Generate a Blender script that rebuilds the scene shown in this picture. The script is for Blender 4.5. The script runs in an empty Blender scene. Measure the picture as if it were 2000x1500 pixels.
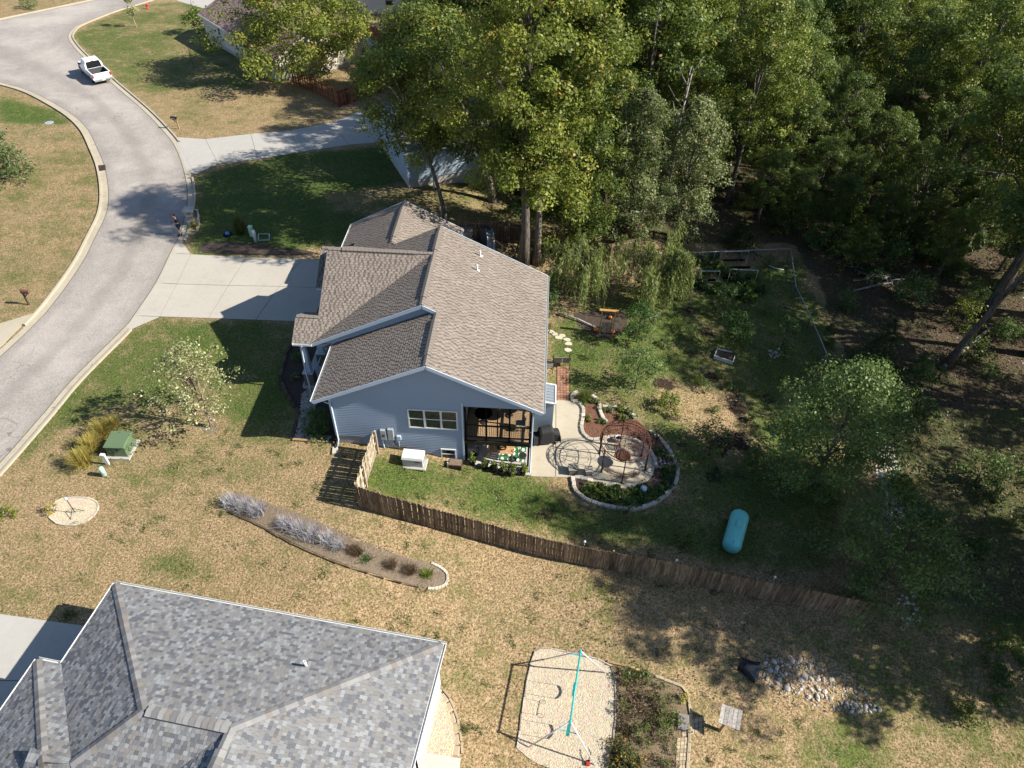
import bpy, math, random
import numpy as np
from mathutils import Vector, Matrix, Quaternion

# ------------------------------------------------------------------ camera
F_PX, PITCH, ROLL, YAW = 1387.0, math.radians(43.51), math.radians(1.438), math.radians(-2.18)
CAM = np.array([0.0, 0.0, 30.0])
_cp, _sp, _cy, _sy = math.cos(PITCH), math.sin(PITCH), math.cos(YAW), math.sin(YAW)
FWD = np.array([_sy*_cp, _cy*_cp, -_sp]); _r = np.array([_cy, -_sy, 0.0]); _u = np.cross(_r, FWD)
RGT = math.cos(ROLL)*_r + math.sin(ROLL)*_u
UPV = -math.sin(ROLL)*_r + math.cos(ROLL)*_u
scene = bpy.context.scene
COL = scene.collection
_cd = bpy.data.cameras.new('camera'); cam = bpy.data.objects.new('camera', _cd); COL.objects.link(cam)
_cd.sensor_fit = 'HORIZONTAL'; _cd.sensor_width = 36.0; _cd.lens = 36.0*F_PX/2000.0
_cd.clip_start = 0.5; _cd.clip_end = 3000
cam.matrix_world = Matrix([[RGT[i], UPV[i], -FWD[i], CAM[i]] for i in range(3)] + [[0, 0, 0, 1]])
scene.camera = cam

# ------------------------------------------------------------------ light
SUN_AZ, SUN_EL = math.radians(-4.5), math.radians(36.5)      # azimuth from +X
sun_dir = Vector((math.cos(SUN_EL)*math.cos(SUN_AZ), math.cos(SUN_EL)*math.sin(SUN_AZ), math.sin(SUN_EL)))
_ld = bpy.data.lights.new('sun', 'SUN'); _ld.energy = 5.0; _ld.angle = math.radians(0.53); _ld.color = (1.0, 0.95, 0.865)
sun = bpy.data.objects.new('sun', _ld); COL.objects.link(sun)
sun.rotation_mode = 'QUATERNION'; sun.rotation_quaternion = sun_dir.to_track_quat('Z', 'Y')
sun.location = (60, 0, 60)
world = bpy.data.worlds.new('World'); scene.world = world; world.use_nodes = True
_nt = world.node_tree; _bg = _nt.nodes['Background']
_sky = _nt.nodes.new('ShaderNodeTexSky'); _sky.sky_type = 'NISHITA'; _sky.sun_disc = False
_sky.sun_elevation = SUN_EL; _sky.sun_rotation = math.pi/2 - SUN_AZ
_sky.air_density = 1.0; _sky.dust_density = 0.6; _sky.ozone_density = 3.5
_nt.links.new(_sky.outputs[0], _bg.inputs[0]); _bg.inputs[1].default_value = 0.078
vs = scene.view_settings
vs.view_transform = 'Standard'; vs.look = 'None'; vs.gamma = 1.0; vs.exposure = 1.08; vs.use_curve_mapping = False

# ------------------------------------------------------------------ pixel -> place helpers (photo pixels, 2000 x 1500)
def ray(x, y):
    d = FWD*F_PX + RGT*(x-1000.0) - UPV*(y-750.0)
    return d/np.linalg.norm(d)
def at(x, y, z):
    d = ray(x, y); return CAM + d*((z-CAM[2])/d[2])
def onX(x, y, X):
    d = ray(x, y); return CAM + d*((X-CAM[0])/d[0])
def onY(x, y, Y):
    d = ray(x, y); return CAM + d*((Y-CAM[1])/d[1])

# ------------------------------------------------------------------ terrain lattice
X0, Y0, STEP, NX, NY = -100.0, -4.0, 0.5, 401, 321
_zx = ([-300, -9.5, -8.3, -3.5, 0, 7, 11, 18, 30, 60, 300], [0, 0, -.05, -1.0, -1.62, -1.9, -2.6, -3.4, -4.0, -4.5, -5])
_zy = ([-100, 45, 85, 120, 400], [0, 0, -1.6, -2.6, -4])
def _smooth(a, n):
    for _ in range(n):
        p = np.pad(a, 2, mode='edge'); a = (p[:-4]+p[1:-3]+p[2:-2]+p[3:-1]+p[4:])/5
    return a
_gx = X0 + STEP*np.arange(NX); _gy = Y0 + STEP*np.arange(NY)
_hx = _smooth(np.interp(_gx, *_zx), 2); _hy = _smooth(np.interp(_gy, *_zy), 8)
_XX, _YY = np.meshgrid(_gx, _gy, indexing='ij')
HGT = _hx[:, None] + _hy[None, :]
# small undulation away from buildings and paving
HGT = HGT + 0.10*np.sin(_XX*0.21+1.3)*np.sin(_YY*0.17+.4)*np.clip((_XX-9)/6, 0, 1) + 0.35*np.sin(_XX*0.13)*np.sin(_YY*0.11+2)*np.clip((_XX-24)/10, 0, 1)
def zt(x, y):
    fx = min(max((x-X0)/STEP, 0), NX-1.001); fy = min(max((y-Y0)/STEP, 0), NY-1.001)
    i, j = int(fx), int(fy); a, b = fx-i, fy-j
    return float((HGT[i, j]*(1-a)+HGT[i+1, j]*a)*(1-b) + (HGT[i, j+1]*(1-a)+HGT[i+1, j+1]*a)*b)
def g(x, y, dz=0.0):
    z = -1.0
    for _ in range(12):
        p = at(x, y, z+dz); z = zt(p[0], p[1])
    p[2] = z+dz
    return p
def gp(pts, dz=0.0): return [g(x, y, dz) for x, y in pts]

# ------------------------------------------------------------------ objects
RND = random.Random(7)
def link(o, parent=None):
    COL.objects.link(o)
    if parent is not None: o.parent = parent
    return o
def tag(o, label=None, cat=None, group=None, kind=None):
    if label: o['label'] = label
    if cat: o['category'] = cat
    if group: o['group'] = group
    if kind: o['kind'] = kind
    return o
def empty(name, loc, label, cat, group=None, rz=0.0):
    o = bpy.data.objects.new(name, None); o.empty_display_size = 0.2
    o.location = tuple(float(v) for v in loc); o.rotation_euler = (0, 0, rz); link(o)
    return tag(o, label, cat, group)
def copy_tree(o, parent=None):
    c = o.copy(); link(c); c.parent = parent
    for ch in list(o.children): copy_tree(ch, c)
    return c

class MB:
    """collects faces, then links them as ONE mesh object"""
    def __init__(s): s.v = []; s.f = []; s.c = []; s.cc = None
    def col(s, c): s.cc = c; return s
    def add(s, vs, fs):
        b = len(s.v); s.v.extend([tuple(float(q) for q in p) for p in vs])
        for f in fs: s.f.append([i+b for i in f]); s.c.append(s.cc)
        return s
    def box(s, c, d, rz=0.0, M=None, taper=1.0):
        hx, hy, hz = d[0]/2, d[1]/2, d[2]/2
        pts = []
        for z, k in ((-hz, 1.0), (hz, taper)):
            for x, y in ((-hx, -hy), (hx, -hy), (hx, hy), (-hx, hy)): pts.append(Vector((x*k, y*k, z)))
        if M is not None: pts = [M @ p for p in pts]
        elif rz:
            R = Matrix.Rotation(rz, 3, 'Z'); pts = [R @ p for p in pts]
        c = Vector([float(q) for q in c])
        return s.add([p+c for p in pts], [(3, 2, 1, 0), (4, 5, 6, 7), (0, 1, 5, 4), (1, 2, 6, 5), (2, 3, 7, 6), (3, 0, 4, 7)])
    def beam(s, a, b, w, h, up=(0, 0, 1)):
        a, b = Vector([float(q) for q in a]), Vector([float(q) for q in b]); d = b-a; L = d.length
        if L < 1e-6: return s
        d.normalize(); u = Vector(up); r = d.cross(u)
        if r.length < 1e-4: r = d.cross(Vector((0, 1, 0)))
        r.normalize(); u = r.cross(d)
        pts = [p + r*(sx*w/2) + u*(sz*h/2) for p in (a, b) for sx, sz in ((-1, -1), (1, -1), (1, 1), (-1, 1))]
        return s.add(pts, [(0, 1, 2, 3), (7, 6, 5, 4), (0, 4, 5, 1), (1, 5, 6, 2), (2, 6, 7, 3), (3, 7, 4, 0)])
    def tube(s, pts, rad, n=8, caps=True):
        pts = [Vector([float(q) for q in p]) for p in pts]
        if not hasattr(rad, '__len__'): rad = [rad]*len(pts)
        vs, fs = [], []; ref = None
        for i, p in enumerate(pts):
            d = pts[min(i+1, len(pts)-1)]-pts[max(i-1, 0)]
            if d.length < 1e-9: d = Vector((0, 0, 1))
            d.normalize()
            if ref is None:
                ref = Vector((1, 0, 0)) if abs(d.x) < 0.8 else Vector((0, 1, 0))
            r = ref - d*ref.dot(d); r.normalize(); q = d.cross(r); ref = r
            for k in range(n):
                a = 2*math.pi*k/n; vs.append(p + (r*math.cos(a)+q*math.sin(a))*rad[i])
        for i in range(len(pts)-1):
            for k in range(n):
                k2 = (k+1) % n; fs.append((i*n+k, i*n+k2, (i+1)*n+k2, (i+1)*n+k))
        if caps: fs.append(tuple(range(n-1, -1, -1))); fs.append(tuple(range((len(pts)-1)*n, len(pts)*n)))
        return s.add(vs, fs)
    def lathe(s, c, prof, n=16, squash=(1, 1)):
        c = [float(q) for q in c]; vs, fs = [], []
        for r, z in prof:
            for k in range(n):
                a = 2*math.pi*k/n; vs.append((c[0]+r*math.cos(a)*squash[0], c[1]+r*math.sin(a)*squash[1], c[2]+z))
        for i in range(len(prof)-1):
            for k in range(n):
                k2 = (k+1) % n; fs.append((i*n+k, i*n+k2, (i+1)*n+k2, (i+1)*n+k))
        fs.append(tuple(range(n-1, -1, -1))); fs.append(tuple(range((len(prof)-1)*n, len(prof)*n)))
        return s.add(vs, fs)
    def prism(s, poly, z0, z1):
        """poly: list of (x, y); z0/z1 numbers or functions of (x, y)"""
        n = len(poly); A = sum(poly[i][0]*poly[(i+1) % n][1]-poly[(i+1) % n][0]*poly[i][1] for i in range(n))
        if A < 0: poly = poly[::-1]
        f0 = z0 if callable(z0) else (lambda x, y: z0); f1 = z1 if callable(z1) else (lambda x, y: z1)
        vs = [(p[0], p[1], f0(p[0], p[1])) for p in poly]+[(p[0], p[1], f1(p[0], p[1])) for p in poly]
        fs = [tuple(range(n-1, -1, -1)), tuple(range(n, 2*n))]+[(i, (i+1) % n, n+(i+1) % n, n+i) for i in range(n)]
        return s.add(vs, fs)
    def ball(s, c, r, n=10, m=7, jit=0.0, rnd=None):
        r = r if hasattr(r, '__len__') else (r, r, r); c = [float(q) for q in c]; vs, fs = [], []
        for i in range(1, m):
            t = math.pi*i/m
            for k in range(n):
                a = 2*math.pi*k/n; j = 1+(rnd.uniform(-jit, jit) if rnd else 0)
                vs.append((c[0]+r[0]*math.sin(t)*math.cos(a)*j, c[1]+r[1]*math.sin(t)*math.sin(a)*j, c[2]+r[2]*math.cos(t)*j))
        for i in range(m-2):
            for k in range(n):
                k2 = (k+1) % n; fs.append((i*n+k, (i+1)*n+k, (i+1)*n+k2, i*n+k2))
        b = len(vs); vs.append((c[0], c[1], c[2]+r[2])); vs.append((c[0], c[1], c[2]-r[2]))
        for k in range(n):
            k2 = (k+1) % n; fs.append((b, k, k2)); fs.append((b+1, (m-2)*n+k2, (m-2)*n+k))
        return s.add(vs, fs)
    def mesh(s, name, mat, smooth=False):
        me = bpy.data.meshes.new(name); me.from_pydata(s.v, [], s.f)
        if mat is not None: me.materials.append(mat)
        if any(c is not None for c in s.c):
            at_ = me.attributes.new('tint', 'FLOAT_COLOR', 'FACE')
            arr = np.ones((len(s.f), 4), np.float32)
            for i, c in enumerate(s.c):
                if c is not None: arr[i, :3] = c[:3]
            at_.data.foreach_set('color', arr.ravel())
        if smooth: me.polygons.foreach_set('use_smooth', np.ones(len(me.polygons), bool))
        me.update(); return me
    def build(s, name, mat, parent=None, smooth=False, loc=None):
        o = bpy.data.objects.new(name, s.mesh(name, mat, smooth))
        if loc is not None: o.location = tuple(float(q) for q in loc)
        return link(o, parent)
def bevel(o, w=0.02, seg=2):
    m = o.modifiers.new('bevel', 'BEVEL'); m.width = w; m.segments = seg; m.limit_method = 'ANGLE'; m.angle_limit = math.radians(40)
    return o
def np_mesh(name, V, Fq, mat, tint=None, smooth=False):
    """fast mesh from numpy arrays; Fq (n,4) or (n,3)"""
    me = bpy.data.meshes.new(name); k = Fq.shape[1]
    me.vertices.add(len(V)); me.vertices.foreach_set('co', np.ascontiguousarray(V, np.float32).ravel())
    me.loops.add(Fq.size); me.loops.foreach_set('vertex_index', np.ascontiguousarray(Fq, np.int32).ravel())
    me.polygons.add(len(Fq)); me.polygons.foreach_set('loop_start', np.arange(0, Fq.size, k, dtype=np.int32))
    try: me.polygons.foreach_set('loop_total', np.full(len(Fq), k, np.int32))
    except Exception: pass
    if mat is not None: me.materials.append(mat)
    if tint is not None:
        a = me.attributes.new('tint', 'FLOAT_COLOR', 'FACE' if len(tint) == len(Fq) else 'POINT')
        arr = np.ones((len(tint), 4), np.float32); arr[:, :3] = tint[:, :3]; a.data.foreach_set('color', arr.ravel())
    if smooth: me.polygons.foreach_set('use_smooth', np.ones(len(Fq), bool))
    me.update(calc_edges=True); me.validate(); return me

def pip(poly, X, Y):
    inside = np.zeros(X.shape, bool); n = len(poly)
    for i in range(n):
        x1, y1 = poly[i][0], poly[i][1]; x2, y2 = poly[(i+1) % n][0], poly[(i+1) % n][1]
        c = ((y1 > Y) != (y2 > Y)); xx = (x2-x1)*(Y-y1)/((y2-y1) if abs(y2-y1) > 1e-12 else 1e-12)+x1
        inside ^= (c & (X < xx))
    return inside
def clip_rect(poly, x0, x1, y0, y1):
    def cl(P, ins, inter):
        out = []
        for i in range(len(P)):
            a, b = P[i], P[(i+1) % len(P)]; ia, ib = ins(a), ins(b)
            if ia: out.append(a)
            if ia != ib: out.append(inter(a, b))
        return out
    def ix(x): return lambda a, b: (x, a[1]+(b[1]-a[1])*(x-a[0])/(b[0]-a[0]))
    def iy(y): return lambda a, b: (a[0]+(b[0]-a[0])*(y-a[1])/(b[1]-a[1]), y)
    P = cl(poly, lambda p: p[0] >= x0, ix(x0))
    if P: P = cl(P, lambda p: p[0] <= x1, ix(x1))
    if P: P = cl(P, lambda p: p[1] >= y0, iy(y0))
    if P: P = cl(P, lambda p: p[1] <= y1, iy(y1))
    return P
def area(P): return 0.5*sum(P[i][0]*P[(i+1) % len(P)][1]-P[(i+1) % len(P)][0]*P[i][1] for i in range(len(P)))
def sheet_mb(poly, dz, edge=0.0):
    """terrain-following sheet over a plan polygon, cut on the terrain lattice; edge = depth of its rim"""
    poly = [(float(p[0]), float(p[1])) for p in poly]
    if area(poly) < 0: poly = poly[::-1]
    mb = MB(); xs = [p[0] for p in poly]; ys = [p[1] for p in poly]
    i0 = int(math.floor((min(xs)-X0)/STEP)); i1 = int(math.floor((max(xs)-X0)/STEP)); j0 = int(math.floor((min(ys)-Y0)/STEP)); j1 = int(math.floor((max(ys)-Y0)/STEP))
    for i in range(i0, i1+1):
        xa = X0+i*STEP; col = clip_rect(poly, xa, xa+STEP, -1e6, 1e6)
        if len(col) < 3: continue
        cy = [p[1] for p in col]
        for j in range(max(j0, int((min(cy)-Y0)//STEP)), min(j1, int((max(cy)-Y0)//STEP))+1):
            ya = Y0+j*STEP; P = clip_rect(col, xa, xa+STEP, ya, ya+STEP)
            if len(P) < 3 or abs(area(P)) < 1e-5: continue
            Q = []
            for p in P:
                if not Q or (abs(p[0]-Q[-1][0])+abs(p[1]-Q[-1][1])) > 1e-6: Q.append(p)
            if len(Q) > 2: mb.add([(p[0], p[1], zt(p[0], p[1])+dz) for p in Q], [tuple(range(len(Q)))])
    if edge:
        P = densify(poly+[poly[0]], 0.5)
        for a, b in zip(P[:-1], P[1:]):
            za, zb = zt(*a)+dz, zt(*b)+dz
            mb.add([(a[0], a[1], za-edge), (b[0], b[1], zb-edge), (b[0], b[1], zb), (a[0], a[1], za)], [(0, 1, 2, 3)])
    return mb
def densify(pts, step):
    out = [tuple(map(float, pts[0][:2]))]
    for a, b in zip(pts[:-1], pts[1:]):
        L = math.hypot(b[0]-a[0], b[1]-a[1]); n = max(1, int(math.ceil(L/step)))
        for k in range(1, n+1): out.append((float(a[0]+(b[0]-a[0])*k/n), float(a[1]+(b[1]-a[1])*k/n)))
    return out
def smooth_line(pts, n=6):
    """Catmull-Rom through 2-D points"""
    P = [np.array(p[:2], float) for p in pts]; P = [2*P[0]-P[1]]+P+[2*P[-1]-P[-2]]; out = []
    for i in range(1, len(P)-2):
        for k in range(n):
            t = k/n; a, b, c, d = P[i-1], P[i], P[i+1], P[i+2]
            out.append(tuple(0.5*((2*b)+(c-a)*t+(2*a-5*b+4*c-d)*t*t+(3*b-a-3*c+d)*t**3)))
    out.append(tuple(P[-2])); return out
# ------------------------------------------------------------------ materials (procedural)
class NT:
    def __init__(s, name):
        s.m = bpy.data.materials.new(name); s.m.use_nodes = True; s.t = s.m.node_tree
        s.p = s.t.nodes['Principled BSDF']; s.out = s.t.nodes['Material Output']
        s.pos = s.n('ShaderNodeNewGeometry').outputs['Position']
    def n(s, t, **kw):
        x = s.t.nodes.new(t)
        for k, v in kw.items(): setattr(x, k, v)
        return x
    def l(s, a, b): s.t.links.new(a, b)
    def noise(s, scale, detail=3.0, rough=0.55, vec=None, dist=0.0):
        x = s.n('ShaderNodeTexNoise'); x.inputs['Scale'].default_value = scale; x.inputs['Detail'].default_value = detail
        x.inputs['Roughness'].default_value = rough; x.inputs['Distortion'].default_value = dist
        s.l(vec if vec is not None else s.pos, x.inputs['Vector']); return x.outputs['Fac']
    def math(s, op, a, b=None, clamp=False):
        x = s.n('ShaderNodeMath', operation=op); x.use_clamp = clamp
        for i, v in enumerate((a, b)):
            if v is None: continue
            if isinstance(v, (int, float)): x.inputs[i].default_value = v
            else: s.l(v, x.inputs[i])
        return x.outputs[0]
    def ramp(s, fac, a, b, lo=0.0, hi=1.0):
        x = s.n('ShaderNodeMapRange'); x.interpolation_type = 'SMOOTHSTEP'
        s.l(fac, x.inputs[0]); x.inputs[1].default_value = a; x.inputs[2].default_value = b; x.inputs[3].default_value = lo; x.inputs[4].default_value = hi
        return x.outputs[0]
    def mix(s, fac, a, b, mode='MIX'):
        x = s.n('ShaderNodeMix', data_type='RGBA', blend_type=mode)
        if isinstance(fac, (int, float)): x.inputs[0].default_value = fac
        else: s.l(fac, x.inputs[0])
        for i, v in ((6, a), (7, b)):
            if isinstance(v, tuple): x.inputs[i].default_value = (*v[:3], 1)
            else: s.l(v, x.inputs[i])
        return x.outputs[2]
    def attr(s, name='tint', out='Color'):
        x = s.n('ShaderNodeAttribute'); x.attribute_name = name; return x.outputs[out]
    def vscale(s, col, fac):
        x = s.n('ShaderNodeVectorMath', operation='SCALE'); s.l(col, x.inputs[0])
        if isinstance(fac, (int, float)): x.inputs['Scale'].default_value = fac
        else: s.l(fac, x.inputs['Scale'])
        return x.outputs[0]
    def bump(s, h, strength=0.3, dist=0.02):
        x = s.n('ShaderNodeBump'); x.inputs['Strength'].default_value = strength; x.inputs['Distance'].default_value = dist
        s.l(h, x.inputs['Height']); s.l(x.outputs[0], s.p.inputs['Normal']); return x
    def done(s, col, rough=0.8, spec=0.3, metal=0.0):
        if isinstance(col, tuple): s.p.inputs['Base Color'].default_value = (*col[:3], 1)
        else: s.l(col, s.p.inputs['Base Color'])
        if isinstance(rough, (int, float)): s.p.inputs['Roughness'].default_value = rough
        else: s.l(rough, s.p.inputs['Roughness'])
        s.p.inputs['Specular IOR Level'].default_value = spec; s.p.inputs['Metallic'].default_value = metal
        return s.m
def simple(name, base, rough=0.7, var=0.18, scale=4.0, fine=30.0, bump=0.15, bdist=0.01, spec=0.3, metal=0.0, tint=False, dirt=None):
    t = NT(name); a = t.noise(scale, 4); b = t.noise(fine, 2)
    k = t.math('ADD', t.math('MULTIPLY', a, 1.4*var), t.math('MULTIPLY', b, 0.8*var)); k = t.math('ADD', k, 1-1.1*var)
    rgb = t.n('ShaderNodeRGB'); rgb.outputs[0].default_value = (*base, 1); c = rgb.outputs[0]
    if tint: c = t.mix(1.0, c, t.attr(), 'MULTIPLY')
    c = t.vscale(c, k)
    if dirt: c = t.mix(t.ramp(t.noise(scale*0.7, 5, 0.7), 0.5, 0.8, 0, 0.7), c, dirt)
    if bump: t.bump(b, bump, bdist)
    return t.done(c, rough, spec, metal)

def ground_mat():
    t = NT('ground'); z = t.n('ShaderNodeAttribute'); z.attribute_name = 'zone'
    sx = t.n('ShaderNodeSeparateColor'); t.l(z.outputs['Color'], sx.inputs[0]); Gr, Li, So = sx.outputs[0], sx.outputs[1], sx.outputs[2]
    n1 = t.noise(0.28, 4, 0.6); n2 = t.noise(1.3, 4, 0.65); n3 = t.noise(5.5, 3, 0.6); n4 = t.noise(10, 3, 0.7); n5 = t.noise(27, 2, .6)
    v = t.n('ShaderNodeTexVoronoi'); v.inputs['Scale'].default_value = 9.0; t.l(t.pos, v.inputs['Vector']); vc = v.outputs['Color']
    vs_ = t.n('ShaderNodeSeparateColor'); t.l(vc, vs_.inputs[0])
    s = t.math('ADD', t.math('MULTIPLY', n1, 0.9), t.math('MULTIPLY', n2, 0.8))
    s = t.math('ADD', s, t.math('MULTIPLY', n3, 0.65)); s = t.math('ADD', s, t.math('MULTIPLY', n4, 0.45))
    s = t.math('ADD', s, t.math('MULTIPLY', n5, 0.35)); s = t.math('ADD', s, t.math('MULTIPLY', Gr, 1.05)); s = t.math('ADD', s, -1.52)
    gf = t.ramp(s, 0.38, 1.0)
    fine = t.math('ADD', t.math('MULTIPLY', n4, 0.6), t.math('MULTIPLY', n5, 0.4))
    dry = t.mix(t.ramp(fine, 0.38, 0.62), (0.10, 0.062, 0.028), (0.42, 0.303, 0.172))
    dry = t.mix(t.ramp(t.math('ADD', t.math('MULTIPLY', n3, .55), t.math('MULTIPLY', n2, .45)), 0.47, 0.68, 0, 0.75), dry, (0.155, 0.125, 0.052)); dry = t.mix(t.ramp(t.noise(3.1, 4, .7), 0.54, 0.7, 0, .5), dry, (0.43, 0.325, 0.185))
    grn = t.mix(t.ramp(fine, 0.36, 0.64), (0.013, 0.027, 0.007), (0.10, 0.145, 0.03))
    grn = t.mix(t.ramp(n2, 0.48, 0.76, 0, 0.5), grn, (0.17, 0.17, 0.045)); grn = t.mix(t.ramp(t.noise(8, 4, .75), 0.57, 0.72, 0, .7), grn, (0.34, 0.265, 0.15))
    lawn = t.mix(gf, dry, grn)
    lit = t.mix(t.ramp(fine, 0.38, 0.62), (0.032, 0.024, 0.017), (0.125, 0.088, 0.058))
    lit = t.mix(t.ramp(t.math('ADD', n2, t.math('MULTIPLY', n3, .5)), 0.72, 1.0, 0, 0.85), lit, (0.06, 0.075, 0.02))
    lit = t.mix(t.ramp(n1, 0.46, 0.66, 0, 0.55), lit, (0.055, 0.07, 0.025))
    lf = t.ramp(t.math('ADD', Li, t.math('MULTIPLY', t.math('SUBTRACT', t.math('ADD', n2, n3), 1.0), 0.5)), 0.35, 0.65)
    c = t.mix(lf, lawn, lit)
    soil = t.mix(t.ramp(fine, 0.4, 0.6), (0.012, 0.009, 0.007), (0.06, 0.04, 0.028))
    sf = t.ramp(t.math('ADD', So, t.math('MULTIPLY', t.math('SUBTRACT', t.math('ADD', n2, n3), 1.0), 0.7)), 0.45, 0.62)
    c = t.mix(sf, c, soil)
    h = t.math('ADD', t.math('MULTIPLY', n4, 0.7), t.math('MULTIPLY', n3, 0.6)); t.bump(h, 0.9, 0.09)
    return t.done(c, 0.95, 0.1)

def asphalt_mat():
    t = NT('chip_seal'); a = t.noise(0.18, 5, 0.65); b = t.noise(1.1, 4, 0.6); f = t.noise(26, 2, 0.75); ff = t.noise(75, 1); m = t.noise(7, 3, 0.7)
    k = t.math('ADD', t.math('ADD', t.math('MULTIPLY', a, 0.22), t.math('MULTIPLY', b, 0.12)), t.math('ADD', t.math('MULTIPLY', f, 0.55), t.math('MULTIPLY', m, 0.25)))
    c = t.mix(t.ramp(k, 0.36, 0.76), (0.15, 0.135, 0.12), (0.43, 0.385, 0.34))
    c = t.mix(t.ramp(t.noise(0.09, 4), 0.48, 0.68, 0, 0.4), c, (0.42, 0.38, 0.335))
    c = t.mix(t.ramp(t.noise(0.5, 6, 0.8), 0.56, 0.75, 0, 0.35), c, (0.2, 0.175, 0.15))
    lane = t.n('ShaderNodeSeparateColor'); t.l(t.attr(), lane.inputs[0]); u = t.math('ADD', lane.outputs[0], t.math('MULTIPLY', t.math('SUBTRACT', t.noise(0.25, 3), .5), .12))
    wv = t.math('COSINE', t.math('MULTIPLY', u, 6.2832*2)); c = t.mix(t.ramp(t.math('ADD', wv, t.math('MULTIPLY', t.math('SUBTRACT', t.noise(.6, 5, .7), .5), 2.2)), -0.2, 1.2, 0, .42), c, (0.185, 0.165, 0.145))
    v = t.n('ShaderNodeTexVoronoi'); v.feature = 'DISTANCE_TO_EDGE'; v.inputs['Scale'].default_value = 0.16; wp = t.n('ShaderNodeVectorMath', operation='ADD'); nz = t.n('ShaderNodeTexNoise'); nz.inputs['Scale'].default_value = .5; nz.inputs['Detail'].default_value = 5; t.l(t.pos, nz.inputs[0]); t.l(t.pos, wp.inputs[0]); sc_ = t.vscale(nz.outputs['Color'], 2.2); t.l(sc_, wp.inputs[1]); t.l(wp.outputs[0], v.inputs['Vector'])
    c = t.mix(t.math('MULTIPLY', t.ramp(v.outputs['Distance'], 0.0, 0.006, .6, 0), t.ramp(t.noise(.07, 2), .45, .6)), c, (0.09, 0.08, 0.07))
    t.bump(t.math('ADD', f, t.math('MULTIPLY', ff, 0.5)), 0.45, 0.03)
    return t.done(c, 0.92, 0.2)
def concrete_mat(name, base, tint=False, stain=0.5):
    t = NT(name); a = t.noise(0.5, 5, 0.65); b = t.noise(3.5, 4, 0.6); f = t.noise(40, 2)
    k = t.math('ADD', t.math('ADD', t.math('MULTIPLY', a, 0.22*stain*2), t.math('MULTIPLY', b, 0.16)), t.math('ADD', t.math('MULTIPLY', f, 0.12), 0.75-0.1*stain))
    rgb = t.n('ShaderNodeRGB'); rgb.outputs[0].default_value = (*base, 1); c = rgb.outputs[0]
    if tint: c = t.mix(1.0, c, t.attr(), 'MULTIPLY')
    c = t.vscale(c, k); c = t.mix(t.ramp(t.noise(1.1, 6, 0.75), 0.52, 0.8, 0, 0.35*stain*2), c, (base[0]*.55, base[1]*.5, base[2]*.45))
    t.bump(f, 0.15, 0.01); return t.done(c, 0.85, 0.25)
def shingle_mat(name):
    t = NT(name); f = t.noise(60, 2, 0.7); b = t.noise(0.6, 4, 0.6); m = t.noise(5, 3)
    k = t.math('ADD', t.math('ADD', t.math('MULTIPLY', f, 0.35), t.math('MULTIPLY', b, 0.3)), t.math('ADD', t.math('MULTIPLY', m, 0.12), 0.62))
    c = t.vscale(t.attr(), k); t.bump(f, 0.3, 0.01); return t.done(c, 0.93, 0.15)
def wood_mat(name, a, b, streak=9.0, tint=True):
    t = NT(name); mp = t.n('ShaderNodeMapping'); mp.inputs['Scale'].default_value = (streak, streak, 0.9); t.l(t.pos, mp.inputs[0])
    n = t.noise(1.6, 5, 0.65, mp.outputs[0]); m = t.noise(0.7, 3); f = t.noise(22, 2)
    c = t.mix(t.ramp(n, 0.32, 0.68), a, b)
    if tint: c = t.mix(1.0, c, t.attr(), 'MULTIPLY')
    oi = t.n('ShaderNodeObjectInfo').outputs['Random']
    k = t.math('ADD', t.math('MULTIPLY', oi, 0.55), t.math('ADD', t.math('MULTIPLY', m, 0.4), 0.5)); c = t.vscale(c, k)
    t.bump(t.math('ADD', n, t.math('MULTIPLY', f, .3)), 0.35, 0.01); return t.done(c, 0.85, 0.15)
def leaf_mat(name, dark, light, accent=None, trans=0.35, acc_amt=0.25):
    """tint attribute: r = lightness 0..1, g = accent 0..1"""
    t = NT(name); sp_ = t.n('ShaderNodeSeparateColor'); t.l(t.attr(), sp_.inputs[0])
    oi = t.n('ShaderNodeObjectInfo').outputs['Random']
    f = t.math('ADD', sp_.outputs[0], t.math('MULTIPLY', t.math('SUBTRACT', oi, 0.5), 0.35), True)
    c = t.mix(f, dark, light)
    if accent: c = t.mix(t.ramp(sp_.outputs[1], 1-acc_amt, 1.0, 0, 0.9), c, accent)
    t.done(c, 0.5, 0.3)
    tr = t.n('ShaderNodeBsdfTranslucent'); t.l(t.mix(0.5, c, (0.16, 0.22, 0.02), 'MIX'), tr.inputs[0])
    ms = t.n('ShaderNodeMixShader'); ms.inputs[0].default_value = trans
    t.l(t.p.outputs[0], ms.inputs[1]); t.l(tr.outputs[0], ms.inputs[2]); t.l(ms.outputs[0], t.out.inputs[0])
    return t.m
def siding_mat(name, base):
    t = NT(name); a = t.noise(0.5, 3); b = t.noise(6, 3)
    k = t.math('ADD', t.math('MULTIPLY', a, 0.12), t.math('ADD', t.math('MULTIPLY', b, 0.08), 0.9))
    rgb = t.n('ShaderNodeRGB'); rgb.outputs[0].default_value = (*base, 1)
    return t.done(t.vscale(rgb.outputs[0], k), 0.5, 0.35)
def glass_mat(name, col=(0.02, 0.025, 0.03)):
    t = NT(name); n = t.noise(1.2, 2)
    t.bump(n, 0.04, 0.02); return t.done(col, 0.06, 0.7)
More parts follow.
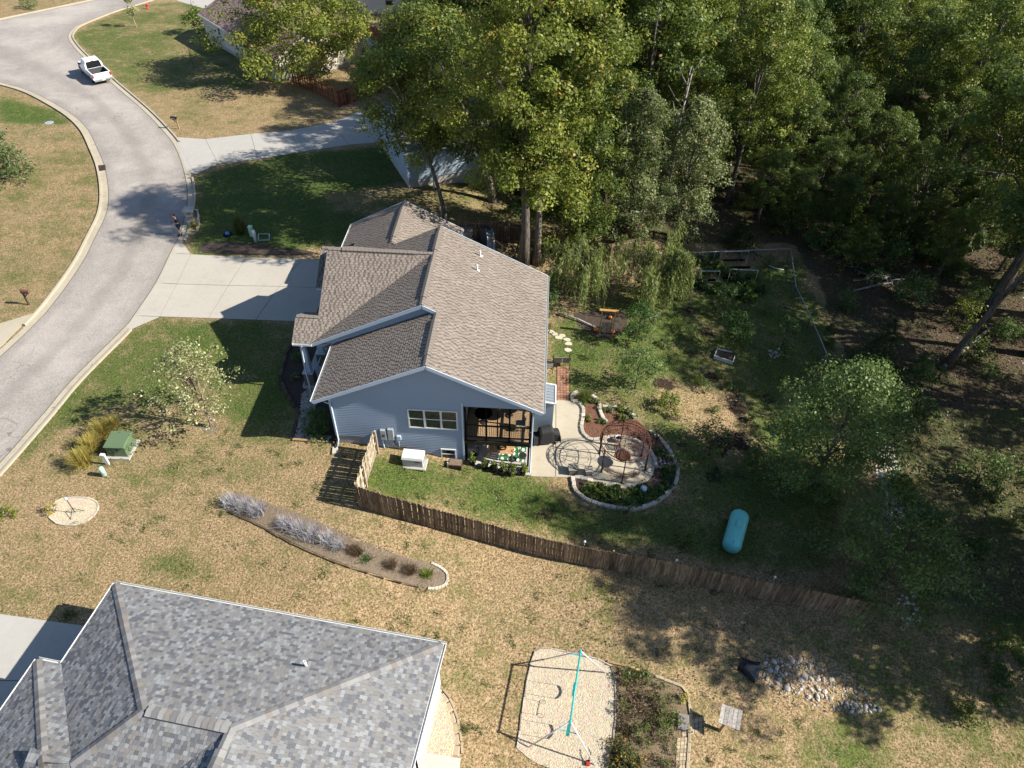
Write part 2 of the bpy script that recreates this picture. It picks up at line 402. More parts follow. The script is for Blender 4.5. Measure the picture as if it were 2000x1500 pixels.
def rug_mat():
    t = NT('pineapple_rug'); mp = t.n('ShaderNodeMapping'); mp.inputs['Scale'].default_value = (3.4, 2.3, 0); t.l(t.pos, mp.inputs[0])
    v = t.n('ShaderNodeTexVoronoi'); v.voronoi_dimensions = '2D'; v.inputs['Scale'].default_value = 1.0; v.inputs['Randomness'].default_value = 0.35; t.l(mp.outputs[0], v.inputs['Vector'])
    c = t.mix(t.ramp(v.outputs['Distance'], 0.27, 0.32), (0.68, 0.64, 0.5), (0.03, 0.13, 0.06))
    return t.done(c, 0.9, 0.1)
M = {}
M['ground'] = ground_mat(); M['asphalt'] = asphalt_mat()
M['concrete'] = concrete_mat('concrete', (0.385, 0.352, 0.295)); M['concrete_new'] = concrete_mat('pale_concrete', (0.38, 0.36, 0.32), stain=0.35)
M['curb'] = concrete_mat('curb_concrete', (0.36, 0.315, 0.235), stain=1.0); M['found'] = concrete_mat('foundation_concrete', (0.36, 0.34, 0.31), stain=0.8)
M['joint'] = simple('joint', (0.10, 0.085, 0.065), 0.9); M['patio'] = concrete_mat('patio_concrete', (0.38, 0.33, 0.245), stain=0.7)
M['stonewhite'] = concrete_mat('edging_stone', (0.42, 0.385, 0.32), tint=True, stain=0.7); M['rock'] = concrete_mat('rock', (0.46, 0.43, 0.38), tint=True, stain=0.6)
M['shingle'] = shingle_mat('shingle'); M['cap'] = simple('ridge_cap', (0.165, 0.14, 0.118), 0.9, 0.2, 5, 50, 0.3); M['capgrey'] = simple('grey_ridge_cap', (0.20, 0.195, 0.19), 0.9, 0.3, 5, 50, 0.3, tint=True)
M['deck_under'] = simple('roof_deck', (0.07, 0.055, 0.045), 0.9)
M['siding'] = siding_mat('blue_grey_siding', (0.265, 0.325, 0.395)); M['siding_far'] = siding_mat('grey_siding', (0.27, 0.33, 0.39)); M['siding_beige'] = siding_mat('beige_siding', (0.50, 0.45, 0.38)); M['siding_white'] = siding_mat('white_siding', (0.62, 0.60, 0.56)); M['siding_cream'] = siding_mat('cream_siding', (0.68, 0.63, 0.53))
M['white'] = simple('white_paint', (0.60, 0.60, 0.58), 0.4, 0.08, 2, 30, 0.03); M['trim'] = simple('pale_trim', (0.42, 0.49, 0.56), 0.45, 0.08, 2, 30, 0.03)
M['soffit'] = simple('soffit', (0.32, 0.38, 0.44), 0.6, 0.08)
M['glass'] = glass_mat('window_glass'); M['black'] = simple('black_plastic', (0.012, 0.012, 0.013), 0.5, 0.3); M['blackmetal'] = simple('dark_bronze_metal', (0.022, 0.018, 0.015), 0.5, 0.3)
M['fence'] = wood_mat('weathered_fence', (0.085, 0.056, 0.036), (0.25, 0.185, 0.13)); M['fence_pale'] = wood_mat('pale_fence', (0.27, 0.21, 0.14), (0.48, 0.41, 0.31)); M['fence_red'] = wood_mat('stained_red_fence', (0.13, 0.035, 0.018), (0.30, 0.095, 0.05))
M['wood'] = wood_mat('lumber', (0.22, 0.14, 0.07), (0.42, 0.29, 0.17)); M['wood_grey'] = wood_mat('grey_lumber', (0.20, 0.18, 0.155), (0.38, 0.35, 0.31)); M['wood_dark'] = wood_mat('dark_lumber', (0.05, 0.035, 0.025), (0.12, 0.09, 0.065))
M['bark'] = wood_mat('bark', (0.055, 0.045, 0.036), (0.20, 0.17, 0.14), 7.0, tint=False); M['bark_birch'] = wood_mat('birch_bark', (0.25, 0.17, 0.12), (0.55, 0.42, 0.32), 5.0, tint=False); M['deadwood'] = wood_mat('dead_wood', (0.16, 0.14, 0.12), (0.36, 0.33, 0.29), 7.0, tint=False)
M['rust'] = simple('rusted_iron', (0.062, 0.022, 0.013), 0.75, 0.5, 6, 40, 0.2, dirt=(0.05, 0.02, 0.012))
M['teal'] = simple('teal_paint', (0.03, 0.36, 0.33), 0.4, 0.1, 3, 30, 0.03, spec=0.5); M['tank'] = simple('turquoise_tank_paint', (0.15, 0.53, 0.47), 0.42, 0.14, 1.5, 12, 0.02, spec=0.5)
M['galv'] = simple('galvanised_pipe', (0.55, 0.55, 0.56), 0.4, 0.12, 3, 30, 0.03, metal=0.3); M['fencepipe'] = simple('fence_pipe', (0.34, 0.35, 0.36), 0.5, 0.15, 3, 30, 0.03, metal=0.3)
M['carwhite'] = simple('white_car_paint', (0.72, 0.73, 0.75), 0.22, 0.03, 1, 8, 0.0, spec=0.6); M['tyre'] = simple('tyre_rubber', (0.015, 0.015, 0.015), 0.8); M['chrome'] = simple('bright_metal', (0.55, 0.55, 0.56), 0.25, 0.05, 2, 10, 0.0, metal=0.9)
M['redlens'] = simple('red_lens', (0.42, 0.015, 0.02), 0.25, 0.05, 2, 10, 0, spec=0.6); M['greyplastic'] = simple('grey_plastic', (0.06, 0.062, 0.066), 0.55)
M['cabgreen'] = simple('transformer_green', (0.10, 0.145, 0.075), 0.5, 0.15, 2, 20, 0.04); M['palegreen'] = simple('pale_green_plastic', (0.36, 0.52, 0.40), 0.5, 0.08); M['gengrey'] = simple('pale_grey_panel', (0.42, 0.45, 0.44), 0.5, 0.06)
M['metergrey'] = simple('meter_grey', (0.33, 0.36, 0.39), 0.45, 0.08, metal=0.2); M['hydrant'] = simple('hydrant_red', (0.55, 0.03, 0.035), 0.4, 0.1); M['ironrust'] = simple('iron_grate', (0.14, 0.07, 0.05), 0.8, 0.3)
M['mulch'] = simple('wood_mulch', (0.062, 0.044, 0.034), 0.95, 0.9, 9, 38, 0.9, 0.06); M['mulch_red'] = simple('red_mulch', (0.165, 0.080, 0.050), 0.95, 0.9, 9, 38, 0.9, 0.06); M['mulch_pale'] = simple('pale_mulch', (0.20, 0.152, 0.105), 0.95, 0.8, 9, 38, 0.9, 0.06)
M['gravel'] = simple('pea_gravel', (0.46, 0.395, 0.295), 0.9, 0.55, 12, 40, 0.9, 0.05); M['soil'] = simple('dry_soil', (0.17, 0.125, 0.075), 0.95, 0.8, 5, 30, 0.9, 0.06); M['pebble'] = concrete_mat('pebble', (0.52, 0.445, 0.335), tint=True, stain=0.3)
M['grillcover'] = simple('black_grill_cover', (0.022, 0.022, 0.022), 0.75, 0.3, 3, 25, 0.3, 0.03); M['fabric'] = simple('tan_sling_fabric', (0.30, 0.27, 0.22), 0.8, 0.1); M['rug'] = rug_mat()
M['screen'] = simple('dark_screen_frame', (0.02, 0.017, 0.015), 0.6); M['brick'] = simple('red_paver', (0.27, 0.14, 0.09), 0.9, 0.4, 4, 30, 0.3, tint=True); M['paver'] = concrete_mat('tan_paver', (0.34, 0.28, 0.19), tint=True, stain=0.7)
M['pumpkin'] = simple('pumpkin_skin', (0.62, 0.17, 0.015), 0.45, 0.15); M['roofpanel'] = simple('ribbed_panel', (0.20, 0.225, 0.25), 0.4, 0.1); M['blue'] = simple('blue_plastic', (0.05, 0.22, 0.6), 0.35, 0.05)
M['skin'] = simple('skin', (0.50, 0.28, 0.20), 0.5, 0.08); M['shirt'] = simple('black_shirt', (0.010, 0.010, 0.013), 0.85); M['shorts'] = simple('navy_shorts', (0.03, 0.045, 0.075), 0.85); M['hair'] = simple('dark_hair', (0.02, 0.014, 0.010), 0.7)
M['stonework'] = simple('stacked_stone', (0.13, 0.115, 0.10), 0.9, 0.6, 7, 18, 0.9, 0.06); M['mailred'] = simple('red_paint', (0.35, 0.02, 0.02), 0.5)
M['oak'] = leaf_mat('oak_leaves', (0.028, 0.056, 0.010), (0.255, 0.295, 0.048), (0.36, 0.20, 0.045), 0.36, 0.12)
M['oak_yellow'] = leaf_mat('yellowing_leaves', (0.030, 0.056, 0.009), (0.285, 0.315, 0.052), (0.46, 0.25, 0.07), 0.38, 0.15)
M['maple'] = leaf_mat('dark_green_leaves', (0.022, 0.050, 0.012), (0.185, 0.245, 0.05), (0.30, 0.19, 0.04), 0.35, 0.1)
M['pale_leaf'] = leaf_mat('pale_green_leaves', (0.034, 0.055, 0.018), (0.26, 0.29, 0.12), (0.36, 0.19, 0.09), 0.34, 0.10)
M['birch_leaf'] = leaf_mat('birch_leaves', (0.12, 0.13, 0.035), (0.50, 0.50, 0.24), (0.70, 0.66, 0.45), 0.35, 0.35)
M['willow'] = leaf_mat('willow_leaves', (0.07, 0.10, 0.028), (0.33, 0.37, 0.13), (0.30, 0.26, 0.08), 0.35, 0.1)
M['elm'] = leaf_mat('elm_leaves', (0.020, 0.046, 0.012), (0.20, 0.29, 0.085), (0.34, 0.32, 0.12), 0.34, 0.06)
M['cedar'] = leaf_mat('cedar_foliage', (0.013, 0.026, 0.006), (0.055, 0.085, 0.018), (0.11, 0.08, 0.02), 0.15, 0.1)
M['pine'] = leaf_mat('pine_needles', (0.022, 0.048, 0.012), (0.10, 0.155, 0.045), (0.12, 0.10, 0.03), 0.15, 0.05)
M['shrub'] = leaf_mat('shrub_leaves', (0.018, 0.05, 0.012), (0.085, 0.16, 0.035), (0.25, 0.20, 0.03), 0.28, 0.05)
M['shrub_lime'] = leaf_mat('lime_leaves', (0.06, 0.09, 0.012), (0.22, 0.26, 0.045), (0.35, 0.30, 0.05), 0.3, 0.1)
M['lavender'] = leaf_mat('russian_sage', (0.20, 0.20, 0.17), (0.52, 0.50, 0.46), (0.33, 0.27, 0.47), 0.2, 0.5)
M['gold_grass'] = leaf_mat('golden_grass', (0.32, 0.25, 0.06), (0.70, 0.55, 0.17), (0.55, 0.50, 0.12), 0.45, 0.2)
M['green_grass'] = leaf_mat('ornamental_grass', (0.03, 0.055, 0.012), (0.16, 0.19, 0.05), (0.28, 0.17, 0.06), 0.3, 0.1)
M['lawnblade'] = leaf_mat('lawn_blades', (0.03, 0.055, 0.013), (0.125, 0.18, 0.04), (0.34, 0.26, 0.14), 0.2, 0.45)
M['dryblade'] = leaf_mat('dry_blades', (0.17, 0.11, 0.05), (0.46, 0.34, 0.19), (0.14, 0.14, 0.04), 0.2, 0.25)
M['marigold'] = leaf_mat('marigold', (0.03, 0.05, 0.012), (0.11, 0.13, 0.03), (0.75, 0.28, 0.02), 0.2, 0.28)
M['dead_plant'] = leaf_mat('brown_stems', (0.05, 0.03, 0.018), (0.17, 0.105, 0.065), (0.10, 0.10, 0.03), 0.2, 0.2)
M['litterleaf'] = leaf_mat('fallen_leaves', (0.045, 0.03, 0.02), (0.20, 0.13, 0.08), (0.08, 0.10, 0.03), 0.15, 0.2)
# ------------------------------------------------------------------ ground with zones of lawn, litter and soil
ZN = np.zeros((NX, NY, 3), np.float32); ZN[..., 0] = 0.40
def zone(px, ch, val, soft=None):
    P = gp(px); m = pip(P, _XX, _YY); ZN[..., ch][m] = val
def blob(x, y, rx, ry, ch, val):
    p = g(x, y); d = ((_XX-p[0])/rx)**2+((_YY-p[1])/ry)**2
    ZN[..., ch] = np.maximum(ZN[..., ch], val*np.clip(1.6-d, 0, 1))
zone([(0, 170), (190, 300), (205, 400), (160, 490), (60, 612), (-80, 640), (-80, 170)], 0, 0.5)
zone([(0, 195), (110, 215), (130, 245), (0, 240)], 0, 0.95)
zone([(140, 70), (260, 10), (420, 0), (560, 120), (400, 230), (250, 180)], 0, 0.68)
zone([(250, 180), (450, 170), (640, 200), (720, 210), (380, 268), (340, 262)], 0, 0.46)
zone([(390, 345), (560, 300), (790, 285), (960, 380), (1000, 440), (860, 430), (650, 480), (380, 500)], 0, 0.92)
zone([(600, 380), (850, 350), (1000, 380), (1060, 470), (900, 440), (700, 420)], 0, 0.55)
zone([(255, 645), (320, 622), (600, 630), (580, 860), (480, 868), (430, 800), (330, 790), (190, 800), (60, 880), (-60, 960), (-60, 900)], 0, 0.78)
zone([(30, 900), (250, 780), (330, 790), (440, 830), (560, 900), (430, 960), (200, 940)], 0, 0.50)
zone([(720, 890), (910, 905), (1040, 935), (1130, 1000), (1340, 1080), (1150, 1055), (900, 1000), (715, 955)], 0, 0.86)
zone([(1060, 640), (1240, 560), (1560, 500), (1640, 700), (1640, 1100), (1500, 1120), (1340, 1080), (1130, 1000), (1320, 980), (1330, 900), (1200, 770), (1110, 780)], 0, 0.78)
zone([(1290, 730), (1440, 770), (1480, 850), (1430, 930), (1350, 850), (1290, 790)], 0, 0.42)
zone([(1500, 1260), (1640, 1210), (1800, 1440), (1760, 1500), (1640, 1500), (1560, 1400), (1620, 1380)], 0, 0.55)
zone([(1640, 1210), (1800, 1200), (2200, 1220), (2300, 1500), (1760, 1500), (1700, 1380)], 0, 0.55)
zone([(1560, 1440), (1800, 1470), (1700, 1520), (1560, 1500)], 0, 0.72)
zone([(300, 1085), (370, 1085), (390, 1130), (290, 1125)], 0, 0.78)
zone([(900, 1180), (1200, 1200), (1260, 1300), (1100, 1260), (900, 1240)], 0, 0.48)
zone([(400, 1170), (560, 1195), (560, 1205), (400, 1180)], 0, 0.75)
zone([(1000, 405), (1250, 470), (1550, 474), (1600, 560), (1660, 720), (1690, 900), (1760, 1110), (1800, 1200), (1960, 1200), (2300, 1250), (2300, -60), (860, -60), (820, 160), (900, 300), (990, 370)], 1, 0.95)
zone([(1060, 480), (1240, 480), (1240, 560), (1090, 640), (1060, 620)], 1, 0.5)
zone([(1690, 800), (2300, 760), (2300, 1250), (1800, 1200), (1760, 1110), (1720, 1000)], 1, 0.52); zone([(1690, 800), (2300, 760), (2300, 1250), (1800, 1200), (1760, 1110), (1720, 1000)], 0, 0.8)
zone([(1480, 1280), (1560, 1278), (1640, 1300), (1640, 1375), (1560, 1380), (1490, 1350)], 0, 0.15)
for a in ((1390, 735, .7, .5), (1430, 765, .8, .4), (1440, 800, .5, .9), (1445, 860, .6, .8), (1350, 690, .6, .4), (1300, 750, .8, .6), (1310, 815, .6, .5), (1290, 705, .6, .4),
          (830, 970, .5, .3), (940, 995, .5, .3), (1060, 1000, .7, .3), (1075, 1012, .5, .3), (1040, 1015, .4, .2), (1140, 1015, .5, .3), (1170, 1035, .4, .3), (1345, 605, .6, .5), (1330, 870, .5, .5), (1400, 870, .6, .8), (1240, 690, .5, .4), (1480, 700, .5, .4), (1380, 650, .7, .5), (1500, 780, .5, .6), (1360, 960, .5, .4), (1440, 930, .6, .4), (1270, 660, .5, .4), (1540, 600, .4, .6), (1450, 640, .5, .4)):
    blob(a[0], a[1], a[2]*1.25, a[3]*1.25, 2, 0.95)
for _k in range(2):
    p = np.pad(ZN, ((1, 1), (1, 1), (0, 0)), mode='edge')
    ZN = (p[1:-1, 1:-1]*2+p[:-2, 1:-1]+p[2:, 1:-1]+p[1:-1, :-2]+p[1:-1, 2:])/6
V = np.stack([_XX, _YY, HGT], -1).reshape(-1, 3)
ii, jj = np.meshgrid(np.arange(NX-1), np.arange(NY-1), indexing='ij'); b0 = (ii*NY+jj).ravel()
Fq = np.stack([b0, b0+NY, b0+NY+1, b0+1], -1)
# skirt out to the horizon
border = [i*NY for i in range(NX)]+[(NX-1)*NY+j for j in range(1, NY)]+[i*NY+NY-1 for i in range(NX-2, -1, -1)]+[j for j in range(NY-2, 0, -1)]
bv = V[border]; ctr = np.array([0, 76.0, 0]); ov = bv.copy(); ov[:, :2] = ctr[:2]+(bv[:, :2]-ctr[:2])*14; ov[:, 2] = -4
nb = len(border); base = len(V); V = np.vstack([V, ov]); k = np.arange(nb); k2 = (k+1) % nb; bi = np.array(border)
Fq = np.vstack([Fq, np.stack([bi[k2], bi[k], base+k, base+k2], -1)])
me = np_mesh('ground', V, Fq, M['ground'], smooth=True)
za = me.attributes.new('zone', 'FLOAT_COLOR', 'POINT'); zz = np.zeros((len(V), 4), np.float32); zz[:NX*NY, :3] = ZN.reshape(-1, 3); zz[NX*NY:, :3] = zz[bi, :3]; za.data.foreach_set('color', zz.ravel())
tag(link(bpy.data.objects.new('ground', me)), 'lawn and woodland floor with dry and green patches', kind='structure')

# ------------------------------------------------------------------ road, gutters, kerbs
R_EDGE = [(-90, 1000), (0, 905), (87, 806), (143, 740), (241, 642), (261, 617), (304, 553), (333, 494), (352, 457), (365, 403), (366, 373), (359, 333), (344, 291), (325, 263), (280, 216), (219, 163), (160, 109), (139, 85), (133, 72), (139, 60), (152, 50), (187, 35), (227, 20), (267, 8), (330, -12)]
L_EDGE = [(-90, 780), (0, 698), (64, 638), (107, 590), (160, 515), (187, 462), (208, 416), (212, 373), (204, 325), (189, 288), (171, 253), (141, 224), (93, 195), (53, 176), (0, 161), (-120, 132)]
T_EDGE = [(-120, 70), (0, 41), (93, 21), (187, 1), (250, -14)]
def wl(px): return smooth_line([g(x, y) for x, y in px], 5)
RE, LE, TE = wl(R_EDGE), wl(L_EDGE), wl(T_EDGE)
road = sheet_mb(RE+TE[::-1]+LE[::-1], 0.012).build('road', M['asphalt'])
_n = len(road.data.vertices); _v = np.zeros(_n*3, np.float32); road.data.vertices.foreach_get('co', _v); _v = _v.reshape(-1, 3)
_ra, _la = np.array(densify(RE, 1.0)), np.array(densify(LE, 1.0)); _dr = np.sqrt(((_v[:, None, :2]-_ra[None])**2).sum(-1)).min(1); _dl = np.sqrt(((_v[:, None, :2]-_la[None])**2).sum(-1)).min(1)
_ta = road.data.attributes.new('tint', 'FLOAT_COLOR', 'POINT'); _c = np.ones((_n, 4), np.float32); _c[:, 0] = _dr/(_dr+_dl+1e-6); _ta.data.foreach_set('color', _c.ravel())
tag(road, 'worn pale grey chip sealed street curving past the houses', kind='structure')
def offset_line(P, d):
    out = []
    for i in range(len(P)):
        a, b = P[max(i-1, 0)], P[min(i+1, len(P)-1)]; tx, ty = b[0]-a[0], b[1]-a[1]; L = math.hypot(tx, ty) or 1
        out.append((P[i][0]+ty/L*d, P[i][1]-tx/L*d))
    return out
def ribbon(mb, P, d0, d1, z0, z1=None, wall=None):
    """strip between two offsets at heights over the terrain; wall closes both long sides down to the given depth"""
    z1 = z0 if z1 is None else z1; A, B = offset_line(P, d0), offset_line(P, d1)
    for i in range(len(P)-1):
        q = [(A[i], z0), (B[i], z1), (B[i+1], z1), (A[i+1], z0)]
        pts = [(p[0], p[1], zt(p[0], p[1])+z) for p, z in q]; mb.add(pts, [(0, 1, 2, 3) if d1 > d0 else (3, 2, 1, 0)])
        if wall is not None:
            for u, v in ((0, 3), (1, 2)):
                a, b = pts[u], pts[v]; mb.add([a, b, (b[0], b[1], b[2]-wall), (a[0], a[1], a[2]-wall)], [(0, 1, 2, 3)])
    return mb
def sub(P, a, b):
    """part of line P between the points nearest to pixels a and b"""
    f = lambda q: min(range(len(P)), key=lambda i: (P[i][0]-q[0])**2+(P[i][1]-q[1])**2)
    i, j = sorted((f(g(*a)), f(g(*b)))); return densify(P[i:j+1], 0.6)
def kerb(P, sgn, curb_parts):
    gut = MB(); ribbon(gut, densify(P, 0.6), 0.0, sgn*0.50, 0.022, 0.016); o = gut.build('gutter', M['curb']); tag(o, kind='structure')
    seam = MB(); ribbon(seam, densify(P, 0.6), sgn*-0.03, sgn*0.02, 0.027); so = seam.build('seam', M['joint'], o)
    for a, b in curb_parts:
        c = MB(); ribbon(c, sub(P, a, b), sgn*0.50, sgn*0.66, 0.125, 0.135, wall=0.16); c.build('kerb_run', M['curb'], o)
    return o
kerb(RE, 1, [((-90, 1000), (243, 640)), ((347, 470), (366, 352)), ((338, 280), (330, -12))])
kerb(LE, -1, [((64, 638), (-120, 132))])
kerb(TE, -1, [((-120, 70), (250, -14))])
gq = gp([(192, 323), (206, 322), (207, 332), (193, 334)], 0.04)
gr = MB(); gr.add([tuple(p) for p in gq], [(0, 1, 2, 3)])
o = gr.build('drain_grate', M['ironrust']); tag(o, 'rusty iron storm drain grate set in the street gutter', 'grate')
bars = MB()
for k in range(6):
    t = (k+.5)/6; a = gq[0]*(1-t)+gq[1]*t; b = gq[3]*(1-t)+gq[2]*t; bars.beam(a+[0, 0, .015], b+[0, 0, .015], .04, .03)
bars.build('grate_bar', M['blackmetal'], o)
gd = MB()
for px in ((74, 624), (51, 646), (27, 668), (7, 686)):
    a = g(px[0]-6, px[1]-3, .05); b = g(px[0]+7, px[1]+3, .05); gd.beam(a, b, .04, .02)

# ------------------------------------------------------------------ driveways: concrete slabs with recessed joints
def slabs(name, label, polys, m, dz=0.03, inset=0.02):
    base = None; P0 = []
    e = bpy.data.objects.new(name, None); link(e); tag(e, label, kind='structure')
    for q in polys:
        P = [np.array(p, float) for p in q]; c = sum(P)/len(P)
        P2 = []
        for p in P:
            d = c-p; L = np.linalg.norm(d[:2]); P2.append(p+d/L*inset*1.4)
        sheet_mb([(p[0], p[1]) for p in P2], dz, edge=0.05).build('slab', m, e)
        sheet_mb([(p[0], p[1]) for p in P], 0.006).build('joint_bed', M['joint'], e)
    return e
def grid_slabs(rows):
    """rows: list of polylines (pixels) with equal counts; quads between neighbours"""
    out = []
    for A, B in zip(rows[:-1], rows[1:]):
        for i in range(len(A)-1): out.append(gp([A[i], A[i+1], B[i+1], B[i]]))
    return out
D1 = grid_slabs([[(336, 495), (373, 497), (481, 503), (590, 506), (648, 509)], [(306, 553), (345, 555), (446, 558), (545, 560), (640, 563)], [(264, 617), (312, 619), (407, 622), (500, 625), (610, 629)]])
D1 += [gp([(264, 617), (312, 619), (255, 644), (245, 641)]), gp([(336, 495), (373, 497), (358, 476), (347, 474)])]
slabs('driveway', 'broad concrete driveway of the blue house with scored joints', D1, M['concrete'])
D2 = grid_slabs([[(349, 292), (342, 268), (401, 272), (490, 262), (567, 255), (645, 240), (728, 208), (800, 200)], [(364, 336), (381, 341), (426, 320), (503, 311), (586, 297), (682, 283), (760, 277), (830, 270)]])
slabs('driveway', 'concrete driveway leading to the house behind the oak', D2, M['concrete_new'])
slabs('driveway', 'concrete driveway apron across the street', [gp([(68, 611), (10, 629), (-20, 690), (0, 680)]), gp([(10, 629), (-80, 655), (-110, 770), (-20, 695)])], M['patio'])
slabs('driveway', 'pale concrete driveway beside the grey shingled roof', [gp([(0, 1199), (190, 1226), (150, 1330), (-60, 1330), (-120, 1185)]), gp([(-60, 1330), (150, 1330), (90, 1500), (-200, 1500)])], M['concrete_new'])
slabs('driveway', 'far pale driveway behind the fire hydrant lawn', [gp([(345, 2), (395, 16), (420, 12), (440, -10), (380, -25)])], M['concrete_new'])
# ------------------------------------------------------------------ shingle roofs
def clip_half(P, nx, ny, d):
    out = []
    for i in range(len(P)):
        a, b = P[i], P[(i+1) % len(P)]; fa, fb = nx*a[0]+ny*a[1]-d, nx*b[0]+ny*b[1]-d
        if fa >= 0: out.append(a)
        if (fa >= 0) != (fb >= 0):
            t = fa/(fa-fb); out.append((a[0]+(b[0]-a[0])*t, a[1]+(b[1]-a[1])*t))
    return out
class Roof:
    def __init__(s, house, pal, seed, widths=(0.19, 0.25, 0.31), expo=0.145, alt=False):
        s.alt = alt; s.house = house; s.pal = pal; s.r = random.Random(seed); s.w = widths; s.e = expo; s.tabs = MB(); s.full = []; s.deck = MB()
    def plane(s, poly, a, b, c, pick=True):
        """poly in plan (x, y); plane z = a x + b y + c"""
        poly = [(float(p[0]), float(p[1])) for p in poly]
        if area(poly) < 0: poly = poly[::-1]
        n = len(poly); zf = lambda x, y: a*x+b*y+c
        s.deck.add([(x, y, zf(x, y)-0.004) for x, y in poly]+[(x, y, zf(x, y)-0.16) for x, y in poly],
                   [tuple(range(n)), tuple(range(2*n-1, n-1, -1))]+[(i, n+i, n+(i+1) % n, (i+1) % n) for i in range(n)])
        sl = math.hypot(a, b); d2 = (-a/sl, -b/sl); e2 = (d2[1], -d2[0]); k = math.sqrt(1+sl*sl)
        # right-handed frame: e along eave, u up-slope, n normal
        E = Vector((e2[0], e2[1], 0)); Uv = Vector((-d2[0]/k, -d2[1]/k, sl/k)); N = E.cross(Uv)
        if N.z < 0: E = -E; e2 = (-e2[0], -e2[1]); N = -N
        loc = [(p[0]*e2[0]+p[1]*e2[1], -(p[0]*d2[0]+p[1]*d2[1])*k) for p in poly]
        if area(loc) < 0: loc = loc[::-1]
        A0, A1 = min(p[0] for p in loc), max(p[0] for p in loc); B0, B1 = min(p[1] for p in loc), max(p[1] for p in loc)
        def w3(A, B, h): 
            x, y = A*e2[0]-d2[0]*B/k, A*e2[1]-d2[1]*B/k
            return Vector((x, y, zf(x, y)))+N*h
        row = 0; Bv = B0
        while Bv < B1:
            rowp = clip_rect(loc, -1e6, 1e6, Bv, Bv+s.e)
            if len(rowp) > 2:
                flip = bool(row % 2) if s.alt else False; x = A0-((row*.37 % 1)*.27+s.r.random()*.03 if s.alt else s.r.random()*0.3); ra, rb = min(p[0] for p in rowp), max(p[0] for p in rowp)
                while x < rb:
                    if s.alt: flip = not flip; wi = s.r.randrange(2)+(0 if flip else 2)
                    else: wi = s.r.randrange(len(s.w))
                    w = s.w[wi]
                    if x+w > ra:
                        P = clip_rect(rowp, x+0.003, x+w-0.003, Bv, Bv+s.e)
                        if len(P) > 2 and abs(area(P)) > 1e-4:
                            hi = flip if s.alt else s.r.random() < 0.55; ti = s.r.randrange(len(s.pal)//2)+(0 if hi else len(s.pal)//2); th = 0.017 if hi else 0.008
                            hf = lambda B: 0.003+(th-0.003)*(1-(B-Bv)/s.e)
                            if pick and abs(abs(area(P))-(w-0.006)*s.e) < 1e-6:
                                mid = w3(x+w/2, Bv+s.e/2, 0); s.full.append(((mid-Vector(CAM)).length, wi, ti, hi, E.copy(), Uv.copy(), N.copy(), w3(x+w/2, Bv, 0), x, Bv, w, w3))
                            else: s._tab(P, Bv, hf, w3, ti)
                    x += w
            Bv += s.e; row += 1
    def _tab(s, P, Bv, hf, w3, ti):
        q = []
        for p in P:
            if not q or abs(p[0]-q[-1][0])+abs(p[1]-q[-1][1]) > 1e-5: q.append(p)
        if len(q) < 3: return
        s.tabs.col(s.pal[ti]); s.tabs.add([w3(p[0], p[1], hf(p[1])) for p in q], [tuple(range(len(q)))])
        lo = [p for p in q if abs(p[1]-Bv) < 1e-5]
        if len(lo) >= 2:
            a, b = min(lo), max(lo)
            s.tabs.add([w3(a[0], Bv, -0.004), w3(b[0], Bv, -0.004), w3(b[0], Bv, hf(Bv)), w3(a[0], Bv, hf(Bv))], [(0, 1, 2, 3)])
    def finish(s, nsep=300):
        ro = s.deck.build('roof', M['deck_under'], s.house)
        s.full.sort(key=lambda t: t[0]); cache = {}
        for i, (dist, wi, ti, hi, E, Uv, N, org, x, Bv, w, w3) in enumerate(s.full):
            th = 0.017 if hi else 0.008
            if i < nsep:
                key = (wi, ti, hi)
                if key not in cache:
                    h = w/2-0.003; mb = MB(); mb.col(s.pal[ti]); mb.add([(-h, 0, -.004), (h, 0, -.004), (h, 0, th), (-h, 0, th), (h, s.e, .003), (-h, s.e, .003)], [(0, 1, 2, 3), (3, 2, 4, 5), (1, 4, 2), (0, 3, 5)])
                    cache[key] = mb.mesh('shingle', M['shingle'])
                o = bpy.data.objects.new('shingle', cache[key]); link(o, ro)
                o.matrix_basis = Matrix([[E[k], Uv[k], N[k], org[k]] for k in range(3)]+[[0, 0, 0, 1]])
            else:
                hf = lambda B: 0.003+(th-0.003)*(1-(B-Bv)/s.e)
                s._tab([(x+.003, Bv), (x+w-.003, Bv), (x+w-.003, Bv+s.e), (x+.003, Bv+s.e)], Bv, hf, w3, ti)
        o = s.tabs.build('shingle_courses', M['shingle'], ro); tag(o, kind='stuff'); return ro
def siding(mb, poly, P, row=0.135):
    """lap siding over polygon poly [(u, z)], P(u, z, off) -> 3-D point"""
    if area(poly) < 0: poly = poly[::-1]
    z = min(p[1] for p in poly); zt_ = max(p[1] for p in poly)
    while z < zt_:
        q = clip_rect(poly, -1e6, 1e6, z, z+row)
        if len(q) > 2 and abs(area(q)) > 1e-4:
            off = lambda zz_: 0.004+0.03*(1-(zz_-z)/row)
            mb.add([P(p[0], p[1], off(p[1])) for p in q], [tuple(range(len(q)))])
            lo = [p for p in q if abs(p[1]-z) < 1e-6]
            if len(lo) > 1:
                a, b = min(lo), max(lo); mb.add([P(a[0], z, 0), P(b[0], z, 0), P(b[0], z, off(z)), P(a[0], z, off(z))], [(0, 1, 2, 3)])
        z += row
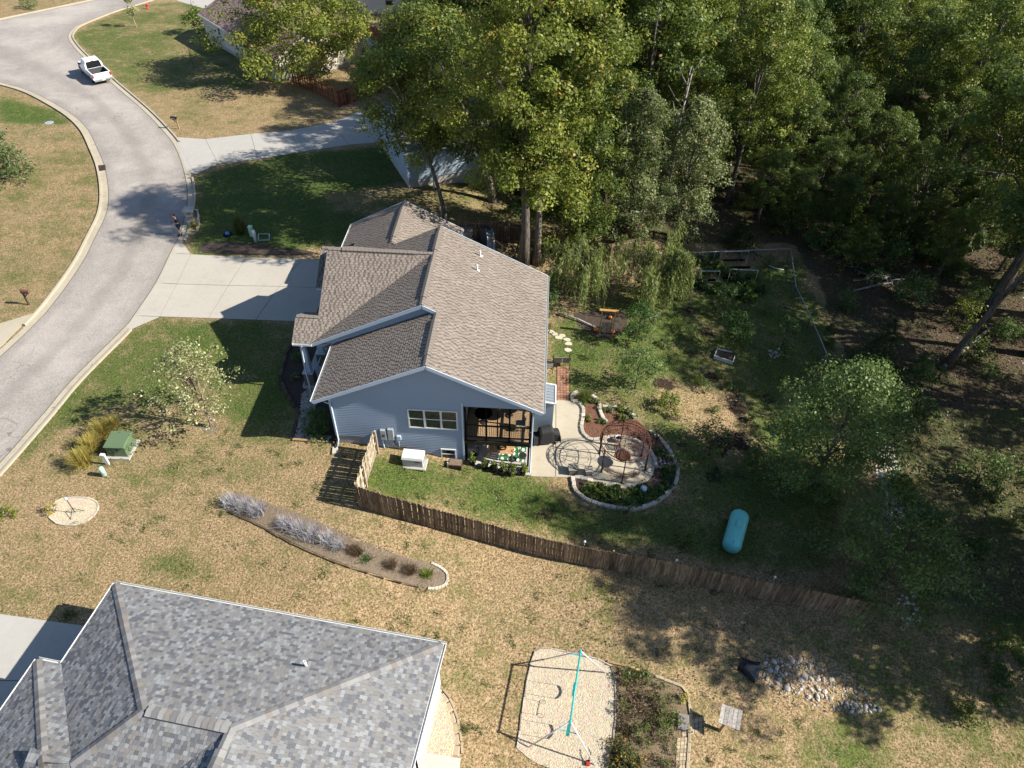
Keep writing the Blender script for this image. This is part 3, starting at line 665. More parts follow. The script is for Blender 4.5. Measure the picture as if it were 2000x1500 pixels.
def window(parent, P, u0, u1, z0, z1, bars_h=1, bars_v=0, fw=0.07, mat=None):
    """framed window; P(u, z, off) places points on the wall"""
    mat = mat or M['white']; fr = MB()
    def bx(ua, ub, za, zb, o0, o1):
        pts = [P(u, z, o) for o in (o0, o1) for u, z in ((ua, za), (ub, za), (ub, zb), (ua, zb))]
        fr.add(pts, [(3, 2, 1, 0), (4, 5, 6, 7), (0, 1, 5, 4), (1, 2, 6, 5), (2, 3, 7, 6), (3, 0, 4, 7)])
    bx(u0, u1, z0, z0+fw, 0, .085); bx(u0, u1, z1-fw, z1, 0, .085); bx(u0, u0+fw, z0+fw, z1-fw, 0, .083); bx(u1-fw, u1, z0+fw, z1-fw, 0, .083)
    for k in range(bars_v):
        u = u0+(u1-u0)*(k+1)/(bars_v+1); bx(u-fw*.75, u+fw*.75, z0+fw, z1-fw, 0, .08)
    for k in range(bars_h):
        z = z0+(z1-z0)*(k+1)/(bars_h+1); bx(u0+fw, u1-fw, z-.025, z+.025, 0, .07)
    o = fr.build('window', mat, parent)
    for i in range(bars_v+1):
        for j in range(bars_h+1):
            ua, ub = u0+(u1-u0)*i/(bars_v+1), u0+(u1-u0)*(i+1)/(bars_v+1); za, zb = z0+(z1-z0)*j/(bars_h+1), z0+(z1-z0)*(j+1)/(bars_h+1)
            mb = MB(); mb.add([P(ua+.02, za+.02, .045), P(ub-.02, za+.02, .045), P(ub-.02, zb-.02, .045), P(ua+.02, zb-.02, .045)], [(0, 1, 2, 3)]); mb.build('pane', M['glass'], o)
    return o
def tube_part(name, pts, r, mat, parent, n=8): return MB().tube(pts, r, n).build(name, mat, parent, True)

# ------------------------------------------------------------------ the blue-grey house
HOUSE = empty('house', (0, 0, 0), 'blue grey sided house with brown shingled gable roofs and screened rear porch', 'house')
PAL_BROWN = [(.212, .178, .148), (.196, .164, .136), (.228, .191, .160), (.118, .097, .080), (.103, .085, .070), (.136, .112, .093)]
rf = Roof(HOUSE, PAL_BROWN, 3, (.14, .22, .06, .12), .15, True)
YN, YM, YF = 25.8, 30.14, 38.18; sR = .483
rf.plane([(.66, YN), (.66, YF), (-6.1, YF), (-6.1, YM), (-5.3, YM), (-5.3, YN)], -sR, 0, 6.4-sR*5.3)
sL = .4715; rf.plane([(-5.3, YN), (-5.3, YM+.15), (-11.45, YM+.35), (-11.45, YN)], sL, 0, 6.4+sL*5.3)
sM = .48; cM = 6.82+sM*6.1
rf.plane([(-6.1, YM), (-6.1, 35.13), (-6.17, 35.13), (-12.62, YM)], sM, 0, cM)
rf.plane([(-6.1, 35.13), (-6.1, YF), (-9.93, YF), (-6.17, 35.13)], sM, 0, cM, False)
sP = .61; cP = 6.83-sP*35.15
rf.plane([(-6.15, 35.15), (-12.35, 35.15), (-12.35, 31.5), (-13.65, 31.5), (-13.65, 30.1), (-12.62, 30.1)], 0, sP, cP)
rf.plane([(-6.15, 35.15), (-9.93, YF), (-9.93, 40.3), (-12.35, 40.3), (-12.35, 35.15)], 0, -sP, 6.83+sP*35.15, False)
rf.plane([(-12.36, 36.5), (-13.2, 36.5), (-13.2, 34.3), (-12.36, 34.3)], 0, .636, 6.0-.636*36.5, False)
rf.plane([(-12.36, 36.5), (-12.36, 38.7), (-13.2, 38.7), (-13.2, 36.5)], 0, -.636, 6.0+.636*36.5, False)
rf.plane([(-12.36, 31.5), (-12.36, 33.0), (-13.65, 33.0), (-13.65, 31.5)], 0, -sP, cP+2*sP*31.5, False)
rf.plane([(-9.3, 36.4), (-9.3, 43.45), (-13.2, 43.45), (-13.2, 40.32), (-12.3, 40.32), (-12.3, 36.4)], .5, 0, 5.45+.5*9.3, False)
rf.plane([(-9.3, 38.22), (-5.44, 38.22), (-5.44, 43.45), (-9.3, 43.45)], -.505, 0, 5.45-.505*9.3, False)
ROOF = rf.finish()
def cap_run(parent, a, b, w, sl, mat, n=None, vent=True, tints=None):
    """ridge or hip caps: overlapping bent pieces"""
    a, b = Vector(a), Vector(b); d = b-a; L = d.length; d.normalize(); n = n or max(2, int(L/0.22)); r = d.cross(Vector((0, 0, 1))).normalized()
    mb = MB(); rr = random.Random(int(L*100))
    for k in range(n):
        p, q = a+d*(L*k/n), a+d*(L*(k+1)/n+0.04); h0, h1 = (0.075, 0.055) if vent else (0.05, 0.03)
        if tints: mb.col(rr.choice(tints))
        for s in (-1, 1):
            e0, e1 = p+r*s*w, q+r*s*w
            pts = [p+Vector((0, 0, h0)), q+Vector((0, 0, h1)), e1+Vector((0, 0, h1-sl*w)), e0+Vector((0, 0, h0-sl*w)), e1+Vector((0, 0, -.03-sl*w)), e0+Vector((0, 0, -.03-sl*w))]
            mb.add(pts, [(0, 1, 2, 3) if s < 0 else (3, 2, 1, 0), (3, 2, 4, 5) if s < 0 else (5, 4, 2, 3)])
        mb.add([p+Vector((0, 0, h0)), p-r*w+Vector((0, 0, h0-sl*w)), p-r*w+Vector((0, 0, -.03-sl*w)), p+Vector((0, 0, -.03)), p+r*w+Vector((0, 0, -.03-sl*w)), p+r*w+Vector((0, 0, h0-sl*w))], [(0, 1, 2, 3), (0, 3, 4, 5)])
    return mb.build('ridge_cap', mat, parent)
for a, b, v in (((-5.3, 25.82, 6.42), (-5.3, 26.6, 6.42), False), ((-5.3, 26.6, 6.44), (-5.3, 29.45, 6.44), True), ((-5.3, 29.45, 6.42), (-5.3, 30.12, 6.42), False),
                ((-6.1, 30.16, 6.84), (-6.1, 30.85, 6.84), False), ((-6.1, 30.85, 6.86), (-6.1, 34.1, 6.86), True), ((-6.1, 34.1, 6.84), (-6.1, 35.5, 6.84), False), ((-6.1, 35.5, 6.86), (-6.1, 37.5, 6.86), True), ((-6.1, 37.5, 6.84), (-6.1, 38.17, 6.84), False),
                ((-12.34, 35.15, 6.85), (-11.5, 35.15, 6.85), False), ((-11.5, 35.15, 6.88), (-7.2, 35.15, 6.88), True), ((-7.2, 35.15, 6.86), (-6.2, 35.15, 6.86), False),
                ((-13.64, 31.5, 4.62), (-12.4, 31.5, 4.62), False), ((-13.19, 36.5, 6.02), (-12.4, 36.5, 6.02), False), ((-9.3, 38.3, 5.47), (-9.3, 38.9, 5.47), False), ((-9.3, 38.9, 5.49), (-9.3, 42.8, 5.49), True), ((-9.3, 42.8, 5.47), (-9.3, 43.44, 5.47), False)):
    cap_run(ROOF, a, b, 0.17 if v else 0.13, 0.5, M['cap'], vent=v)
# fascia boards on the rakes and white gutters on the eaves
def fascia(a, b, h=0.2, w=0.04, mat='trim', off=(0, 0, 0)):
    a = Vector(a)+Vector(off); b = Vector(b)+Vector(off); MB().beam(a-Vector((0, 0, h/2-.015)), b-Vector((0, 0, h/2-.015)), w, h).build('fascia', M[mat], HOUSE)
zR = lambda x: 6.4-sR*(x+5.3); zL = lambda x: 6.4+sL*(x+5.3); zM = lambda x: 6.82+sM*(x+6.1); zP = lambda y: cP+sP*y
fascia((-5.3, YN-.022, 6.4), (.66, YN-.022, zR(.66))); fascia((-11.45, YN-.022, zL(-11.45)), (-5.3, YN-.022, 6.4))
fascia((-6.1, YM-.022, 6.82), (-5.32, YM-.022, zR(-5.32))); fascia((-12.62, YM-.022, zM(-12.62)), (-6.1, YM-.022, 6.82))
fascia((-6.1, YF+.022, 6.82), (.66, YF+.022, zR(.66))); fascia((-9.3, 43.47, 5.45), (-5.44, 43.47, 3.5)); fascia((-13.2, 43.47, 3.5), (-9.3, 43.47, 5.45))
fascia((-12.37, 35.15, 6.83), (-12.37, 31.5, zP(31.5)), mat='cap'); fascia((-12.37, 35.15, 6.83), (-12.37, 40.3, zP(30)), mat='cap'); fascia((-13.67, 31.5, zP(31.5)), (-13.67, 30.1, zP(30.1)), mat='cap'); fascia((-13.67, 31.5, zP(31.5)), (-13.67, 33.0, zP(30.0)), mat='cap')
fascia((-13.22, 36.5, 6), (-13.22, 34.3, 4.6), mat='cap'); fascia((-13.22, 36.5, 6), (-13.22, 38.7, 4.6), mat='cap')
def gutter_run(a, b, out, mat='white', w=.11, h=.1):
    a, b = Vector(a), Vector(b); o = Vector(out); mb = MB(); z = Vector((0, 0, 1))
    for p, q in ((a+o*.01, b+o*.01),):
        mb.beam(p+o*w*.5-z*h, q+o*w*.5-z*h, w, .012); mb.beam(p+o*w-z*h*.5, q+o*w-z*h*.5, .012, h); mb.beam(p-z*h*.5, q-z*h*.5, .012, h)
    mb.beam(a+o*w*.5-z*h*.55, a+o*w*.5-z*h*.55+(b-a).normalized()*.01, w, h); mb.beam(b+o*w*.5-z*h*.55, b+o*w*.5-z*h*.55-(b-a).normalized()*.01, w, h)
    return mb.build('rain_gutter', M[mat], HOUSE)
gutter_run((.66, YN, zR(.66)), (.66, YF, zR(.66)), (1, 0, 0)); gutter_run((-11.45, YN, zL(-11.45)), (-11.45, YM+.3, zL(-11.45)), (-1, 0, 0))
gutter_run((-13.2, 40.35, 3.5), (-13.2, 43.45, 3.5), (-1, 0, 0)); gutter_run((-5.44, 38.3, 3.5), (-5.44, 43.45, 3.5), (1, 0, 0)); gutter_run((-13.65, 30.08, zP(30.1)), (-12.55, 30.08, zP(30.1)), (0, -1, 0)); gutter_run((-13.2, 34.28, 4.6), (-12.4, 34.28, 4.6), (0, -1, 0))
# walls
YW = 26.1; PW = lambda u, z, o: (u, YW-o, z)
wl_ = MB()
siding(wl_, [(-10.67, .62), (-9.25, .62), (-9.25, .16), (-8.3, .16), (-8.3, -.12), (-6.5, -.12), (-6.5, -.5), (-5.2, -.5), (-5.2, -.82), (-3.55, -.82), (-3.55, 3.42), (.1, 3.42), (.1, zR(.1)-.17), (-5.3, 6.21), (-10.67, zL(-10.67)-.17)], PW)
wo = wl_.build('gable_wall', M['siding'], HOUSE)
cb = MB()
for y0, x in ((YW-.022, -10.62), (YW-.022, -3.6)): cb.box((x, y0-.018, (3.7+(.62 if x < -9 else -.8))/2), (.1, .03, 3.7-(.62 if x < -9 else -.8)))
cb.box((-10.7, YW+.03, 2.15), (.03, .1, 3.1)); cb.build('corner_board', M['trim'], HOUSE)
fd = MB(); fd.prism([(-10.62, 26.11), (-3.58, 26.11), (-3.58, 30.0), (-10.62, 30.0)], -1.6, .66); fd.build('foundation', M['found'], HOUSE)
ow = MB()
for quad in ([(-10.67, 26.12, .6), (-10.67, 31, .6), (-10.67, 31, 3.75), (-10.67, 26.12, 3.75)], [(-3.55, 29.9, -1.6), (.1, 29.9, -1.6), (.1, 29.9, 3.9), (-3.55, 29.9, 3.9)], [(.1, 29.9, -1.8), (.1, 37.9, -1.8), (.1, 37.9, 3.6), (.1, 29.9, 3.6)], [(-3.58, 26.15, -1.6), (-3.58, 29.9, -1.6), (-3.58, 29.9, 3.5), (-3.58, 26.15, 3.5)],
             [(-12.0, 31.2, .2), (-12.0, 40.0, .2), (-12.0, 40, 3.9), (-12.0, 31.2, 3.9)], [(-12.9, 43.2, .2), (-5.7, 43.2, -1), (-5.7, 43.2, 3.5), (-12.9, 43.2, 3.6)], [(-12.9, 40.0, .2), (-12.9, 43.2, .2), (-12.9, 43.2, 3.6), (-12.9, 40, 3.6)], [(-5.7, 37.9, -1), (-5.7, 43.2, -1), (-5.7, 43.2, 3.5), (-5.7, 37.9, 3.5)], [(-5.7, 37.9, -1.5), (.1, 37.9, -1.8), (.1, 37.9, 3.6), (-5.7, 37.9, 6.3)]):
    ow.add(quad, [(0, 1, 2, 3)])
ow.add([(-12.1, 35.15, 6.6), (-12.1, 31.6, 4.4), (-12.1, 31.6, 3.6), (-12.1, 39.9, 3.6)], [(0, 1, 2, 3)])
ow.add([(-9.3, 43.2, 5.3), (-12.9, 43.2, 3.6), (-5.7, 43.2, 3.5)], [(0, 1, 2)])
ow.build('outer_wall', M['siding'], HOUSE)
st = MB(); siding(st, [(-12.3, zL(-11.45)-.3), (-6.1, 6.0), (-5.35, 6.2), (-5.35, 6.3), (-6.1, 6.62), (-12.4, zM(-12.4)-.2)], lambda u, z, o: (u, YM+.28-o, z)); st.build('step_wall', M['siding'], HOUSE)
sf = MB(); sf.add([(-12.6, YM, zM(-12.6)-.19), (-6.1, YM, 6.63), (-6.1, YM+.3, 6.63), (-12.6, YM+.3, zM(-12.6)-.19)], [(0, 1, 2, 3)]); sf.build('soffit', M['soffit'], HOUSE)
pf = MB(); pf.add([(-13.6, 30.15, 3.62), (-10.7, 30.4, 3.55), (-10.7, 33, 3.55), (-13.6, 33, 3.62)], [(0, 1, 2, 3)]); pf.build('porch_ceiling', M['soffit'], HOUSE)
# windows on the gable wall
a = onY(795, 797, YW); b = onY(895, 838.5, YW); window(HOUSE, PW, a[0], b[0], b[2], a[2], 1, 2)
a = onY(861, 875, YW); b = onY(891.5, 896, YW); window(HOUSE, PW, a[0], b[0], b[2], a[2], 1, 0, .06)
# roof vents
for px in ((932, 528), (938, 500)):
    p = at(px[0], px[1], 5.1)
    for _ in range(6): p = at(px[0], px[1], zR(p[0]))
    v = MB(); v.lathe((p[0], p[1], p[2]-.1), [(.05, 0), (.05, .5), (.035, .5), (.035, .42)], 10); o = v.build('vent_pipe', M['white'], HOUSE, True)
    MB().box((p[0]+.06, p[1], p[2]+.0), (.2, .17, .02), M=Matrix.Rotation(math.atan(sR), 3, 'Y')).build('vent_flashing', M['white'], o)
# downspouts
tube_part('downspout', [(-10.9, 25.95, 3.35), (-10.6, 25.98, 3.2), (-10.58, 26.0, 3.0), (-10.58, 26.0, .35), (-10.6, 25.7, .12)], .05, M['trim'], HOUSE, 4)
tube_part('downspout', [(.45, 26.0, 3.4), (.16, 26.02, 3.2), (.16, 26.02, -1.5), (.16, 25.7, -1.65)], .05, M['trim'], HOUSE, 4)
tube_part('downspout', [(-13.1, 29.95, 3.65), (-13.25, 30.15, 3.4), (-13.3, 30.12, 1.3), (-13.05, 29.6, .9), (-13.05, 29.5, .15)], .05, M['trim'], HOUSE, 4)
# front porch: slab and stone piers with tapered white columns
MB().prism([(-13.75, 30.2), (-10.7, 30.2), (-10.7, 33.4), (-13.75, 33.4)], -.1, .3).build('porch_slab', M['found'], HOUSE)
for x, y in ((-13.3, 30.55), (-13.0, 32.35)):
    pier = MB().box((x, y, .75), (.62, .62, .9), taper=.88).build('stone_pier', M['stonework'], HOUSE); MB().box((x, y, 1.22), (.62, .62, .07)).build('pier_cap', M['trim'], pier)
    MB().box((x, y, 2.42), (.36, .36, 2.34), taper=.7).build('porch_column', M['trim'], HOUSE)
MB().box((-13.0, 31.4, 1.0), (.06, 1.4, .08)).build('porch_rail', M['trim'], HOUSE)
# screened rear porch: deck, posts, rails, balusters
dk = MB()
for k in range(24):
    y = 26.2+k*.155; dk.col((1, 1, 1)); dk.box((-1.72, y+.07, .70), (3.6, .145, .04))
DK = dk.build('porch_deck', M['wood'], HOUSE)
MB().box((-1.72, 26.13, .6), (3.62, .1, .26)).build('deck_beam', M['blackmetal'], HOUSE)
for x in (-3.46, -2.33, -1.07, .04): MB().box((x, 26.16, 2.05), (.09, .09, 2.7)).build('screen_post', M['wood_dark'], HOUSE)
for x in (-3.46, .02): MB().box((x, 26.2, -.45), (.11, .11, 2.2)).build('deck_post', M['wood_dark'], HOUSE)
for y in (27.4, 28.6, 29.8): MB().box((.05, y, 2.05), (.09, .09, 2.7)).build('screen_post', M['wood_dark'], HOUSE)
for z in (1.02, 1.92, 3.38): MB().box((-1.72, 26.16, z), (3.55, .06, .09)).build('screen_rail', M['screen'], HOUSE)
for z in (1.02, 1.92, 3.38): MB().box((.05, 28.0, z), (.06, 3.7, .09)).build('screen_rail', M['screen'], HOUSE)
MB().box((-1.72, 26.12, 2.0), (.06, .05, 1.9)).build('screen_mullion', M['wood'], HOUSE)
balm = MB().box((0, 0, 0), (.022, .022, .86)).mesh('baluster', M['blackmetal'])
for k in range(29):
    o = bpy.data.objects.new('baluster', balm); o.location = (-3.38+k*.121, 26.26, 1.47); link(o, HOUSE)
for k in range(26):
    o = bpy.data.objects.new('baluster', balm); o.location = (-.03, 26.4+k*.13, 1.47); link(o, HOUSE)
# lean-to box on the rear wall
lt = MB(); P = [at(1063, 750, .4), at(1087, 750, .4), at(1085, 781, .1), at(1064, 780, .1)]
lx0, lx1, ly0, ly1 = .14, 1.38, 29.1, 30.65; lzo = 1.05
MB().box(((lx0+lx1)/2, (ly0+ly1)/2, -.45), (lx1-lx0-.04, ly1-ly0-.04, 2.7)).build('storage_bay', M['soffit'], HOUSE)
MB().add([(lx0, ly0-.03, lzo+.1), (lx1+.06, ly0-.03, lzo-.1), (lx1+.06, ly1, lzo-.1), (lx0, ly1, lzo+.1), (lx0, ly0-.03, lzo+.04), (lx1+.06, ly0-.03, lzo-.16), (lx1+.06, ly1, lzo-.16), (lx0, ly1, lzo+.04)], [(0, 1, 2, 3), (7, 6, 5, 4), (0, 4, 5, 1), (1, 5, 6, 2), (2, 6, 7, 3)]).build('bay_roof', M['roofpanel'], HOUSE)
rim = MB()
for a_, b_ in (((lx0, ly0-.03, lzo+.12), (lx1+.06, ly0-.03, lzo-.08)), ((lx1+.06, ly0-.03, lzo-.08), (lx1+.06, ly1, lzo-.08)), ((lx0, ly1, lzo+.12), (lx1+.06, ly1, lzo-.08))): rim.beam(a_, b_, .09, .07)
rim.build('bay_trim', M['white'], HOUSE)
rib = MB()
for k in range(6): rib.beam((lx0, ly0+.2+k*.24, lzo+.115), (lx1+.04, ly0+.2+k*.24, lzo-.085), .02, .03)
rib.build('roof_ribs', M['roofpanel'], HOUSE)
# electric meter, breaker box and conduits on the gable wall
def wallbox(name, px0, px1, depth, mat, z_taper=1.0):
    a = onY(px0[0], px0[1], YW-depth); b = onY(px1[0], px1[1], YW-depth)
    return bevel(MB().box(((a[0]+b[0])/2, YW-depth/2-.02, (a[2]+b[2])/2), (abs(b[0]-a[0]), depth, abs(a[2]-b[2]))).build(name, mat, HOUSE), .015)
mt = wallbox('meter_box', (741.5, 841), (755.5, 859.5), .16, M['metergrey']); wallbox('breaker_box', (756, 839), (770, 860), .15, M['metergrey']); wallbox('junction_box', (774.5, 852), (783.5, 860), .12, M['trim'])
p = onY(749, 851, YW-.2); MB().lathe((0, 0, 0), [(.085, 0), (.085, .05), (.06, .09)], 14).build('meter_dial', M['glass'], mt).matrix_basis = Matrix.Translation((p[0], YW-.17, p[2])) @ Matrix.Rotation(math.pi/2, 4, 'X')
a = onY(748, 860, YW-.1); tube_part('conduit', [(a[0], YW-.09, a[2]+.05), (a[0], YW-.09, -.4)], .045, M['trim'], HOUSE)
a = onY(770, 861, YW-.08); tube_part('power_cable', [(a[0], YW-.07, a[2]), (a[0]+.03, YW-.07, a[2]-.25), (a[0]+.25, YW-.07, a[2]-.48), (a[0]+.6, YW-.07, a[2]-.58), (a[0]+1.55, YW-.07, a[2]-.68), (a[0]+1.7, YW-.07, a[2]-.95)], .028, M['black'], HOUSE)
for px in (757, 779):
    a = onY(px, 862, YW-.04); tube_part('conduit', [(a[0], YW-.04, a[2]), (a[0], YW-.04, a[2]-.9)], .012, M['trim'], HOUSE, 6)
# ------------------------------------------------------------------ the grey hip-roofed house in front
NB = empty('neighbour_house', (-17.22, 15.12, 0), 'cream house under a mottled grey hip shingle roof', 'house')
NB.location = (0, 0, 0)
nu = np.array([14.23, -1.79])/14.342; nv = np.array([nu[1], -nu[0]]); nO = np.array([-17.22, 15.12]); nz0, ns = 2.8, .43
def nw(u, v): return tuple(nO+nu*u+nv*v)
def nplane(roof, uv, au, av, c, pick=True):
    """z = au*u + av*v + c in local coordinates"""
    A = au*nu+av*nv; C_ = c-float(A@nO); roof.plane([nw(*p) for p in uv], float(A[0]), float(A[1]), C_, pick)
PAL_GREY = [(.195, .196, .197), (.170, .171, .174), (.228, .234, .232), (.182, .173, .160), (.118, .120, .127), (.145, .146, .150), (.170, .164, .156), (.105, .107, .114)]
nr = Roof(NB, PAL_GREY, 5, widths=(0.12, 0.15, 0.18), expo=0.14)
zr = nz0+ns*5.3; UR = 8.5; WD = 14.342; s2 = ns*5.3/(WD-UR)
nplane(nr, [(0, 0), (WD, 0), (UR, 5.3), (5.3, 5.3)], 0, ns, nz0)
nplane(nr, [(0, 0), (5.3, 5.3), (3.5, 7.1), (0, 3.6)], ns, 0, nz0)
nplane(nr, [(WD, 0), (WD, 13), (UR, 13), (UR, 5.3)], -s2, 0, nz0+s2*WD)
nplane(nr, [(5.3, 5.3), (UR, 5.3), (UR-6.5, 11.8), (1.9, 11.8), (1.9, 6.9), (3.5, 7.1)], 0, -ns, zr+ns*5.3)
nplane(nr, [(UR, 5.3), (UR, 13), (UR-7.6, 13)], ns, 0, zr-ns*UR)
nplane(nr, [(-1.05, 3.6), (0, 3.6), (3.5, 7.1), (2.6, 7.25)], 0, ns, nz0-ns*3.6)
nplane(nr, [(-1.05, 3.6), (2.6, 7.25), (2.6, 13), (-1.05, 13)], ns, 0, nz0+ns*1.05)
NR = nr.finish()
def n3(u, v, z): x, y = nw(u, v); return (x, y, z)
GT = [(1, 1, 1), (.8, .78, .75), (1.12, 1.12, 1.08), (.68, .68, .7), (.9, .82, .74)]
for a, b, vent in (((0.05, 0.05, nz0+.03), (5.3, 5.3, zr+.02), False), ((WD-.05, .05, nz0+.03), (UR, 5.3, zr+.02), False), ((5.3, 5.3, zr+.02), (3.5, 7.1, zr-ns*1.8+.02), False), ((5.45, 5.3, zr+.04), (UR-.1, 5.3, zr+.04), True), ((UR, 5.3, zr+.03), (UR, 9.5, zr+.03), False), ((UR, 6.0, zr+.06), (UR, 9.5, zr+.06), True), ((-1.0, 3.65, nz0+.03), (2.6, 7.25, nz0+ns*3.65+.02), False)):
    cap_run(NR, n3(*a), n3(*b), .19 if vent else .16, .38, M['capgrey'], vent=vent, tints=GT)
def nedge(a, b, out):
    A, B = Vector(n3(*a, nz0)), Vector(n3(*b, nz0)); o = Vector((nu[0]*out[0]+nv[0]*out[1], nu[1]*out[0]+nv[1]*out[1], 0)); z = Vector((0, 0, 1))
    mb = MB(); mb.beam(A+o*.05-z*.11, B+o*.05-z*.11, .1, .012); mb.beam(A+o*.1-z*.055, B+o*.1-z*.055, .014, .11); mb.beam(A+o*.006-z*.09, B+o*.006-z*.09, .014, .16)
    mb.build('rain_gutter', M['white'], NB)
nedge((-.05, 0), (WD+.05, 0), (0, -1)); nedge((WD, -.05), (WD, 12), (1, 0)); nedge((0, 0), (0, 3.55), (-1, 0)); nedge((-1.05, 3.6), (-.05, 3.6), (0, -1)); nedge((-1.05, 3.6), (-1.05, 12), (-1, 0))
for poly in ([(.45, .45), (WD-.18, .45)], [(WD-.18, .45), (WD-.18, 12)], [(.45, .45), (.45, 4.05)], [(-.6, 4.05), (.45, 4.05)], [(-.6, 4.05), (-.6, 12)]):
    (ua, va), (ub, vb) = poly; A, B = np.array(nw(ua, va)), np.array(nw(ub, vb)); d = B-A; L = np.linalg.norm(d); d /= L; nn = np.array([d[1], -d[0]])
    if nn@(nu*(7-ua)+nv*(6-va)) > 0: nn = -nn
    PN = (lambda A, d, nn: (lambda u, z, o: (A[0]+d[0]*u+nn[0]*o, A[1]+d[1]*u+nn[1]*o, z)))(A, d, nn)
    w = MB(); siding(w, [(0, .1), (L, .1), (L, 2.8), (0, 2.8)], PN); w.build('wall', M['siding_cream'], NB)
    MB().add([(A[0], A[1], -1.6), (B[0], B[1], -1.6), (B[0], B[1], .12), (A[0], A[1], .12)], [(0, 1, 2, 3)]).build('foundation', M['found'], NB)
    if abs(ua-(WD-.18)) < .01 and abs(ub-ua) < .01:
        window(NB, PN, 5.2, 6.4, .7, 2.1, 1, 0)
        MB().beam(PN(3.55, 0.0, .06), PN(3.55, 2.2, .06), .1, .05).build('door_trim', M['wood_grey'], NB)
p = at(598, 1301, 4.2)
for _ in range(6):
    rel = np.array([p[0], p[1]])-nO; p = at(598, 1301, nz0+ns*float(rel@nv))
MB().lathe((p[0], p[1], p[2]-.1), [(.055, 0), (.055, .5), (.04, .5), (.04, .42)], 10).build('vent_pipe', M['white'], NB, True)
# ------------------------------------------------------------------ vegetation builders
def leaf_quads(cen, nrm, size, rng, aspect=0.62, curl=0.25):
    """one bent rhombus leaf per centre"""
    n = len(cen); nrm = nrm/np.linalg.norm(nrm, axis=1, keepdims=True)
    t = rng.normal(size=(n, 3)); t -= nrm*(t*nrm).sum(1, keepdims=True); t /= np.linalg.norm(t, axis=1, keepdims=True); b = np.cross(nrm, t)
    s = (size*(0.5+1.0*rng.random(n)**1.6))[:, None]
    V = np.stack([cen-t*s*.5, cen+b*s*.5*aspect+nrm*s*curl*.3, cen+t*s*.5, cen-b*s*.5*aspect+nrm*s*curl*.3], 1).reshape(-1, 3)
    return V, np.arange(4*n).reshape(n, 4)
def blob_leaves(C, R, per, size, rng, squash=0.75, up=0.5, shell=0.55, lc=0.5, aspect=0.62):
    """leaves through ellipsoid clumps; tint r = lightness, g = accent"""
    k = np.repeat(np.arange(len(C)), per); n = len(k)
    d = rng.normal(size=(n, 3)); d /= np.linalg.norm(d, axis=1, keepdims=True); rr = shell+(1-shell)*rng.random(n)
    off = d*(R[k]*rr)[:, None]; off[:, 2] *= squash; cen = C[k]+off
    nr = d*0.8+np.array([0, 0, up])+rng.normal(size=(n, 3))*0.55
    V, Fq = leaf_quads(cen, nr, size, rng, aspect)
    base = rng.random(len(C)); acc = rng.random(len(C))
    tint = np.zeros((n, 3)); tint[:, 0] = np.clip(lc*base[k]+(1-lc)*rng.random(n), 0, 1); tint[:, 1] = np.clip(0.35*acc[k]+0.75*rng.random(n)-.05, 0, 1)
    return V, Fq, tint
def crown_points(rng, H, cb, rad, n, shape=0.5, lump=0.3, inner=0.3):
    t = rng.random(n)**0.9; ang = rng.random(n)*2*np.pi
    env = np.sqrt(np.clip(1-(np.abs(t-shape*0.85)/np.where(t > shape*.85, 1-shape*.85, shape*.85+.12))**2.2, 0.03, 1))
    ph = rng.random(6)*6.28
    lum = 1+lump*(np.sin(3*ang+ph[0]+4*t)*.5+np.sin(5*ang+ph[1]-7*t)*.35+np.sin(2*ang+ph[2]+9*t)*.4)
    rr = np.sqrt(inner**2+(1-inner**2)*rng.random(n))
    r = rad*env*lum*rr
    return np.stack([r*np.cos(ang), r*np.sin(ang), cb+(H-cb)*t], 1)
def tree_meshes(name, seed, H, cb, rad, nclus, per, leaf, mat, bark, shape=0.5, lump=0.3, clus=0.24, trunk=None, lean=(0, 0), squash=0.7, limbs=14, inner=0.3, stems=1, shell=.5):
    rng = np.random.default_rng(seed); C = crown_points(rng, H*0.97, cb, rad, nclus, shape, lump, inner)
    C[:, 0] += lean[0]*(C[:, 2]/H)**1.5; C[:, 1] += lean[1]*(C[:, 2]/H)**1.5
    R = rad*clus*rng.uniform(0.7, 1.35, nclus); V, Fq, tint = blob_leaves(C, R, per, leaf, rng, squash, shell=shell)
    cm = np_mesh(name+'_crown', V, Fq, mat, tint)
    tr = trunk or H*0.017; mb = MB(); rr = random.Random(seed)
    for s in range(stems):
        ox, oy = (0, 0) if stems == 1 else (rr.uniform(-1, 1)*H*.02, rr.uniform(-1, 1)*H*.02); tx, ty = (0, 0) if stems == 1 else (rr.uniform(-1, 1)*rad*.35, rr.uniform(-1, 1)*rad*.35)
        pts, rads = [], []
        for k in range(9):
            t = k/8; pts.append((ox+tx*t+lean[0]*t**1.5*.93+rr.uniform(-1, 1)*H*.006*(k > 0), oy+ty*t+lean[1]*t**1.5*.93+rr.uniform(-1, 1)*H*.006*(k > 0), H*.93*t-(0.25 if k == 0 else 0)))
            rads.append(tr*(1.5 if k == 0 else 1)*(1-t*.88)/(stems**.5))
        mb.tube(pts, rads, 8)
    for i in rr.sample(range(nclus), min(limbs, nclus)):
        c = C[i]; z0 = max(H*.12, c[2]*rr.uniform(.55, .8)); t = z0/H; a = Vector((lean[0]*t**1.5*.93, lean[1]*t**1.5*.93, z0)); b = Vector(c); m = a.lerp(b, .5)+Vector((0, 0, rr.uniform(.02, .08)*H))
        mb.tube([a, m, b], [tr*(1-t*.88)*.55, tr*.28*(1-t*.6), tr*.08], 5)
    return mb.mesh(name+'_trunk', bark, True), cm
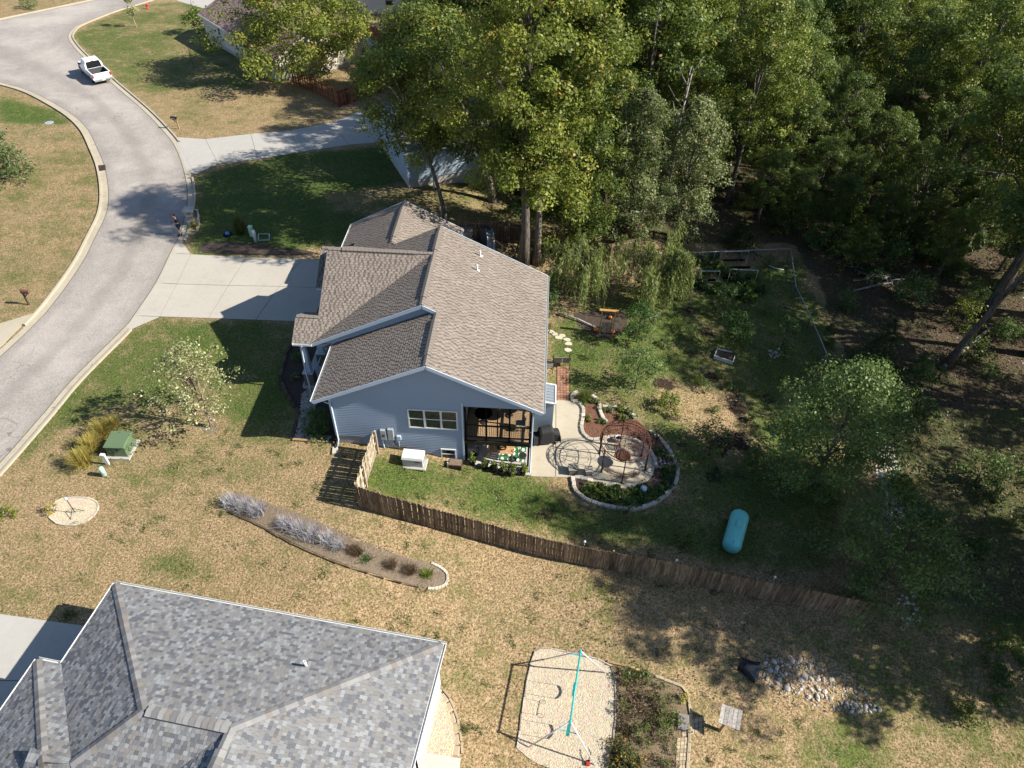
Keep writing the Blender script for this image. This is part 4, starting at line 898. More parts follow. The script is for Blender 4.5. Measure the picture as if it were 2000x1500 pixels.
def put_tree(name, meshes, loc, label, cat='tree', group=None, rz=0.0, sc=1.0, tn='trunk', cn='crown'):
    e = empty(name, loc, label, cat, group, rz); e.scale = (sc, sc, sc) if not hasattr(sc, '__len__') else sc
    if meshes[0] is not None: link(bpy.data.objects.new(tn, meshes[0]), e)
    link(bpy.data.objects.new(cn, meshes[1]), e); return e
def conifer_meshes(name, seed, H, rad, mat, bark, layers=12, per=9, lp=26, leaf=0.22, base=0.08):
    rng = np.random.default_rng(seed); C, R = [], []
    for k in range(layers):
        t = k/(layers-1); z = H*(base+(0.97-base)*t); r = rad*(1-t)**0.85*(.85+.3*rng.random()); m = max(3, int(per*(1-t*.75)))
        for j in range(m):
            a = 2*np.pi*j/m+k*1.1+rng.random()*.5; rr = r*(.65+.4*rng.random()); C.append((rr*np.cos(a), rr*np.sin(a), z-0.1*rr+rng.normal()*.06*H/layers)); R.append(max(.12, r*.38))
            C.append((rr*.5*np.cos(a), rr*.5*np.sin(a), z)); R.append(max(.12, r*.34))
    V, Fq, tint = blob_leaves(np.array(C), np.array(R), lp, leaf, rng, .6, up=.6, shell=.3, aspect=.3)
    mb = MB(); mb.tube([(0, 0, -.2), (0, 0, H*.5), (0, 0, H*.93)], [H*.02, H*.013, .015], 7)
    return mb.mesh(name+'_trunk', bark, True), np_mesh(name+'_crown', V, Fq, mat, tint)
def shrub_mesh(name, seed, rad, H, mat, n=24, per=45, leaf=0.1, aspect=.6, clus=.35, lump=.25, base=.05):
    rng = np.random.default_rng(seed); C = crown_points(rng, H, H*base, rad, n, .45, lump, .2); R = rad*clus*rng.uniform(.7, 1.3, n)
    C[:, 2] = np.maximum(C[:, 2], R*.35); V, Fq, tint = blob_leaves(C, R, per, leaf, rng, min(1, H/rad*.8), aspect=aspect); V[:, 2] = np.maximum(V[:, 2], 0.0)
    return np_mesh(name, V, Fq, mat, tint)
def stem_mesh(seed, H, r, mat, n=4, spread=.3):
    rr = random.Random(seed); mb = MB()
    for k in range(n):
        a = rr.uniform(0, 6.28); d = rr.uniform(.3, 1)*spread; mb.tube([(0, 0, -.1), (d*.5*math.cos(a), d*.5*math.sin(a), H*.45), (d*math.cos(a), d*math.sin(a), H*.85)], [r, r*.7, r*.25], 5)
    return mb.mesh('stems', mat, True)
def blades_mesh(name, seed, n, H, spread, mat, width=.02, droop=.6, root=.12, seg=4):
    """grass clump of arching blades"""
    rng = np.random.default_rng(seed); a = rng.random(n)*2*np.pi; out = rng.random(n)**.6*spread; h = H*rng.uniform(.65, 1.1, n)*(1-.35*out/spread)
    rx = rng.normal(size=n)*root; ry = rng.normal(size=n)*root; V = np.zeros((n, (seg+1)*2, 3)); wv = width*rng.uniform(.6, 1.3, n)
    for k in range(seg+1):
        t = k/seg; r = out*t**1.6; z = h*(t*(1+droop*.5)-droop*.62*t**3*(out/spread)); px, py = rx+np.cos(a)*r, ry+np.sin(a)*r
        w = wv*(1-t*.9); V[:, 2*k] = np.stack([px-np.sin(a)*w, py+np.cos(a)*w, z], 1); V[:, 2*k+1] = np.stack([px+np.sin(a)*w, py-np.cos(a)*w, z], 1)
    f = []
    for k in range(seg): f.append([2*k, 2*k+1, 2*k+3, 2*k+2])
    Fq = (np.arange(n)*(seg+1)*2)[:, None, None]+np.array(f)[None]; Fq = Fq.reshape(-1, 4); ti = np.stack([rng.random(n), rng.random(n), np.zeros(n)], 1)
    return np_mesh(name, V.reshape(-1, 3), Fq, mat, np.repeat(ti, seg, 0))
def willow_meshes(name, seed, H, rad, strands=260, per=34, leaf=.17):
    """loose fountain of arching branches, each hung with strands"""
    rng = np.random.default_rng(seed); nb_ = 15; ba = rng.random(nb_)*2*np.pi; bl = rad*rng.uniform(.35, 1.25, nb_); bz = H*rng.uniform(.62, 1.02, nb_); mb = MB(); mb.tube([(0, 0, -.2), (0.1, 0, H*.35), (.15, .05, H*.7)], [.14, .1, .05], 8)
    cens, tts = [], []
    for q in range(nb_):
        d = np.array([np.cos(ba[q]), np.sin(ba[q])]); tip = d*bl[q]; pts = [(.1, 0, H*.35), (tip[0]*.45, tip[1]*.45, bz[q]*.92), (tip[0], tip[1], bz[q])]; mb.tube(pts, [.05, .03, .01], 5)
        m = strands//nb_
        for k in range(m):
            f = rng.uniform(.3, 1.05); o = np.array([tip[0]*f, tip[1]*f, bz[q]*(.9+.1*f)-.1])+rng.normal(size=3)*.16; L = min(H*rng.uniform(.2, .72), o[2]-.1); out = d*rng.uniform(.15, .75)+rng.normal(size=2)*.2
            t = np.sort(rng.random(per)); cc = np.stack([o[0]+out[0]*np.sqrt(t), o[1]+out[1]*np.sqrt(t), o[2]+.25*np.sin(np.minimum(t*4, 1)*3.14)-L*t**1.3], 1); cens.append(cc+rng.normal(size=cc.shape)*.05); tts.append(np.tile([out[0]*.3, out[1]*.3, -1.0], (per, 1)))
    cen = np.vstack(cens); tt = np.vstack(tts)+rng.normal(size=cen.shape)*.35; n = len(cen); tt /= np.linalg.norm(tt, axis=1, keepdims=True); nr = rng.normal(size=(n, 3)); b = np.cross(nr, tt); b /= np.linalg.norm(b, axis=1, keepdims=True)
    s = leaf*rng.uniform(.5, 1.4, n)[:, None]; V = np.stack([cen-tt*s, cen+b*s*.2, cen+tt*s, cen-b*s*.2], 1).reshape(-1, 3); ti = np.zeros((n, 3)); ti[:, 0] = np.clip(.5*np.repeat(rng.random(len(cens)), per)+.5*rng.random(n), 0, 1); ti[:, 1] = rng.random(n)
    return mb.mesh(name+'_trunk', M['bark'], True), np_mesh(name+'_crown', V, np.arange(4*n).reshape(-1, 4), M['willow'], ti)

# ------------------------------------------------------------------ trees
big_oak = tree_meshes('big_oak', 11, 26.5, 6.0, 5.3, 260, 270, .215, M['oak_yellow'], M['bark'], .62, .4, .2, .36, squash=.8, lean=(0, 1.8))
put_tree('oak_tree', big_oak, g(1021, 516), 'towering oak with bare lower trunk right behind the blue grey house', rz=0)
oak2 = tree_meshes('oak2', 12, 19.0, 1.8, 3.5, 180, 220, .205, M['oak'], M['bark'], .4, .35, .25, .27)
put_tree('oak_tree', oak2, g(1112, 488), 'oak with thick low crown right of the towering oak trunk')
put_tree('oak_tree', tree_meshes('oak2b', 17, 15, 7.5, 2.6, 70, 170, .21, M['oak'], M['bark'], .5, .35, .28, .3), g(1047, 515), 'stout second trunk beside the towering oak trunk')
oak3 = tree_meshes('oak3', 13, 15.5, 5.5, 6.2, 180, 230, .21, M['oak'], M['bark'], .42, .4, .22, .3, lean=(-6, 0))
put_tree('oak_tree', oak3, g(962, 394), 'spreading dark oak hanging over the half hidden grey house')
oak4 = tree_meshes('oak4', 18, 13.5, 6.5, 3.6, 90, 200, .21, M['oak'], M['bark'], .45, .4, .26, .2, lean=(-4.2, .5))
put_tree('oak_tree', oak4, g(872, 438), 'leaning dark oak whose crown screens the gable of the grey house')
pale = tree_meshes('pale', 14, 13.0, 0.8, 2.3, 130, 160, .18, M['pale_leaf'], M['bark'], .3, .35, .3, .2, squash=.9)
put_tree('slender_tree', pale, g(1222, 478), 'slender pale green tree with a tall narrow crown by the wood edge')
pale2 = tree_meshes('pale2', 15, 12.0, 1.2, 3.0, 120, 160, .185, M['pale_leaf'], M['bark'], .35, .4, .28, .2)
put_tree('slender_tree', pale2, g(1320, 462), 'pale tree with reddish leaf clumps left of the dark cedar bush')
V_OAK = tree_meshes('forest_oak', 21, 18, 5.5, 4.6, 130, 210, .21, M['oak'], M['bark'], .5, .45, .2)
V_OAK2 = tree_meshes('forest_oak_b', 22, 19, 6.0, 5.0, 130, 210, .215, M['oak_yellow'], M['bark'], .5, .45, .2)
V_MAP = tree_meshes('forest_maple', 23, 17, 4.0, 4.2, 130, 210, .20, M['maple'], M['bark'], .45, .45, .2)
V_MAP2 = tree_meshes('forest_maple_b', 24, 15, 3.5, 3.8, 115, 190, .195, M['maple'], M['bark'], .4, .5, .21)
V_TALL = tree_meshes('forest_tall', 25, 21, 8.0, 4.6, 125, 210, .215, M['oak'], M['bark'], .5, .5, .2)
V_SPARSE = tree_meshes('forest_sparse', 26, 16, 6.5, 4.2, 70, 140, .2, M['maple'], M['bark'], .5, .5, .22, limbs=26)
KIND = {'a': (V_OAK, 'oak'), 'b': (V_OAK2, 'yellowing oak'), 'c': (V_MAP, 'dark maple'), 'd': (V_MAP2, 'small dark maple'), 'e': (V_TALL, 'tall oak'), 'f': (V_SPARSE, 'thin leaved maple')}
WOODS = [(1421, 396, 'a', .95), (1250, 345, 'b', 1.0), (1385, 300, 'b', 1.02), (1145, 300, 'a', 1.05), (1060, 235, 'b', 1.0), (1215, 200, 'e', .95), (1480, 215, 'b', 1.0), (1350, 150, 'a', 1.0), (1560, 130, 'b', .95), (1650, 165, 'a', .9), (1780, 130, 'c', .95), (1900, 140, 'a', .9), (1980, 235, 'c', .9),
         (1500, 330, 'c', .8), (1590, 300, 'd', .75), (1720, 330, 'f', .8), (1835, 300, 'f', .9), (1940, 380, 'd', .8), (1350, 395, 'd', .7), (1480, 430, 'd', .55), (1640, 430, 'd', .5), (1760, 470, 'f', .55), (1880, 500, 'd', .6), (1100, 385, 'c', .85), (1180, 400, 'd', .8), (1000, 160, 'c', 1.0), (1130, 100, 'b', 1.0), (1260, 60, 'a', 1.0), (1420, 50, 'c', 1.0), (1600, 40, 'a', 1.0), (1780, 30, 'b', .95), (1940, 30, 'a', 1.0), (900, 90, 'c', 1.0), (862, 205, 'c', .85), (830, 60, 'a', .85), (2060, 330, 'c', .9), (2090, 130, 'a', 1.0), (2050, 560, 'd', .8), (1560, 225, 'a', .95), (1690, 240, 'b', .85), (1820, 215, 'a', .85), (1440, 120, 'b', 1.0), (1700, 90, 'b', .95), (1860, 60, 'a', 1.0), (1520, 390, 'd', .75), (1600, 380, 'c', .65), (1690, 400, 'd', .7), (1800, 390, 'c', .65), (1900, 430, 'd', .75), (1990, 450, 'd', .8), (1310, 240, 'a', 1.0), (1180, 250, 'b', 1.05), (960, 210, 'a', 1.0), (1060, 330, 'c', .95), (1540, 450, 'd', .45), (1700, 490, 'd', .42), (1830, 540, 'd', .45), (1620, 470, 'd', .4), (1740, 430, 'd', .5), (1860, 470, 'd', .5), (1950, 530, 'd', .5), (1670, 530, 'd', .3), (1790, 500, 'd', .4), (1580, 420, 'd', .55), (1920, 470, 'c', .5)]
_rw = random.Random(5)
for i, (x, y, k, s) in enumerate(WOODS):
    mm, nm = KIND[k]; f = s*_rw.uniform(.93, 1.07)
    put_tree('woodland_tree', mm, g(x, y), {'a': 'green oak crown standing in the wood behind the garden', 'b': 'sunlit yellowing oak crown in the wood behind the garden', 'c': 'dark leafy maple in the wood behind the garden', 'd': 'low dark maple in the shaded wood', 'e': 'tall straight oak rising out of the wood', 'f': 'thin leaved maple with bare limbs in the shaded wood'}[k], group='woodland %ss' % nm, rz=_rw.uniform(0, 6.28), sc=(f, f, f*_rw.uniform(.92, 1.08)))
EAST = [(30, 17.2, 'e', 1.0), (33.5, 18.5, 'a', 1.2), (29.5, 20.5, 'e', 1.08), (34, 22, 'c', 1.3), (30.5, 22.5, 'f', 1.3), (38, 35, 'f', 1.4), (37, 42, 'f', 1.35), (35.5, 46.5, 'f', 1.4), (39, 51, 'a', 1.25), (44, 22, 'e', 1.25), (46, 35, 'b', 1.3), (41, 18.5, 'a', 1.2), (38, 57, 'e', 1.1), (48, 47, 'b', 1.3)]
for i, (x, y, k, s) in enumerate(EAST):
    mm, nm = KIND[k]
    put_tree('woodland_tree', mm, (x, y, zt(x, y)), {'a': 'green oak at the edge of the shady eastern wood', 'b': 'yellowing oak deep in the shady eastern wood', 'c': 'dark maple at the edge of the shady eastern wood', 'f': 'thin leaved maple at the edge of the shady eastern wood', 'e': 'tall oak shading the back garden from the east'}[k], group='eastern wood %ss' % nm, rz=_rw.uniform(0, 6.28), sc=s)
for x, y, k, s in ((5, 65, 'e', 1.2), (2.5, 70.5, 'e', 1.15), (8.5, 62, 'c', 1.3)):
    put_tree('woodland_tree', KIND[k][0], (x, y, zt(x, y)), {'e': 'tall oak right behind the grey blue house', 'c': 'high dark maple between the grey blue house and the wood'}[k], group='trees by the grey blue house' if k == 'e' else None, rz=x, sc=s)
_taken = [g(x, y)[:2] for x, y, k, q in WOODS]; _fp = [p[:2] for p in gp([(1260, 400), (1500, 420), (1620, 330), (1850, 420), (2080, 480), (2200, 300), (2150, -40), (900, -40), (860, 40), (1000, 250)])]
_fx, _fy = [p[0] for p in _fp], [p[1] for p in _fp]; _tries = 0; _made = 0
while _tries < 9000 and _made < 130:
    _tries += 1; x, y = _rw.uniform(min(_fx), max(_fx)), _rw.uniform(min(_fy), max(_fy)); sp_ = 5.0+.02*max(0, y-60)
    if not pip(_fp, np.array([x]), np.array([y]))[0] or any((x-a)**2+(y-b)**2 < sp_*sp_ for a, b in _taken): continue
    _taken.append((x, y)); _made += 1; k = _rw.choice('aabbccde' if y > 62 else 'cdda'); mm, nm = KIND[k]; f = _rw.uniform(.8, 1.1)
    put_tree('woodland_tree', mm, (x, y, zt(x, y)), {'a': 'green oak crown deep in the wood', 'b': 'sunlit yellowing oak crown deep in the wood', 'c': 'dark leafy maple deep in the wood', 'd': 'low dark maple deep in the shaded wood', 'e': 'tall straight oak deep in the wood'}[k], group='deep wood %ss' % nm, rz=_rw.uniform(0, 6.28), sc=(f, f, f*_rw.uniform(.92, 1.1)))
lean = tree_meshes('leaning', 31, 17, 9.0, 3.2, 60, 110, .3, M['maple'], M['bark'], .5, .4, .25, .24, lean=(6, 1.5))
put_tree('leaning_tree', lean, g(1850, 714), 'leaning thick trunked tree at the wood edge beyond the cedar')
# the big spreading tree between the far houses
spread = tree_meshes('spread', 32, 11.5, 1.8, 7.6, 180, 230, .27, M['oak_yellow'], M['bark'], .38, .3, .2, .38, squash=.6)
put_tree('shade_tree', spread, g(588, 148), 'broad yellow green shade tree standing over the red stained fence')
put_tree('small_conifer', conifer_meshes('conifer', 33, 4.2, 1.4, M['shrub_lime'], M['bark'], 11, 8, 26, .28), g(719, 166), 'small bright conifer inside the red stained fence')
put_tree('pine_tree', conifer_meshes('pine', 34, 7.5, 2.9, M['pine'], M['bark'], 12, 9, 34, .33), g(8, 350), 'dense pine on the lawn across the street')
yt = tree_meshes('young', 35, 3.6, 1.5, .8, 14, 40, .22, M['birch_leaf'], M['bark_birch'], .4, .3, .5, .06, limbs=6)
put_tree('young_tree', yt, g(266, 53), 'thin young yellow tree near the red hydrant')
bt = tree_meshes('bare', 36, 3.4, .8, 1.0, 10, 6, .15, M['maple'], M['bark'], .4, .4, .4, .05, limbs=10)
put_tree('young_tree', bt, g(379, 134), 'nearly bare sapling in the shade of the broad tree')
# front garden birch
birch = tree_meshes('birch', 37, 5.9, 1.3, 2.3, 120, 44, .13, M['birch_leaf'], M['bark_birch'], .35, .35, .22, .085, stems=3, limbs=30, inner=.15, shell=.1, lean=(-.3, .3))
put_tree('birch_tree', birch, g(412, 834), 'pale leaved multi stem birch on the front lawn')
# garden and wood-edge trees to the east
elm = tree_meshes('elm', 38, 9.2, 1.0, 3.4, 190, 150, .16, M['elm'], M['bark'], .45, .35, .24, .13, limbs=30)
put_tree('elm_tree', elm, g(1588, 945), 'bushy light green elm by the end of the wire fence')
elm2 = tree_meshes('elm2', 39, 6.6, .3, 3.2, 120, 110, .16, M['elm'], M['bark'], .4, .45, .25, .1, limbs=26)
put_tree('elm_tree', elm2, g(1712, 1150), 'straggly vine hung elm at the end of the board fence')
put_tree('cedar_tree', conifer_meshes('cedar', 40, 5.6, 2.5, M['cedar'], M['bark'], 12, 9, 34, .26), g(1690, 745), 'dark green cedar outside the wire fence')
put_tree('cedar_tree', conifer_meshes('cedar2', 41, 4.6, 2.0, M['cedar'], M['bark'], 10, 8, 30, .25), g(1745, 850), 'low dark cedar growing below the taller cedar')
put_tree('cedar_bush', conifer_meshes('cedar3', 42, 2.6, 2.0, M['cedar'], M['bark'], 8, 9, 30, .24), g(1441, 482), 'round dark cedar bush beyond the wire fence')
put_tree('willow_tree', willow_meshes('willow', 43, 4.9, 2.1, 300, 32, .15), g(1135, 578), 'weeping willow beside the corner of the brown roof')
put_tree('willow_tree', willow_meshes('willow2', 44, 5.0, 2.6, 390, 32, .15), g(1272, 592), 'wider weeping willow near the raised garden frames')
fruit = tree_meshes('fruit', 45, 3.6, .6, 1.15, 34, 120, .12, M['shrub'], M['bark'], .4, .3, .35, .05)
put_tree('fruit_tree', fruit, g(1425, 690), 'small dark fruit tree behind the white edged planter box', rz=1)
f2 = tree_meshes('fruit2', 46, 3.2, .5, .9, 24, 100, .12, M['elm'], M['bark'], .4, .3, .35, .05)
put_tree('fruit_tree', f2, g(1408, 622), 'small yellow green fruit tree in front of the garden frames')
put_tree('fruit_tree', f2, g(1522, 690), 'thin fruit tree over the stone ringed bed by the wire fence', rz=2, sc=1.05)
put_tree('fruit_tree', fruit, g(1243, 668), 'small leafy fruit tree beside the wooden gate', rz=3, sc=.95)
put_tree('fruit_tree', tree_meshes('fruit3', 47, 3.3, .4, 1.5, 40, 80, .12, M['elm'], M['bark'], .4, .3, .3, .05, limbs=20), g(1240, 760), 'round open fruit tree in the middle of the back lawn')
put_tree('fruit_tree', tree_meshes('fruit4', 48, 2.6, .4, 1.3, 26, 70, .11, M['maple'], M['bark'], .4, .3, .3, .04, limbs=20), g(1385, 890), 'thin dark fruit tree right of the iron gazebo', rz=1)
put_tree('fruit_tree', f2, g(1573, 850), 'whippy young fruit tree left of the bushy elm', rz=4, sc=.7)
# ------------------------------------------------------------------ fences
def along(P, step):
    """points every step metres along a plan polyline, with tangent"""
    out = []; acc = 0.0; nxt = step/2
    for a, b in zip(P[:-1], P[1:]):
        L = math.hypot(b[0]-a[0], b[1]-a[1])
        while nxt <= acc+L:
            t = (nxt-acc)/L; out.append((a[0]+(b[0]-a[0])*t, a[1]+(b[1]-a[1])*t, math.atan2(b[1]-a[1], b[0]-a[0]), nxt)); nxt += step
        acc += L
    return out, acc
def board_fence(thing, P, hf, mat, step=.152, bw=.14, side=1, postside=None, rails=(.25, .9, 1.55), seed=1, post_every=2.4, both=False, tilt=.012, dog=True):
    P = [(float(p[0]), float(p[1])) for p in P]; rr = random.Random(seed); vars_ = []
    for k in range(6):
        mb = MB(); c = rr.uniform(.75, 1.2); mb.col((c, c*rr.uniform(.94, 1.02), c*rr.uniform(.9, 1.0))); h = bw/2; ch = .03 if dog else 0
        pts = [(-h, 0), (h, 0), (h, 1-ch), (h-ch, 1), (-h+ch, 1), (-h, 1-ch)]
        mb.add([(x, -.009, z) for x, z in pts]+[(x, .009, z) for x, z in pts], [(0, 1, 2, 3, 4, 5), (11, 10, 9, 8, 7, 6)]+[(i, i+6, (i+1) % 6+6, (i+1) % 6) for i in range(6)])
        vars_.append(mb.mesh('fence_board', mat))
    pts, L = along(P, step)
    for i, (x, y, a, d) in enumerate(pts):
        o = bpy.data.objects.new('fence_board', rr.choice(vars_)); H = hf(d/L)*(1+rr.uniform(-.012, .012)); off = .035*side*(1 if not both or i % 2 else -1.6)
        o.location = (x-math.sin(a)*off, y+math.cos(a)*off, zt(x, y)-.02); o.rotation_euler = (rr.uniform(-tilt, tilt), rr.uniform(-tilt, tilt), a+rr.uniform(-.02, .02)); o.scale = (1, 1, H); link(o, thing)
    pp, _ = along(P, post_every)
    ends = [(P[0][0], P[0][1], math.atan2(P[1][1]-P[0][1], P[1][0]-P[0][0]), 0)]+pp+[(P[-1][0], P[-1][1], pp[-1][2] if pp else 0, L)]
    for x, y, a, d in ends:
        H = hf(min(1, d/L))+.04; s = -side*.06; MB().col((1, 1, 1)).box((x-math.sin(a)*s, y+math.cos(a)*s, zt(x, y)+H/2-.05), (.09, .09, H), a).build('fence_post', mat, thing)
    for e0, e1 in zip(ends[:-1], ends[1:]):
        for rz_ in rails:
            A, B = [Vector((e[0]+math.sin(e[2])*.01*side, e[1]-math.cos(e[2])*.01*side, zt(e[0], e[1])+rz_*hf(min(1, e[3]/L))/1.8)) for e in (e0, e1)]
            MB().col((1, 1, 1)).beam(A, B, .04, .09).build('fence_rail', mat, thing)
    return thing
FB = [g(702, 990), g(760, 1007), g(840, 1029), g(920, 1050), g(1001, 1072), g(1108, 1097), g(1215, 1117), g(1375, 1147), g(1536, 1178), g(1686, 1209)]
t = empty('board_fence', (0, 0, 0), 'long weathered brown board fence between the two gardens', 'fence')
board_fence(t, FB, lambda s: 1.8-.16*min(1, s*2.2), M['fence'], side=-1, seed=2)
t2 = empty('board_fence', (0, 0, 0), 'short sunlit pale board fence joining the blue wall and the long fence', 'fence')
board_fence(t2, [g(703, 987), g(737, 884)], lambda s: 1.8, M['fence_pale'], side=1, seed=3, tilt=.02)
t3 = empty('stained_fence', (0, 0, 0), 'red stained picket fence around the far corner lawn', 'fence')
rl = [g(575, 164), g(620, 184), g(663, 209)]; rr_ = [g(663, 209), g(700, 196), g(760, 172), g(815, 150)]
board_fence(t3, rl, lambda s: 1.75, M['fence_red'], step=.24, bw=.14, seed=4, both=True); board_fence(t3, rr_, lambda s: 1.75, M['fence_red'], step=.2, bw=.14, seed=5, side=-1)
t4 = empty('stained_fence', (0, 0, 0), 'distant red stained fence run beside the far house', 'fence')
board_fence(t4, [g(708, 72), g(735, 80), g(760, 100), g(800, 112)], lambda s: 1.75, M['fence_red'], step=.26, bw=.2, seed=6)
t5 = empty('board_fence', (0, 0, 0), 'shaded old board fence behind the house and willows', 'fence')
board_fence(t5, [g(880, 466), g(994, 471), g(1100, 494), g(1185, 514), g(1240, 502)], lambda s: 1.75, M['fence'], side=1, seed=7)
def cap_light(px, dz, label):
    p = at(px[0], px[1], zt(*at(px[0], px[1], -2)[:2])+dz); e = empty('fence_lamp', p, label, 'lamp', 'small lamps on the board fence')
    MB().lathe((0, 0, -.12), [(.035, 0), (.045, .1), (.07, .14), (.02, .2)], 10).build('lamp_head', M['white'], e, True); MB().tube([(0, 0, -.3), (0, 0, -.1)], .02, 6).build('lamp_stem', M['white'], e)
for px in ((1142, 1058), (1322, 1094), (1514, 1127)): cap_light(px, 1.75, 'small white lamp on a post of the long board fence')

# wire fence with pipe rail round the vegetable garden
wf = empty('wire_fence', (0, 0, 0), 'dark wire mesh fence with grey pipe rail around the vegetable garden', 'fence')
WP = [g(1238, 524), g(1340, 519), g(1440, 514), g(1536, 510), g(1546, 585), g(1574, 645), g(1606, 722)]; WH = 1.25
for a, b in zip(WP[:-1], WP[1:]):
    A, B = Vector((a[0], a[1], a[2]+WH)), Vector((b[0], b[1], b[2]+WH)); MB().tube([A, B], .035, 8).build('top_rail', M['fencepipe'], wf, True)
    L = (B-A).length; mb = MB(); n = int(L/.16); m = int(WH/.16)
    for k in range(n+1):
        p = A.lerp(B, k/n); mb.beam(p, p-Vector((0, 0, WH)), .008, .008, (B-A))
    for k in range(m): mb.beam(A-Vector((0, 0, .16*k+.1)), B-Vector((0, 0, .16*k+.1)), .008, .008)
    o = mb.build('wire_mesh', M['greyplastic'], wf); tag(o, kind='stuff')
    n = max(1, int(L/2.4))
    for k in range(n+1):
        p = A.lerp(B, k/n); MB().tube([p-Vector((0, 0, WH+.1)), p], .03, 6).build('fence_post', M['fencepipe'], wf)
# white garden frames in raised beds
def trellis(tl, tr, bl, br, label):
    q = [g(*bl), g(*br)]; e = empty('bean_trellis', (q[0]+q[1])/2, label, 'trellis', 'white trellis frames in the vegetable garden'); o = (q[0]+q[1])/2
    H = 1.3; a, b = q[0]-o, q[1]-o
    MB().tube([a-[0, 0, .1], a+[0, 0, H]], .025, 6).build('frame_post', M['galv'], e); MB().tube([b-[0, 0, .1], b+[0, 0, H]], .025, 6).build('frame_post', M['galv'], e); MB().tube([a+[0, 0, H], b+[0, 0, H]], .025, 6).build('frame_bar', M['galv'], e)
    d = (b-a)/np.linalg.norm(b-a); n = np.array([-d[1], d[0], 0])
    for s in (-.55, .55): MB().tube([a-d*.15+n*s+[0, 0, .08], b+d*.15+n*s+[0, 0, .08]], .08, 8).build('bed_log', M['wood_grey'], e)
    for k in range(3): MB().tube([a+[0, 0, .3+.3*k], b+[0, 0, .3+.3*k]], .006, 4).build('frame_wire', M['greyplastic'], e)
trellis((1405, 493), (1459, 491), (1403, 517), (1456, 516), 'white trellis frame nearest the corner of the wire fence')
trellis((1351, 523), (1405, 521), (1347, 556), (1400, 556), 'white trellis frame on the willow side of the vegetable garden')
trellis((1421, 521), (1478, 521), (1420, 552), (1473, 554), 'white trellis frame over the leafy vegetables')
tube_pts = [g(1490, 508, .05), g(1500, 518, .08), g(1514, 524, .08), g(1531, 527, .05)]
tag(MB().tube(tube_pts, .045, 8).build('pipe', M['galv'], smooth=True), 'curved pale pipe lying inside the wire fence corner', 'pipe')

# ------------------------------------------------------------------ beds, patio and paving (sheets)
def bed(px, mat, name, label, dz=.03, smooth=True, kind='structure'):
    P = [g(x, y) for x, y in px]; P = smooth_line([p for p in P]+[P[0]], 4)[:-1] if smooth else P
    o = sheet_mb(P, dz, edge=.05).build(name, mat); return tag(o, label, kind=kind)
Z1 = lambda *q: [(1000+x/5, 720+y/5) for x, y in q]
PATIO = Z1((185, 1055), (590, 1068), (800, 1110), (950, 1170), (1100, 1185), (1250, 1145), (1360, 1060), (1392, 960), (1380, 870), (1320, 780), (1230, 720), (1120, 685), (1000, 672), (900, 690), (800, 705), (740, 685), (690, 630), (675, 560), (690, 470), (685, 390), (640, 330), (560, 320), (430, 318), (330, 420), (190, 640))
po = bed(PATIO, M['patio'], 'patio', 'curving concrete patio below the rear porch', .05)
bed([(915, 905), (1040, 930), (1040, 868), (905, 850)], M['found'], 'under_porch_slab', 'concrete slab under the rear porch', .04, False)
for a, b in (((1036, 861), (1142, 855)), ((1086, 786), (1085, 930)), ((1130, 880), (1128, 936))):
    A, B = g(*a, .056), g(*b, .056); MB().beam(A, B, .03, .006).build('joint', M['joint'], po)
bed(Z1((600, 300), (640, 250), (760, 260), (840, 330), (1000, 375), (1110, 400), (1190, 480), (1340, 610), (1450, 700), (1540, 820), (1590, 930), (1400, 950), (1340, 800), (1220, 720), (1000, 672), (800, 700), (720, 660), (680, 560), (700, 440)), M['mulch_red'], 'mulch', 'red brown mulch bed curving round the patio', .035)
bed(Z1((605, 1080), (720, 1090), (850, 1130), (1000, 1180), (1200, 1170), (1340, 1090), (1400, 980), (1590, 970), (1605, 1080), (1540, 1190), (1420, 1290), (1220, 1360), (1020, 1350), (820, 1310), (660, 1220), (605, 1130)), M['mulch'], 'mulch', 'dark planted bed below the iron gazebo', .035)
bed([(545, 742), (562, 688), (600, 650), (640, 700), (652, 780), (655, 862), (570, 858), (582, 805), (548, 760)], M['mulch'], 'mulch', 'dark mulch bed along the front porch', .035, False)
bed([(445, 998), (438, 972), (470, 965), (530, 985), (620, 1018), (700, 1058), (790, 1088), (850, 1103), (874, 1124), (868, 1143), (838, 1150), (760, 1130), (650, 1094), (560, 1054), (500, 1022)], M['mulch_pale'], 'mulch', 'long pale mulch bed of sage between the lawns', .03)
bed([(93, 1008), (100, 990), (120, 976), (150, 972), (178, 975), (191, 985), (189, 1000), (172, 1016), (145, 1026), (115, 1024)], M['gravel'], 'gravel', 'round tan gravel bed on the front lawn', .03)
bed([(1010, 1462), (1020, 1390), (1032, 1320), (1045, 1276), (1066, 1267), (1110, 1275), (1170, 1290), (1196, 1312), (1202, 1370), (1198, 1440), (1185, 1500), (1120, 1510), (1050, 1492)], M['gravel'], 'gravel', 'tan gravel play area under the swing set', .03)
bed([(1206, 1300), (1260, 1312), (1340, 1350), (1350, 1400), (1346, 1500), (1330, 1540), (1195, 1540), (1204, 1430)], M['soil'], 'mulch', 'weedy flower bed beside the play gravel', .025)
bed([(846, 1338), (865, 1358), (880, 1400), (888, 1440), (882, 1478), (830, 1470), (838, 1400)], M['gravel'], 'gravel', 'white gravel strip along the cream wall', .03)
bed([(825, 1470), (900, 1482), (892, 1545), (815, 1535)], M['concrete_new'], 'stoop', 'pale concrete stoop beside the cream wall', .06, False)
bed([(392, 836), (402, 826), (420, 828), (424, 842), (406, 848)], M['mulch_pale'], 'mulch', 'mulch ring under the birch', .015)
